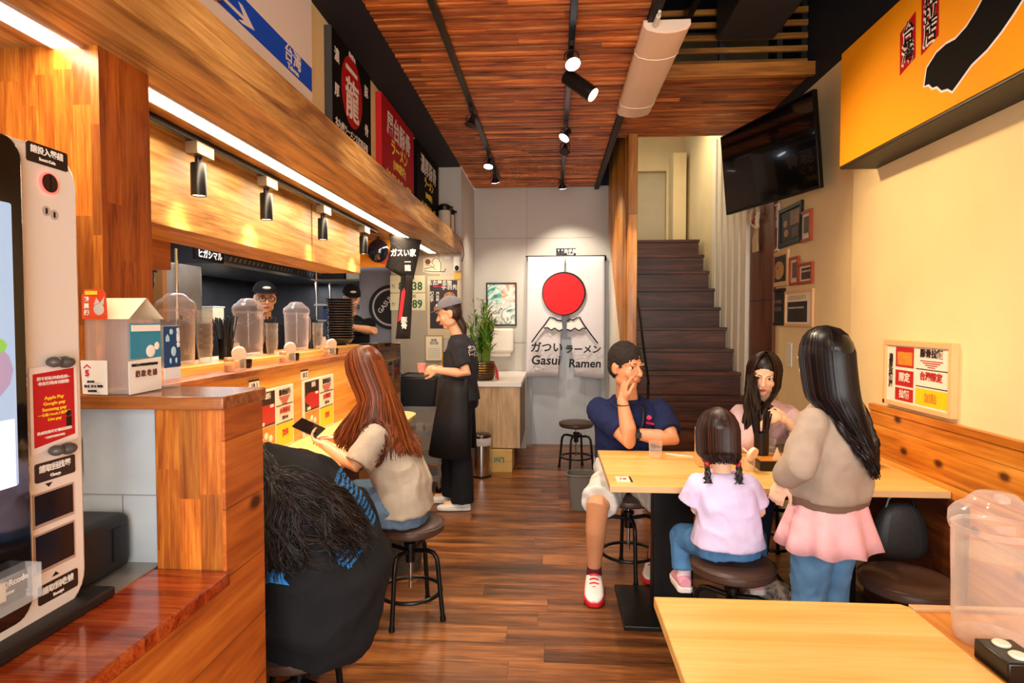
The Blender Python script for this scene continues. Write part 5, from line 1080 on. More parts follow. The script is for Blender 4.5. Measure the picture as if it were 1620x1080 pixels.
# ---------------- people ----------------
from mathutils.bvhtree import BVHTree
def fuse(name, mb, m, parent, voxel=.006, smooth=3, wr=0, fr=9, sf=.5, seed=0):
    me = bpy.data.meshes.new('tmp'); me.from_pydata([tuple(p) for p in mb.v], [], mb.f)
    bm = bmesh.new(); bm.from_mesh(me)
    bmesh.ops.triangulate(bm, faces=[f for f in bm.faces if len(f.verts) > 4]); bmesh.ops.recalc_face_normals(bm, faces=bm.faces); bm.to_mesh(me); bm.free()
    o = bpy.data.objects.new('tmp', me)
    r = o.modifiers.new('r', 'REMESH'); r.mode = 'VOXEL'; r.voxel_size = voxel
    if smooth: s = o.modifiers.new('s', 'SMOOTH'); s.factor = sf; s.iterations = smooth
    me2 = baked(o); bpy.data.meshes.remove(me)
    if wr:
        nv = len(me2.vertices); co = [0.0] * nv * 3; no = [0.0] * nv * 3
        me2.vertices.foreach_get('co', co); me2.vertex_normals.foreach_get('vector', no)
        for i in range(nv):
            p = V(co[3 * i:3 * i + 3]); q = V((p.x * fr + seed, p.y * fr, p.z * fr * .75))
            d = (noise.noise(q) + .5 * noise.noise(q * 2.3)) * wr
            r_ = 1 - abs(noise.noise(q * 1.2 + V((3, 1, 5)))) * 3
            if r_ > 0: d += r_ * wr * .7
            co[3 * i] += no[3 * i] * d; co[3 * i + 1] += no[3 * i + 1] * d; co[3 * i + 2] += no[3 * i + 2] * d
        me2.vertices.foreach_set('co', co); me2.update()
    me2.materials.clear(); me2.materials.append(m); me2.name = name
    me2.polygons.foreach_set('use_smooth', [True] * len(me2.polygons))
    o = bpy.data.objects.new(name, me2); COL.objects.link(o)
    if parent: o.parent = parent; o.matrix_parent_inverse = Matrix.Translation(-V(parent.location))
    return o
def wpart(t, name, mb, m, **k):      # world-built mesh as a part of a thing
    o = mb.build(name, m, t, **k); o.matrix_parent_inverse = Matrix.Translation(-V(t.location)); return o
def loft(mb, st, n=30, ex=.85):
    rs = []; m = len(st); C_ = [V(s[0]) for s in st]
    for i, s in enumerate(st):
        tn = (C_[min(i + 1, m - 1)] - C_[max(i - 1, 0)]).normalized(); r = V(s[1]).normalized(); r = (r - tn * r.dot(tn)).normalized(); f = tn.cross(r)
        rr = []
        for j in range(n):
            a = 2 * PI * j / n; c, sn = math.cos(a), math.sin(a)
            rr.append(C_[i] + r * s[2] * math.copysign(abs(c) ** ex, c) + f * s[3] * math.copysign(abs(sn) ** ex, sn))
        rs.append(rr)
    return mb.rings(rs)
def basis(f, u):
    f = V(f).normalized(); u = V(u); u = (u - f * u.dot(f)).normalized(); r = f.cross(u).normalized()
    return Matrix((r, f, u)).transposed()        # columns: right, forward, up
def head(mb, c, f, u=(0, 0, 1), s=1.0, ears=True):
    R = basis(f, u); c = V(c); P = lambda x, y, z: c + R @ V((x, y, z)) * s
    B = lambda p, r, n=18: mb.ball(P(*p), tuple(x * s for x in r), R, n)
    B((0, -.012, .03), (.074, .090, .086), 26); B((0, .018, -.03), (.063, .068, .082), 22); B((0, .052, -.092), (.026, .026, .022))
    for q in (-1, 1):
        B((q * .036, .010, -.068), (.026, .045, .032)); B((q * .036, .056, -.028), (.024, .024, .024)); B((q * .028, .078, .022), (.024, .010, .009))
        if ears: B((q * .076, -.012, -.008), (.009, .020, .031)); B((q * .074, -.004, -.03), (.008, .010, .012))
        B((q * .010, .098, -.030), (.008, .008, .007))
    mb.limb([P(0, .082, .012), P(0, .097, -.010), P(0, .107, -.028)], [.008 * s, .009 * s, .011 * s], 10)
    B((0, .086, -.058), (.024, .010, .010))
    return R
def face(t, c, R, s=1.0, iris='#2a1a12', brow='#1d120d', lip='#b0604f', closed=False):
    c = V(c); P = lambda x, y, z: c + R @ V((x, y, z)) * s
    for q in (-1, 1):
        if not closed:
            wpart(t, 'eye', MB().ball(P(q * .030, .0645, .003), (.0145 * s, .010 * s, .0075 * s), R, 12), mat('eye_white', '#e9e2da', .2, var=0))
            wpart(t, 'iris', MB().ball(P(q * .030, .0725, .003), (.006 * s, .003 * s, .0062 * s), R, 10), mat('iris_' + iris.strip('#'), iris, .1, var=0))
        wpart(t, 'eyelash', MB().tube([P(q * .014, .073, .006), P(q * .03, .0745, .0105), P(q * .043, .064, .005)], .0017 * s, 6), mat('lash', '#120b09', .5, var=0))
        wpart(t, 'eyebrow', MB().tube([P(q * .012, .083, .024), P(q * .03, .085, .029), P(q * .05, .072, .024)], [.0022 * s, .0036 * s, .0015 * s], 6, flat=.8), mat('brow_' + brow.strip('#'), brow, .8, var=0))
    wpart(t, 'lips', MB().limb([P(-.021, .085, -.058), P(-.008, .0955, -.0555), P(0, .0955, -.057), P(.008, .0955, -.0555), P(.021, .085, -.058)], [.002 * s, .005 * s, .005 * s, .005 * s, .002 * s], 8).limb([P(-.016, .088, -.062), P(0, .0955, -.0645), P(.016, .088, -.062)], [.002 * s, .0055 * s, .002 * s], 8), mat('lip_' + lip.strip('#'), lip, .4, var=0))
def arm(mb, sh, el, wr, r=(.052, .045, .040, .042, .027)):
    sh, el, wr = V(sh), V(el), V(wr)
    mb.limb([sh, sh.lerp(el, .5), el, el.lerp(wr, .3), wr], list(r), 16)
def hand(mb, wr, d, n, side=1, curl=(25, 30, 30, 35), s=1.0, thumb=.7, spread=.04):
    """wr wrist, d direction, n palm normal (fingers bend toward n), side: +1/-1 thumb side along d x n"""
    wr = V(wr); d = V(d).normalized(); n = V(n); n = (n - d * n.dot(d)).normalized(); l = d.cross(n).normalized() * side
    R = Matrix((l, d, n)).transposed()
    mb.ball(wr + d * .045 * s, (.040 * s, .052 * s, .015 * s), R, 14); mb.limb([wr - d * .01 * s, wr + d * .03 * s], [.024 * s, .024 * s], 10)
    mb.ball(wr + d * .03 * s + l * .022 * s + n * .006 * s, (.018 * s, .03 * s, .014 * s), R, 10)
    for k, (o, L) in enumerate(((.029, .070), (.010, .080), (-.010, .074), (-.028, .060))):
        p = wr + d * (.082 - .004 * abs(k - 1)) * s + l * o * s; dd = (d + l * (1.5 - k) * spread).normalized(); a = math.radians(curl[k]); ax = dd.cross(n).normalized()
        pts = [p - d * .015 * s, p]; seg = [L * .45, L * .32, L * .23]; cur = dd
        for g in seg:
            cur = (Matrix.Rotation(a, 3, ax) @ cur); p = p + cur * g * s; pts.append(p)
        mb.limb(pts, [.0088 * s, .0088 * s, .0083 * s, .0076 * s, .0066 * s], 8)
    b = wr + d * .022 * s + l * .026 * s; t1 = (d * .65 + l * .75 + n * .25 * thumb).normalized(); t2 = (d * .9 + l * .25 + n * .35 * thumb).normalized()
    mb.limb([b, b + t1 * .036 * s, b + t1 * .036 * s + t2 * .032 * s, b + t1 * .036 * s + t2 * .055 * s], [.013 * s, .0105 * s, .0095 * s, .0075 * s], 8)
def leg(mb, hp, kn, an, r=(.085, .075, .055, .052, .034)):
    hp, kn, an = V(hp), V(kn), V(an)
    mb.limb([hp, hp.lerp(kn, .5), kn, kn.lerp(an, .35), an], list(r), 18)
def foot_skin(mb, an, toe, s=1): mb.limb([V(an), V(an) + V((0, 0, -.04 * s)), V(toe)], [.034 * s, .036 * s, .028 * s], 10)
def shoe(t, heel, toe, w, m_up, m_sole, m_lace=None, h=.085, name='shoe', tongue=None):
    heel, toe = V(heel), V(toe); d = (toe - heel); L = d.length; d.normalize(); r = V((d.y, -d.x, 0)).normalized(); up = r.cross(d).normalized(); up = up if up.z > 0 else -up
    st = []
    for f, ww, hh in ((0, .6, .9), (.08, .85, 1.0), (.25, .9, 1.0), (.42, .95, .85), (.6, 1.0, .62), (.8, .98, .5), (.93, .75, .42), (1.0, .35, .25)):
        c = heel + d * L * f + up * (h * hh / 2 + .012); st.append((c, r, w * ww / 2, h * hh / 2))
    mb = MB(); rs = []
    for c, rr, a, b in st: rs.append([c + rr * a * math.cos(q) + up * b * math.sin(q) for q in [2 * PI * i / 20 for i in range(20)]])
    mb.rings(rs); u = wpart(t, name, mb, m_up)
    sb = MB(); rs = []
    for f, ww in ((-.02, .5), (.05, .85), (.3, .92), (.6, 1.06), (.85, .98), (1.0, .55), (1.03, .3)):
        c = heel + d * L * f; a = w * ww / 2 + .003; rs.append([c - r * a, c + r * a, c + r * a + up * .024, c - r * a + up * .024])
    sb.rings(rs); so = sb.build('sole', m_sole, u, bevel=.004)
    if m_lace:
        lb = MB()
        for k in range(4):
            f = .38 + k * .09; c = heel + d * L * f + up * (h * (1.0 - .12 * k) * (.93 - .05 * k) + .012)
            lb.limb([c - r * w * .22, c + up * .006, c + r * w * .22], [.0045, .0045, .0045], 6)
        lb.build('laces', m_lace, u)
    return u
def hair_cap(mb, c, R, s=1.0, g=.008, low=0.0):
    c = V(c); P = lambda x, y, z: c + R @ V((x, y, z)) * s
    mb.ball(P(0, -.020, .042), ((.074 + g) * s, (.088 + g) * s, (.082 + g) * s), R, 26)
    mb.ball(P(0, -.040, .0 - low), ((.068 + g) * s, (.062 + g) * s, (.075 + g) * s), R, 22)
def smooth_path(pts, k=2):
    for _ in range(k):
        q = [pts[0]]
        for a, b in zip(pts, pts[1:]): q += [a.lerp(b, .25), a.lerp(b, .75)]
        q.append(pts[-1]); pts = q
    return pts
def bvh_of(o): return BVHTree.FromPolygons([v.co.copy() for v in o.data.vertices], [tuple(p.vertices) for p in o.data.polygons])
def push_out(p, bv, off):
    loc, nrm, _, dist = bv.find_nearest(p)
    if loc is None: return p
    sd = (p - loc).dot(nrm)
    return loc + nrm * off if sd < off else p
def long_hair(t, c, R, s, ends, cols, n=240, phi=(75, 285), side_drop=.12, jit=.02, rad=.0045, mid=None, bv=None, name='hair', taper=.4, shine=.35, front_part=True):
    c = V(c); P = lambda x, y, z: c + R @ V((x, y, z)) * s
    mbs = MB(); ms = [mat('hair_%s_%d' % (name, i) + cols[i].strip('#'), cols[i], shine, var=.1, spec=.3) for i in range(len(cols))]
    rng = random.Random(len(cols) * 31 + n)
    for i in range(n):
        u = rng.random(); ph = math.radians(phi[0] + (phi[1] - phi[0]) * u); x, y = math.sin(ph), math.cos(ph)   # 0 = front, 90 = right
        k = rng.uniform(-.4, .4) * .012; ra = .079 + rng.uniform(.0, .012)
        pts = [P(x * .012, y * .02 - .005, .139), P(x * ra * .72, -.014 + y * .072, .118), P(x * (ra + .009), -.018 + y * .096, .050 + k), P(x * (ra + .008), -.02 + y * .095, -.03), P(x * (ra + .008), -.03 + y * .09, -side_drop)]
        f = u; e = V(ends[0])
        for a in range(len(ends) - 1):
            lo, hi = a / (len(ends) - 1), (a + 1) / (len(ends) - 1)
            if lo <= f <= hi: e = V(ends[a]).lerp(V(ends[a + 1]), (f - lo) / (hi - lo))
        e = e + V((rng.uniform(-1, 1), rng.uniform(-1, 1), rng.uniform(-1.2, 1.2))) * jit
        if mid:
            for M_ in mid: pts.append(V(M_) + V((rng.uniform(-1, 1), rng.uniform(-1, 1), rng.uniform(-1, 1))) * jit * .5)
        a = pts[-1]
        for q in (.3, .6, .85): pts.append(a.lerp(e, q) + V((rng.uniform(-1, 1), rng.uniform(-1, 1), 0)) * .006)
        pts.append(e)
        if bv: pts = pts[:5] + [push_out(p, bv, .006 + .018 * rng.random()) for p in [a_.lerp(b_, tt) for a_, b_ in zip(pts[4:-1], pts[5:]) for tt in (.33, .66, 1)]]
        pts = smooth_path(pts, 1); m = len(pts)
        mbs.mi(rng.randrange(len(cols))).tube(pts, [rad * s * (1 - (1 - taper) * (j / m) ** 2) for j in range(m)], 5)
    o = wpart(t, name, mbs, ms, smooth=60); return o
def decal(t, surf, s, size, m, center, dirn, up, bold=.0, name='print', line=1.0, align='CENTER', off=.0015):
    c = bpy.data.curves.new('x', 'FONT'); c.body = s; c.size = size; c.align_x = align; c.align_y = 'CENTER'; c.offset = bold; c.resolution_u = 2; c.space_line = line
    o = bpy.data.objects.new('x', c); me = baked(o); bpy.data.curves.remove(c)
    return project(t, surf, me, m, center, dirn, up, name, off)
def project(t, surf, me, m, center, dirn, up, name, off=.0015):
    bv = bvh_of(surf); d = V(dirn).normalized(); u = V(up); u = (u - d * u.dot(d)).normalized(); r = d.cross(u); miss = set()
    for v in me.vertices:
        p = V(center) + r * v.co.x + u * v.co.y; h = bv.ray_cast(p - d * .4, d)
        if h[0] is None or (h[0] - p).length > .16: miss.add(v.index)
        v.co = (h[0] - d * off) if h[0] is not None else p
    if miss:
        bm = bmesh.new(); bm.from_mesh(me); bm.verts.ensure_lookup_table(); bmesh.ops.delete(bm, geom=[bm.verts[i] for i in miss], context='VERTS'); bm.to_mesh(me); bm.free()
    me.materials.clear(); me.materials.append(m)
    o = bpy.data.objects.new(name, me); COL.objects.link(o); o.parent = t; o.matrix_parent_inverse = Matrix.Translation(-V(t.location)); return o
def cap_hat(t, c, R, s=1.0, m=None, mark=None, back=False):
    c = V(c); P = lambda x, y, z: c + R @ V((x, y, z)) * s
    rs = []
    for i in range(10):
        a = PI / 2 * i / 9.5; k = math.cos(a); rs.append([P(.087 * k * math.cos(q), -.018 + .102 * k * math.sin(q), .05 + .085 * math.sin(a)) for q in [2 * PI * j / 28 for j in range(28)]])
    h = wpart(t, 'cap', MB().rings(rs), m)
    br = [(math.sin(a) * .075, .075 + math.cos(a) * .075) for a in [math.radians(-85 + 170 * i / 16) for i in range(17)]]
    top = [P(x, y - .012, .056 - .12 * max(0, y - .08) - .5 * x * x) for x, y in br] + [P(.07, .02, .052), P(-.07, .02, .052)]
    mb = MB(); n = len(top); bt = [p - R @ V((0, 0, .004)) for p in top]
    mb.add(top + bt, [tuple(range(n)), tuple(reversed(range(n, 2 * n)))] + [(j, (j + 1) % n, n + (j + 1) % n, n + j) for j in range(n)])
    b = mb.build('brim', m, h)
    if mark: wpart(t, 'cap_mark', MB().ball(P(0, .077, .085), (.03 * s, .006 * s, .012 * s), R, 12), mark)
    return h
def person_root(label, loc, group=None): return thing('person', label, 'person', loc, 0, group)
SK = mat('skin_light', '#e0a985', .45, var=.04, vscale=14); SK2 = mat('skin_tan', '#cf8f66', .45, var=.05, vscale=14); SK3 = mat('skin_fair', '#ecc0a2', .42, var=.03, vscale=14)
for m_ in (SK, SK2, SK3):
    b_ = m_.node_tree.nodes['Principled BSDF']; b_.inputs['Subsurface Weight'].default_value = .12; b_.inputs['Subsurface Radius'].default_value = (.012, .005, .003); b_.inputs['Subsurface Scale'].default_value = 1
def fabric(name, col, rough=.85, var=.08): return mat(name, col, rough, var=var, bump=.25, bscale=300, vscale=20, spec=.25)
F_black = fabric('fabric_black', '#19191c', .9)
X = V((1, 0, 0))

# --- man in navy polo ---
t = person_root('seated man in navy polo shirt and grey shorts resting his cheek on his hand', (.42, 3.5, 0))
mb = MB(); hc = (.415, 3.44, 1.205)
R = head(mb, hc, (.62, -.78, -.12), (.02, -.06, 1), 1.06)
mb.limb([V((.43, 3.52, .98)), V((.42, 3.485, 1.08)), V((.415, 3.46, 1.15))], [.068, .058, .056], 18)
loft(mb, [((.43, 3.55, .52), X, .15, .10), ((.43, 3.57, .70), X, .145, .10), ((.435, 3.56, .85), X, .17, .11), ((.435, 3.54, .95), X, .17, .09), ((.435, 3.53, 1.0), X, .09, .06)])
arm(mb, (.278, 3.52, .94), (.425, 3.315, .802), (.385, 3.365, 1.02), (.048, .052, .043, .046, .030))
hand(mb, (.385, 3.365, 1.02), (.12, .10, 1), (.85, .35, 0), -1, (18, 55, 62, 68), 1.02)
arm(mb, (.612, 3.51, .94), (.652, 3.34, .812), (.45, 3.375, .838), (.058, .052, .043, .046, .030))
hand(mb, (.45, 3.375, .838), (-.8, .12, .62), (.1, .9, .1), 1, (18, 18, 20, 22), 1.0)
leg(mb, (.34, 3.48, .53), (.235, 3.15, .49), (.228, 3.275, .12), (.088, .078, .058, .056, .036)); leg(mb, (.53, 3.5, .53), (.60, 3.215, .50), (.585, 3.47, .12), (.088, .078, .058, .056, .036))
mb.limb([V((.228, 3.275, .12)), V((.229, 3.29, .06))], [.036, .03]); mb.limb([V((.585, 3.47, .12)), V((.587, 3.48, .06))], [.036, .03])
fuse('body', mb, SK2, t, .0048, 3)
face(t, hc, R, 1.06, lip='#a8604c')
hb = MB(); hair_cap(hb, hc, R, 1.06, .007); P = lambda x, y, z: V(hc) + R @ V((x, y, z)) * 1.06
fuse('hair', hb, mat('hair_short', '#1f130d', .7, var=.25, bump=.8, bscale=160, vscale=60), t, .0045, 2, .003, 60)
fuse('beard_shadow', MB().ball(P(0, .044, -.086), (.034, .030, .022), R, 16), mat('stubble', '#8a5a44', .8, var=.1), t, .004, 1)
NV = fabric('polo_navy', '#1a2145'); sb = MB()
loft(sb, [((.43, 3.565, .60), X, .185, .135), ((.43, 3.57, .72), X, .175, .125), ((.435, 3.56, .85), X, .195, .125), ((.435, 3.54, .93), X, .20, .105), ((.435, 3.53, .975), X, .165, .085), ((.43, 3.525, 1.0), X, .11, .075), ((.43, 3.52, 1.02), X, .085, .068)])
sb.limb([V((.275, 3.525, .94)), V((.30, 3.48, .91))], [.070, .070]); sb.cyl((.262, 3.52, .945), (.375, 3.385, .845), .072, .068, 22); sb.limb([V((.602, 3.515, .94)), V((.62, 3.50, .92))], [.070, .070]); sb.cyl((.612, 3.51, .945), (.645, 3.385, .845), .074, .068, 22)
shirt = fuse('polo_shirt', sb, NV, t, .007, 4, .009, 9)
fuse('collar', MB().tube([(.43 + .078 * math.cos(a), 3.515 + .068 * math.sin(a), 1.018 - .02 * (math.sin(a) < -.3)) for a in [2 * PI * i / 24 for i in range(24)]], .015, 8, loop=True), NV, t, .005, 2)
decal(t, shirt, '●\n▬', .035, mat('polo_logo', '#c01c50', .6, var=0), (.545, 3.3, .90), (0, 1, 0), (0, 0, 1), .001, 'chest_logo', .6)
pb_ = bvh_of(shirt); stp = [push_out(V(p), pb_, .006) for p in ((.50, 3.50, 1.0), (.515, 3.44, .96), (.515, 3.43, .90), (.505, 3.43, .85), (.495, 3.43, .80))]
wpart(t, 'shoulder_strap', MB().tube(stp, .009, 8, flat=.35), M_black)
sh_ = MB(); GS = fabric('shorts_grey', '#cfcac2')
loft(sh_, [((.43, 3.53, .50), X, .17, .13), ((.43, 3.55, .60), X, .185, .135), ((.43, 3.56, .66), X, .18, .13)])
sh_.limb([V((.34, 3.48, .54)), V((.29, 3.33, .52))], [.10, .098]); sh_.cyl((.32, 3.42, .53), (.245, 3.185, .50), .10, .094, 24)
sh_.limb([V((.53, 3.50, .54)), V((.56, 3.36, .52))], [.10, .098]); sh_.cyl((.54, 3.44, .53), (.595, 3.25, .505), .10, .094, 24)
fuse('shorts', sh_, GS, t, .007, 4, .009, 10)
wpart(t, 'watch', MB().tube([V((.47, 3.372, .836)) + V((.0, math.cos(a) * .034, math.sin(a) * .032)) for a in [2 * PI * i / 20 for i in range(20)]], .010, 8, loop=True).box(.455, .485, 3.325, 3.34, .82, .85), M_black)
wpart(t, 'bracelet', MB().tube([V((.388, 3.36, 1.0)) + V((math.cos(a) * .034, math.sin(a) * .034, .004 * math.sin(a))) for a in [2 * PI * i / 20 for i in range(20)]], .003, 6, loop=True), M_black)
WS = mat('shoe_white', '#e8e4de', .5, var=.03); RS = mat('shoe_red', '#c8182c', .5, var=0)
for hl, to in (((.232, 3.33, .004), (.215, 3.06, .004)), ((.60, 3.545, .004), (.535, 3.30, .026))):
    shoe(t, hl, to, .10, WS, RS, RS, .09)
    a = V(hl).lerp(V(to), .18); wpart(t, 'sock', MB().cyl(a + V((0, -.005, .07)), a + V((0, -.01, .125)), .042, .040, 18), mat('sock_black_red', '#5a1220', .8))
    d = (V(to) - V(hl)).normalized(); r = V((d.y, -d.x, 0)); 
    wpart(t, 'shoe_stripe', MB().beam(a + d * .02 + r * .047 + V((0, 0, .05)), a + d * .11 + r * .05 + V((0, 0, .03)), .004, .02).beam(a + d * .02 - r * .047 + V((0, 0, .05)), a + d * .11 - r * .05 + V((0, 0, .03)), .004, .02), RS)

# --- woman in pink at the table ---
t = person_root('dark-haired woman in a pale pink blouse leaning on the table with clasped hands', (1.30, 3.7, 0))
mb = MB(); hc = (1.19, 3.50, 1.155); R = head(mb, hc, (-.30, -.88, -.28), (0, -.25, 1), .96)
mb.limb([V((1.215, 3.57, .97)), V((1.205, 3.53, 1.05)), V((1.195, 3.51, 1.10))], [.05, .046, .046], 16)
loft(mb, [((1.30, 3.72, .54), X, .15, .11), ((1.27, 3.68, .70), X, .12, .09), ((1.24, 3.62, .84), X, .14, .10), ((1.225, 3.59, .92), X, .14, .07), ((1.215, 3.575, .97), X, .07, .05)])
arm(mb, (1.085, 3.57, .915), (1.045, 3.335, .79), (1.155, 3.34, .915), (.042, .038, .034, .032, .024)); arm(mb, (1.365, 3.60, .915), (1.37, 3.335, .79), (1.265, 3.34, .915), (.042, .038, .034, .032, .024))
hand(mb, (1.155, 3.34, .915), (.75, -.05, .5), (.3, .6, -.5), 1, (45, 50, 50, 50), .85); hand(mb, (1.265, 3.34, .915), (-.75, -.02, .5), (-.3, .6, -.5), -1, (30, 35, 40, 40), .85)
leg(mb, (1.22, 3.68, .53), (1.16, 3.40, .52), (1.15, 3.44, .1), (.08, .07, .05, .05, .032)); leg(mb, (1.38, 3.68, .53), (1.38, 3.40, .52), (1.38, 3.44, .1), (.08, .07, .05, .05, .032))
fuse('body', mb, SK3, t, .0048, 3); face(t, hc, R, .96, lip='#c0605a')
PK = fabric('blouse_pink', '#e3c2c6'); sb = MB()
loft(sb, [((1.30, 3.72, .56), X, .175, .13), ((1.27, 3.68, .70), X, .15, .11), ((1.24, 3.62, .84), X, .165, .115), ((1.225, 3.59, .92), X, .165, .09), ((1.215, 3.575, .965), X, .11, .07), ((1.212, 3.565, 1.0), X, .06, .055)])
for a, b, c_ in (((1.085, 3.57, .915), (1.045, 3.335, .795), (1.12, 3.338, .875)), ((1.365, 3.60, .915), (1.37, 3.335, .795), (1.30, 3.338, .875))):
    sb.limb([V(a), V(b)], [.062, .052]); sb.cyl(b, c_, .05, .042, 16)
fuse('blouse', sb, PK, t, .007, 4, .006, 10, seed=3)
fuse('trousers', (lambda q: (q.limb([V((1.22, 3.68, .54)), V((1.16, 3.40, .53)), V((1.15, 3.44, .12))], [.095, .07, .05]), q.limb([V((1.38, 3.68, .54)), V((1.38, 3.40, .53)), V((1.38, 3.44, .12))], [.095, .07, .05]), loft(q, [((1.30, 3.72, .50), X, .16, .12), ((1.29, 3.71, .62), X, .16, .12)]))[0] and q)(MB()), fabric('jeans_dark', '#2a3550'), t, .009, 3)
for x in (1.15, 1.38): shoe(t, (x, 3.50, .004), (x, 3.26, .026 if x > 1.1 else .004), .085, WS, WS)
hb = MB(); hair_cap(hb, hc, R, .96, .006); HC = ['#140b08', '#24130c', '#3a1f12']
fuse('hair_base', hb, mat('hair_dark', '#180d09', .45, var=.2), t, .006, 2)
long_hair(t, hc, R, .96, [(1.27, 3.50, .92), (1.22, 3.56, .95), (1.06, 3.47, .88), (1.055, 3.42, .84)], HC, 460, (36, 324), .10, .022, .0032, bv=None)
wb = MB()
for i in range(170):
    x0, y0 = random.uniform(-.035, .035), random.uniform(-.025, .025); ph = random.uniform(0, 1.5) + (i % 5); dz = random.uniform(-.03, .02)
    wb.tube([V((1.115 - .004 * k + x0 * min(1, .3 + k * .2) + .010 * math.sin(ph + k * 1.1), 3.475 - .014 * k + y0, 1.15 + dz - .042 * k)) for k in range(10)], [.002, .003, .004, .004, .004, .004, .004, .0035, .003, .0015], 5)
wpart(t, 'hair_lock', wb, mat('hair_dark2', '#24130c', .4, var=.2))

# --- child in lilac, back to the camera ---
t = person_root('small child in lilac T-shirt and jeans sitting on a stool, back turned', (.72, 2.53, 0))
mb = MB(); hc = (.672, 2.51, .985); R = head(mb, hc, (.15, .95, -.15), (0, .1, 1), .87)
mb.limb([V((.70, 2.53, .82)), V((.69, 2.52, .90))], [.038, .036], 14)
loft(mb, [((.725, 2.53, .54), X, .11, .085), ((.72, 2.52, .63), X, .095, .08), ((.71, 2.52, .73), X, .10, .08), ((.70, 2.53, .80), X, .095, .055), ((.70, 2.53, .83), X, .05, .04)])
arm(mb, (.600, 2.53, .785), (.605, 2.555, .675), (.635, 2.66, .765), (.032, .03, .028, .027, .02)); arm(mb, (.80, 2.53, .785), (.855, 2.55, .672), (.81, 2.66, .765), (.032, .03, .028, .027, .02))
hand(mb, (.635, 2.66, .772), (.1, 1, .02), (0, 0, -1), 1, (15, 15, 15, 15), .62); hand(mb, (.81, 2.66, .772), (-.1, 1, .02), (0, 0, -1), -1, (15, 15, 15, 15), .62)
leg(mb, (.67, 2.55, .53), (.58, 2.71, .50), (.578, 2.675, .345), (.06, .055, .04, .036, .026)); leg(mb, (.79, 2.55, .53), (.885, 2.70, .50), (.885, 2.67, .345), (.06, .055, .04, .036, .026))
foot_skin(mb, (.578, 2.675, .335), (.575, 2.76, .29), .8); foot_skin(mb, (.885, 2.67, .335), (.89, 2.75, .29), .8)
fuse('body', mb, SK3, t, .0045, 3); face(t, hc, R, .87)
LI = fabric('tshirt_lilac', '#d8c9ec'); sb = MB()
loft(sb, [((.722, 2.52, .545), X, .145, .115), ((.72, 2.52, .64), X, .125, .105), ((.71, 2.52, .73), X, .118, .10), ((.70, 2.53, .79), X, .112, .075), ((.70, 2.53, .825), X, .075, .058), ((.70, 2.53, .838), X, .055, .05)])
for a, b in (((.600, 2.53, .785), (.572, 2.545, .70)), ((.80, 2.53, .785), (.845, 2.545, .70))): sb.ball(a, .046, n=14); sb.cyl(a, b, .047, .05, 20)
shirt = fuse('tshirt', sb, LI, t, .006, 4, .0065, 11, seed=1)
JE = fabric('jeans_blue', '#4f7fb0', .8, .2); jb = MB()
loft(jb, [((.725, 2.53, .50), X, .13, .10), ((.722, 2.53, .60), X, .13, .105)])
for a, b, c_ in (((.67, 2.55, .53), (.58, 2.71, .505), (.577, 2.67, .37)), ((.79, 2.55, .53), (.885, 2.70, .505), (.885, 2.665, .37))): jb.limb([V(a), V(b)], [.075, .056]); jb.cyl(b, c_, .054, .048, 18)
fuse('jeans', jb, JE, t, .006, 3, .004, 16)
for x, xx in ((.577, .572), (.885, .892)):
    shoe(t, (x, 2.625, .285), (xx, 2.80, .285), .07, mat('shoe_pink', '#e8a0b4', .6), WS, None, .06); wpart(t, 'sock', MB().cyl((x, 2.67, .33), (x, 2.67, .385), .031, .031, 16), mat('sock_pale', '#efd8dc', .8))
hb = MB(); hair_cap(hb, hc, R, .87, .008); fuse('hair_base', hb, mat('hair_brown_dark', '#1e100b', .4, var=.2), t, .005, 2)
long_hair(t, hc, R, .87, [(.745, 2.475, .89), (.725, 2.462, .895), (.645, 2.462, .895), (.622, 2.475, .89)], ['#1a0e0a', '#2c1710', '#42241a'], 420, (60, 300), .07, .008, .003, shine=.42)
for x in (.622, .745):
    wpart(t, 'hair_tie', MB().ball((x, 2.47, .885), .013, n=12), mat('tie_red', '#c8202a', .5)); wb = MB()
    for i in range(26): wb.tube([V((x + random.uniform(-.008, .008) + k * random.uniform(-.004, .004), 2.468 - .003 * k + random.uniform(-.006, .006), .885 - .019 * k)) for k in range(5)], [.004, .0045, .004, .003, .0015], 5)
    wpart(t, 'pigtail', wb, mat('hair_brown_dark', '#1e100b', .4))

# --- standing girl with long hair ---
t = person_root('standing girl with very long dark hair in taupe sweater and pink peplum over jeans', (1.05, 2.36, 0))
Rr = V((.80, .59, 0)); mb = MB(); hc = (1.01, 2.335, 1.305); R = head(mb, hc, (-.40, .90, -.1), (0, 0, 1), .96)
mb.limb([V((1.04, 2.345, 1.13)), V((1.02, 2.34, 1.22))], [.045, .043], 14)
loft(mb, [((1.05, 2.37, .68), Rr, .12, .09), ((1.055, 2.36, .85), Rr, .10, .08), ((1.055, 2.35, 1.0), Rr, .115, .085), ((1.05, 2.35, 1.09), Rr, .12, .065), ((1.045, 2.345, 1.15), Rr, .05, .045)])
arm(mb, (.945, 2.265, 1.08), (.888, 2.225, .945), (.858, 2.32, .85), (.036, .034, .03, .03, .022)); arm(mb, (1.155, 2.43, 1.08), (1.205, 2.46, .92), (1.17, 2.57, .80), (.036, .034, .03, .03, .022))
hand(mb, (.858, 2.32, .85), (-.2, .2, -.95), (.4, .8, .1), 1, (30, 35, 40, 42), .8); hand(mb, (1.17, 2.57, .795), (-.1, 1, -.1), (0, 0, -1), -1, (15, 15, 18, 18), .78)
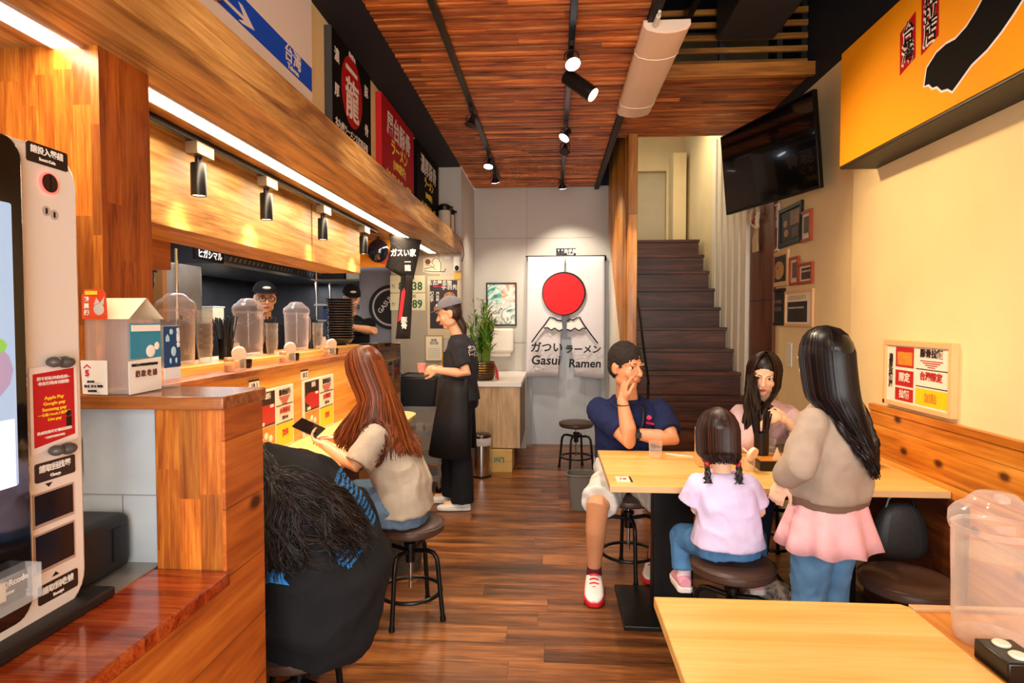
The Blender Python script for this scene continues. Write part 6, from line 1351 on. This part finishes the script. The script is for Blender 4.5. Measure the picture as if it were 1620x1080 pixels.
for hx, hy, kx, ky in ((.99, 2.33, .985, 2.37), (1.11, 2.41, 1.10, 2.44)):
    leg(mb, (hx, hy, .70), (kx, ky, .42), (kx, ky - .01, .09), (.072, .062, .045, .042, .03)); foot_skin(mb, (kx, ky - .01, .08), (kx - .07, ky + .09, .04), .85)
fuse('body', mb, SK3, t, .0048, 3); face(t, hc, R, .96)
TP = fabric('sweater_taupe', '#a89484', .9); sb = MB()
loft(sb, [((1.052, 2.365, .80), Rr, .165, .13), ((1.055, 2.36, .90), Rr, .16, .13), ((1.055, 2.35, 1.0), Rr, .15, .12), ((1.05, 2.35, 1.09), Rr, .145, .095), ((1.045, 2.345, 1.145), Rr, .085, .07), ((1.04, 2.345, 1.165), Rr, .06, .055)])
for a, b, c_ in (((.945, 2.265, 1.085), (.888, 2.225, .95), (.862, 2.30, .875)), ((1.155, 2.43, 1.085), (1.205, 2.46, .93), (1.178, 2.545, .83))):
    sb.limb([V(a), V(a).lerp(V(b), .5), V(b)], [.058, .058, .054]); sb.cyl(b, c_, .054, .042, 20)
sweater = fuse('sweater', sb, TP, t, .007, 4, .010, 8, seed=5)
rb = MB(); loft(rb, [((1.052, 2.365, .765), Rr, .150, .120), ((1.052, 2.365, .775), Rr, .153, .123), ((1.052, 2.365, .80), Rr, .158, .127), ((1.052, 2.365, .81), Rr, .155, .125)]); fuse('sweater_rib', rb, fabric('rib_brown', '#7c6352'), t, .006, 2)
mbk = MB(); n = 72
rs = []
for z, k in ((.80, .0), (.74, .3), (.66, .75), (.61, 1.0)):
    rr = []
    for j in range(n):
        a = 2 * PI * j / n; w_ = 1 + k * .10 * math.sin(9 * a); rx, ry = (.145 + .05 * k) * w_, (.115 + .05 * k) * w_; F_ = V((-.59, .80, 0))
        rr.append(V((1.052, 2.365, z + .008 * k * math.sin(9 * a + 1))) + Rr * rx * math.cos(a) + F_ * ry * math.sin(a))
    rs.append(rr)
vs = [p for r in rs for p in r]; fs = [(i * n + j, i * n + (j + 1) % n, (i + 1) * n + (j + 1) % n, (i + 1) * n + j) for i in range(3) for j in range(n)]
wpart(t, 'peplum', MB().add(vs, fs), fabric('peplum_pink', '#f0b6bc', .8), solid=.004, smooth=80)
jb = MB(); loft(jb, [((1.05, 2.37, .62), Rr, .12, .095), ((1.05, 2.37, .78), Rr, .12, .095)])
for hx, hy, kx, ky in ((.99, 2.33, .985, 2.37), (1.11, 2.41, 1.10, 2.44)): jb.limb([V((hx, hy, .68)), V((kx, ky, .42))], [.082, .062]); jb.cyl((kx, ky, .42), (kx, ky - .01, .09), .062, .055, 20)
fuse('jeans', jb, fabric('jeans_light', '#5f8cb8', .8, .2), t, .007, 3, .005, 14, seed=2)
for kx, ky in ((.985, 2.37), (1.10, 2.44)): shoe(t, (kx + .035, ky - .055, .004), (kx - .085, ky + .115, .004), .08, mat('shoe_pink', '#e8a0b4', .6), WS, None, .07)
hb = MB(); hair_cap(hb, hc, R, .96, .012); hb.limb([V((1.02, 2.32, 1.25)), V((1.075, 2.30, 1.12))], [.075, .07]); fuse('hair_base', hb, mat('hair_black', '#0d0809', .3, var=.1), t, .006, 3)
long_hair(t, hc, R, .96, [(1.10, 2.40, .98), (1.17, 2.34, .92), (1.17, 2.27, .90), (1.14, 2.22, .93), (1.10, 2.20, .98), (1.07, 2.19, 1.03)], ['#0b0708', '#171011', '#261a1b'], 650, (30, 330), .13, .016, .0038, bv=bvh_of(sweater), shine=.33)

# --- waitress ---
t = person_root('waitress in grey cap, black T-shirt and long black apron standing sideways', (-.72, 4.7, 0))
Yr = V((.15, 1, 0)); mb = MB(); hc = (-.80, 4.68, 1.515); hf = (-.96, -.08, -.28); R = head(mb, hc, hf, (-.2, 0, 1), .98)
mb.limb([V((-.735, 4.70, 1.34)), V((-.765, 4.69, 1.41)), V((-.785, 4.685, 1.45))], [.052, .046, .046], 14)
loft(mb, [((-.71, 4.7, .84), Yr, .16, .11), ((-.72, 4.7, .98), Yr, .13, .09), ((-.715, 4.7, 1.15), Yr, .14, .10), ((-.72, 4.7, 1.28), Yr, .15, .075), ((-.73, 4.7, 1.34), Yr, .06, .05)])
arm(mb, (-.715, 4.545, 1.26), (-.64, 4.50, 1.065), (-.86, 4.47, 1.09), (.043, .04, .036, .036, .024)); arm(mb, (-.69, 4.85, 1.26), (-.66, 4.87, 1.05), (-.87, 4.62, 1.09), (.043, .04, .036, .036, .024))
hand(mb, (-.86, 4.47, 1.09), (-1, .1, 0), (0, .8, -.3), 1, (35, 40, 42, 45), .9); hand(mb, (-.87, 4.62, 1.09), (-1, -.25, 0), (0, -.8, -.3), -1, (35, 40, 42, 45), .9)
for x, y in ((-.69, 4.61), (-.80, 4.80)): leg(mb, (-.71, 4.7 + (y - 4.7) * .7, .82), (x - .01, y, .45), (x, y, .09), (.085, .075, .055, .05, .034)); foot_skin(mb, (x, y, .08), (x - .13, y, .04), .95)
fuse('body', mb, SK, t, .0055, 3); face(t, hc, R, .98)
sb = MB(); loft(sb, [((-.705, 4.7, .84), Yr, .19, .13), ((-.71, 4.7, .98), Yr, .165, .115), ((-.71, 4.7, 1.12), Yr, .17, .122), ((-.715, 4.7, 1.24), Yr, .175, .105), ((-.725, 4.7, 1.31), Yr, .12, .08), ((-.732, 4.7, 1.35), Yr, .058, .055)])
for a, b in (((-.715, 4.545, 1.26), (-.668, 4.515, 1.12)), ((-.69, 4.85, 1.26), (-.672, 4.865, 1.12))): sb.ball(a, .062, n=14); sb.cyl(a, b, .062, .062, 18)
TS = fabric('tshirt_charcoal', '#2d2c30'); shirt = fuse('tshirt', sb, TS, t, .007, 4, .006, 10, seed=7)
decal(t, shirt, 'ガスい\nラーメン', .05, Wt, (-.55, 4.60, 1.22), (-.75, .6, 0), (0, 0, 1), .001, 'back_print', .9)
jb = MB(); loft(jb, [((-.71, 4.7, .78), Yr, .165, .12), ((-.71, 4.7, .92), Yr, .165, .12)])
for x, y in ((-.69, 4.61), (-.80, 4.80)): jb.limb([V((-.71, 4.7 + (y - 4.7) * .7, .80)), V((x - .01, y, .45))], [.10, .08]); jb.cyl((x - .01, y, .45), (x, y, .06), .08, .088, 22)
fuse('trousers', jb, F_black, t, .008, 3, .005, 9)
ab = MB(); n = 34; rs = []
for z, k in ((1.02, 0), (.9, .25), (.7, .6), (.42, 1.0)):
    rs.append([V((-.715 - .03 * k, 4.7, z)) + V((-math.cos(a) * (.135 + .09 * k), math.sin(a) * (.185 + .035 * k), 0)) * (1 + .012 * math.sin(a * 7)) for a in [math.radians(-125 + 250 * j / (n - 1)) for j in range(n)]])
vs = [p for r in rs for p in r]; fs = [(i * n + j, i * n + j + 1, (i + 1) * n + j + 1, (i + 1) * n + j) for i in range(3) for j in range(n - 1)]
wpart(t, 'apron', MB().add(vs, fs), mat('apron_black', '#131214', .65, var=.05, bump=.2, bscale=30), solid=.005, smooth=80)
wpart(t, 'apron_bib', MB().rings([[V((-.835, 4.7 + s_ * .10, z)) for s_ in (-1, 1)] + [V((-.825, 4.7 + s_ * .10, z)) for s_ in (1, -1)] for z in (1.0, 1.22)]), mat('apron_black', '#131214', .65))
wpart(t, 'apron_ties', MB().tube([(-.60, 4.66, .98), (-.575, 4.62, .90), (-.57, 4.60, .82)], .008, 6, flat=.4), F_black)
wpart(t, 'yellow_emblem', MB().ball((-.842, 4.62, 1.16), (.006, .035, .05)), mat('emblem_yellow', '#e0a020', .5, var=0))
for x, y in ((-.69, 4.61), (-.80, 4.80)): shoe(t, (x + .06, y, .004), (x - .19, y - .02, .004), .085, WS, M_white, None, .06)
hb = MB(); hair_cap(hb, hc, R, .98, .004); hb.limb([V((-.73, 4.69, 1.47)), V((-.69, 4.69, 1.40)), V((-.685, 4.69, 1.33))], [.04, .03, .015]); fuse('hair', hb, mat('hair_brown2', '#2e1a12', .5, var=.2), t, .006, 2)
cap_hat(t, hc, R, 1.0, fabric('cap_grey', '#77757c'), Wt)
tag(MB().cyl((-.985, 4.53, 1.07), (-.985, 4.53, 1.13), .028, .034, 18).cyl((-.985, 4.53, 1.13), (-.985, 4.53, 1.136), .036, n=18).build('paper_cup', mat('cup_redwhite', '#d98a80', .5, var=.3, vscale=60)), 'small red and white cup held in the waitress hands', 'cup')

# --- woman with phone at the bar ---
t = person_root('woman with long auburn hair in beige shirt using a phone at the bar', (-.74, 2.93, 0))
mb = MB(); hc = (-.925, 2.93, 1.20); R = head(mb, hc, (-.88, .34, -.36), (-.3, .1, 1), .98)
mb.limb([V((-.86, 2.93, .985)), V((-.89, 2.93, 1.06)), V((-.905, 2.93, 1.12))], [.05, .045, .045], 14)
Y_ = V((0, 1, 0))
loft(mb, [((-.74, 2.93, .55), Y_, .16, .11), ((-.735, 2.93, .67), Y_, .12, .09), ((-.79, 2.93, .82), Y_, .135, .095), ((-.84, 2.93, .93), Y_, .14, .07), ((-.86, 2.93, .98), Y_, .06, .05)])
arm(mb, (-.83, 2.775, .91), (-.905, 2.71, .795), (-1.085, 2.835, .855), (.042, .038, .034, .033, .023)); arm(mb, (-.84, 3.085, .91), (-.93, 3.11, .80), (-1.10, 3.02, .85), (.042, .038, .034, .033, .023))
hand(mb, (-1.085, 2.835, .855), (-.88, .25, .35), (-.25, .35, .8), 1, (28, 34, 36, 38), .88); hand(mb, (-1.10, 3.02, .85), (-.75, -.5, .35), (-.1, -.3, -.9), 1, (25, 30, 40, 45), .88)
for s_ in (-1, 1): leg(mb, (-.76, 2.93 + s_ * .08, .55), (-1.14, 2.93 + s_ * .09, .55), (-1.12, 2.93 + s_ * .08, .10), (.085, .075, .055, .05, .033)); foot_skin(mb, (-1.12, 2.93 + s_ * .08, .09), (-1.25, 2.93 + s_ * .08, .04))
fuse('body', mb, SK, t, .0048, 3); face(t, hc, R, .98)
BG = fabric('shirt_beige', '#b5a898'); sb = MB()
loft(sb, [((-.725, 2.93, .53), Y_, .19, .135), ((-.73, 2.93, .66), Y_, .165, .125), ((-.78, 2.93, .80), Y_, .165, .12), ((-.83, 2.93, .91), Y_, .165, .10), ((-.855, 2.93, .96), Y_, .11, .075), ((-.865, 2.93, 1.0), Y_, .06, .055)])
for a, b in (((-.825, 2.775, .91), (-.89, 2.715, .80)), ((-.835, 3.085, .91), (-.915, 3.11, .81))): sb.ball(a, .062, n=14); sb.cyl(a, b, .064, .066, 20)
shirt = fuse('shirt', sb, BG, t, .007, 4, .011, 8, seed=11)
jb = MB(); loft(jb, [((-.74, 2.93, .485), Y_, .185, .13), ((-.735, 2.93, .62), Y_, .17, .125)])
for s_ in (-1, 1): jb.limb([V((-.76, 2.93 + s_ * .08, .56)), V((-1.14, 2.93 + s_ * .09, .56))], [.10, .075]); jb.cyl((-1.14, 2.93 + s_ * .09, .56), (-1.12, 2.93 + s_ * .08, .13), .072, .06, 20)
fuse('jeans', jb, fabric('jeans_mid', '#5c7590', .8, .2), t, .007, 3, .005, 14, seed=9)
for s_ in (-1, 1): shoe(t, (-1.06, 2.93 + s_ * .08, .004), (-1.30, 2.93 + s_ * .08, .004), .085, WS, WS)
hb = MB(); hair_cap(hb, hc, R, .98, .01); fuse('hair_base', hb, mat('hair_auburn', '#5a2a14', .35, var=.2), t, .006, 3)
long_hair(t, hc, R, .98, [(-.86, 3.08, .93), (-.70, 3.0, .86), (-.655, 2.90, .80), (-.68, 2.80, .84), (-.86, 2.75, .80), (-1.0, 2.79, .86), (-1.05, 2.85, .90)], ['#44200f', '#5a2a14', '#6e351a', '#86461f'], 900, (40, 332), .13, .014, .0028, bv=bvh_of(shirt), shine=.36)
ph = thing('smartphone', 'black smartphone held in the hands of the auburn-haired woman', 'phone', (-1.195, 2.895, .935))
o = MB().box(-.036, .036, -.075, .075, -.004, .004).build('case', M_black, ph, bevel=.003); o.rotation_euler = (.35, -.5, 1.1)
o = MB().box(-.033, .033, -.071, .071, .0042, .0046).build('screen', mat('phone_screen', '#0a0a0c', .08, var=0), ph); o.rotation_euler = (.35, -.5, 1.1)

# --- woman in black shirt nearest the camera ---
t = person_root('woman in black printed T-shirt with loose dark hair hunched at the bar, nearest', (-.78, 1.82, 0))
mb = MB(); hc = (-1.06, 1.84, 1.045); R = head(mb, hc, (-.8, .15, -.6), (-.5, 0, 1), .98)
mb.limb([V((-.91, 1.83, .98)), V((-.96, 1.835, .995)), V((-1.01, 1.84, 1.01))], [.055, .05, .048], 14)
Y2 = V((.12, 1, 0))
loft(mb, [((-.76, 1.84, .56), Y2, .17, .13), ((-.735, 1.84, .70), Y2, .15, .12), ((-.79, 1.83, .86), Y2, .15, .11), ((-.86, 1.83, .96), Y2, .15, .08), ((-.91, 1.83, 1.0), Y2, .06, .05)])
arm(mb, (-.87, 1.66, .95), (-1.0, 1.60, .80), (-1.20, 1.74, .80)); arm(mb, (-.87, 2.0, .95), (-1.0, 2.06, .80), (-1.20, 1.95, .80))
hand(mb, (-1.20, 1.74, .80), (-1, .3, 0), (0, 0, -1), 1, (20, 20, 25, 25), .9); hand(mb, (-1.20, 1.95, .80), (-1, -.3, 0), (0, 0, -1), -1, (20, 20, 25, 25), .9)
for s_ in (-1, 1): leg(mb, (-.80, 1.83 + s_ * .09, .56), (-1.16, 1.83 + s_ * .11, .56), (-1.14, 1.83 + s_ * .1, .10), (.09, .08, .056, .05, .034)); foot_skin(mb, (-1.14, 1.83 + s_ * .1, .09), (-1.27, 1.83 + s_ * .1, .04))
fuse('body', mb, SK, t, .006, 3); face(t, hc, R, .98)
sb = MB(); loft(sb, [((-.755, 1.83, .475), Y2, .185, .18), ((-.735, 1.83, .56), Y2, .22, .20), ((-.72, 1.83, .68), Y2, .225, .20), ((-.76, 1.83, .82), Y2, .215, .175), ((-.83, 1.83, .93), Y2, .20, .13), ((-.89, 1.83, .99), Y2, .14, .09), ((-.93, 1.83, 1.03), Y2, .065, .06)])
for a, b in (((-.865, 1.65, .94), (-.99, 1.59, .80)), ((-.865, 2.01, .94), (-.90, 2.08, .78))): sb.ball(a, .075, n=14); sb.cyl(a, b, .08, .088, 20)
sb.limb([V((-.70, 2.02, .80)), V((-.63, 1.98, .68)), V((-.62, 1.93, .58))], [.09, .085, .06])
shirt = fuse('black_tshirt', sb, F_black, t, .008, 5, .016, 5.5, seed=13)
PB = mat('print_blue', '#2a86d8', .6, var=0)
decal(t, shirt, 'ARIA LIVE TOUR\nB.C. / INGO BIRD\nJASHINGIRLS HALL\nRosita / ESTRADA\nKyoto / Nagoya', .017, PB, (-.585, 1.73, .80), (-.75, .65, -.2), (-.29, -.34, 1), .0004, 'tour_print', 1.0)
decal(t, shirt, 'OSAKA HALL\nNagoya Club\nYokohama\nKobe Dome\nHiroshima\nMatsuyama\nNiigata\nTaipei\nSapporo\nSendai\nFukuoka', .017, PB, (-.60, 1.88, .90), (-.75, .65, -.2), (-.29, -.34, 1), .0004, 'tour_print', 1.0)
bmk = bpy.data.meshes.new('b'); bmk.from_pydata([(x * .1, y * .1, 0) for x, y in ((-.6, .1), (-.2, .35), (.2, .2), (.5, .3), (.35, .0), (.5, -.2), (.0, -.1), (-.3, -.3))], [], [tuple(range(8))])
bm = bmesh.new(); bm.from_mesh(bmk); bmesh.ops.triangulate(bm, faces=bm.faces); bmesh.ops.subdivide_edges(bm, edges=bm.edges, cuts=3, use_grid_fill=True); bm.to_mesh(bmk); bm.free()
project(t, shirt, bmk, PB, (-.755, 1.56, .755), (-.45, .87, -.15), (0, 0, 1), 'blue_bow_print', .003)
bvs = bvh_of(shirt)
oc = [push_out(V((-.80 + .035 * math.cos(a), 1.55, .67 + .03 * math.sin(a * 2 + .5))), bvs, .002) for a in [2 * PI * i / 14 for i in range(14)]]
wpart(t, 'blue_outline_print', MB().tube(oc, .0015, 5, loop=True), PB)
jb = MB()
for s_ in (-1, 1): jb.limb([V((-.80, 1.83 + s_ * .09, .57)), V((-1.16, 1.83 + s_ * .11, .57)), V((-1.14, 1.83 + s_ * .1, .13))], [.11, .08, .065])
fuse('trousers', jb, F_black, t, .009, 3)
for s_ in (-1, 1): shoe(t, (-1.08, 1.83 + s_ * .1, .004), (-1.32, 1.83 + s_ * .1, .004), .085, M_blackm, WS)
hb = MB(); hair_cap(hb, hc, R, .98, .012); hb.limb([V((-.99, 1.83, 1.06)), V((-.94, 1.82, 1.05)), V((-.90, 1.81, 1.03))], [.05, .045, .04]); fuse('hair_base', hb, mat('hair_black', '#0d0809', .3, var=.1), t, .006, 3)
HB = ['#060404', '#0e0908', '#1a120f', '#32241d']
long_hair(t, hc, R, .98, [(-.62, 1.80, .84), (-.59, 1.77, .80), (-.66, 1.70, .80), (-.76, 1.64, .78), (-.86, 1.60, .78), (-.94, 1.60, .82)], HB, 2000, (40, 320), .08, .045, .0015, mid=[(-.91, 1.78, 1.07), (-.83, 1.71, 1.0)], bv=bvs, shine=.45, taper=.3)

# --- cooks ---
GL = mat('glasses_black', '#111', .2, var=0) if False else M_black
def cook(label, x, y, hz, f, glasses=False, scale=1.0, arms=None, skin=SK):
    t = person_root(label, (x, y, 0), 'kitchen cooks'); mb = MB(); hc = V((x, y, hz)); R = head(mb, hc, f, (0, 0, 1), scale)
    fx = V((f[0], f[1], 0)).normalized(); r = V((fx.y, -fx.x, 0)); b = hc - fx * .06
    mb.limb([b + V((0, 0, -.20)), b + V((0, 0, -.12)) + fx * .02, hc - V((0, 0, .05)) - fx * .02], [.055, .05, .05], 14)
    loft(mb, [(V((b.x, b.y, .85)), r, .16, .11), (V((b.x, b.y, 1.05)), r, .14, .10), (V((b.x, b.y, hz - .38)), r, .16, .10), (b + V((0, 0, -.24)), r, .16, .08), (b + V((0, 0, -.19)), r, .07, .05)])
    sh = [b + r * s_ * .18 + V((0, 0, -.26)) for s_ in (-1, 1)]
    for i, s_ in enumerate((-1, 1)):
        el, wr = (sh[i] + V((0, 0, -.27)) + r * s_ * .05, sh[i] + V((0, 0, -.32)) + fx * .22) if not arms else arms[i]
        arm(mb, sh[i], el, wr); hand(mb, wr, (V(wr) - V(el)).normalized(), (0, 0, -1), 1 if s_ < 0 else -1, (30, 35, 35, 40), .95)
        leg(mb, V((b.x, b.y, .85)) + r * s_ * .08, V((b.x, b.y, .47)) + r * s_ * .09, V((b.x, b.y, .09)) + r * s_ * .1)
    fuse('body', mb, skin, t, .006, 3); face(t, hc, R, scale)
    sb = MB(); loft(sb, [(V((b.x, b.y, .82)), r, .19, .14), (V((b.x, b.y, 1.05)), r, .17, .125), (V((b.x, b.y, hz - .38)), r, .185, .125), (b + V((0, 0, -.25)), r, .18, .10), (b + V((0, 0, -.19)), r, .10, .075), (b + V((0, 0, -.165)), r, .06, .06)])
    for i in (0, 1):
        el = (sh[i] + V((0, 0, -.27)) + r * (i * 2 - 1) * .05) if not arms else V(arms[i][0]); sb.ball(sh[i], .07, n=12); sb.cyl(sh[i], sh[i].lerp(el, .75), .07, .068, 18)
    fuse('black_tshirt', sb, F_black, t, .009, 3, .006, 9)
    jb = MB()
    for s_ in (-1, 1): jb.limb([V((b.x, b.y, .82)) + r * s_ * .08, V((b.x, b.y, .47)) + r * s_ * .09, V((b.x, b.y, .10)) + r * s_ * .1], [.11, .08, .065])
    fuse('trousers', jb, F_black, t, .012, 2)
    for s_ in (-1, 1):
        q = V((b.x, b.y, .004)) + r * s_ * .1; shoe(t, q - fx * .08, q + fx * .17, .09, M_blackm, M_blackm)
    hb = MB(); hair_cap(hb, hc, R, scale, .003); fuse('hair', hb, mat('hair_black', '#0d0809', .3, var=.1), t, .007, 2)
    cap_hat(t, hc, R, 1.02 * scale, fabric('cap_black', '#1d1b1e'), Wt)
    if glasses:
        P = lambda a, b_, c_: hc + R @ V((a, b_, c_)) * scale; gb = MB()
        for s_ in (-1, 1): gb.tube([P(s_ * .033 + .025 * math.cos(a), .098 - .01 * abs(math.cos(a)), .002 + .019 * math.sin(a)) for a in [2 * PI * i / 18 for i in range(18)]], .0028, 6, loop=True).tube([P(s_ * .058, .09, .005), P(s_ * .078, .03, .0), P(s_ * .08, -.01, 0)], .0025, 6)
        gb.tube([P(-.01, .1, .004), P(.01, .1, .004)], .0028, 6); wpart(t, 'glasses', gb, M_black)
    return t
cook('cook in black cap and round glasses looking out between two water jugs', -2.235, 4.6, 1.635, (.55, -.80, -.12), True)
cook('cook in black cap behind the stack of bowls, forearm bent', -1.985, 5.9, 1.68, (.45, -.85, -.3), arms=((( -2.2, 5.75, 1.22), (-2.1, 5.55, 1.25)), ((-1.70, 5.72, 1.36), (-1.86, 5.52, 1.40))))
cook('partly hidden cook in dark shirt just behind the teak pillar', -2.13, 2.98, 1.66, (-.8, .5, 0), skin=SK2)
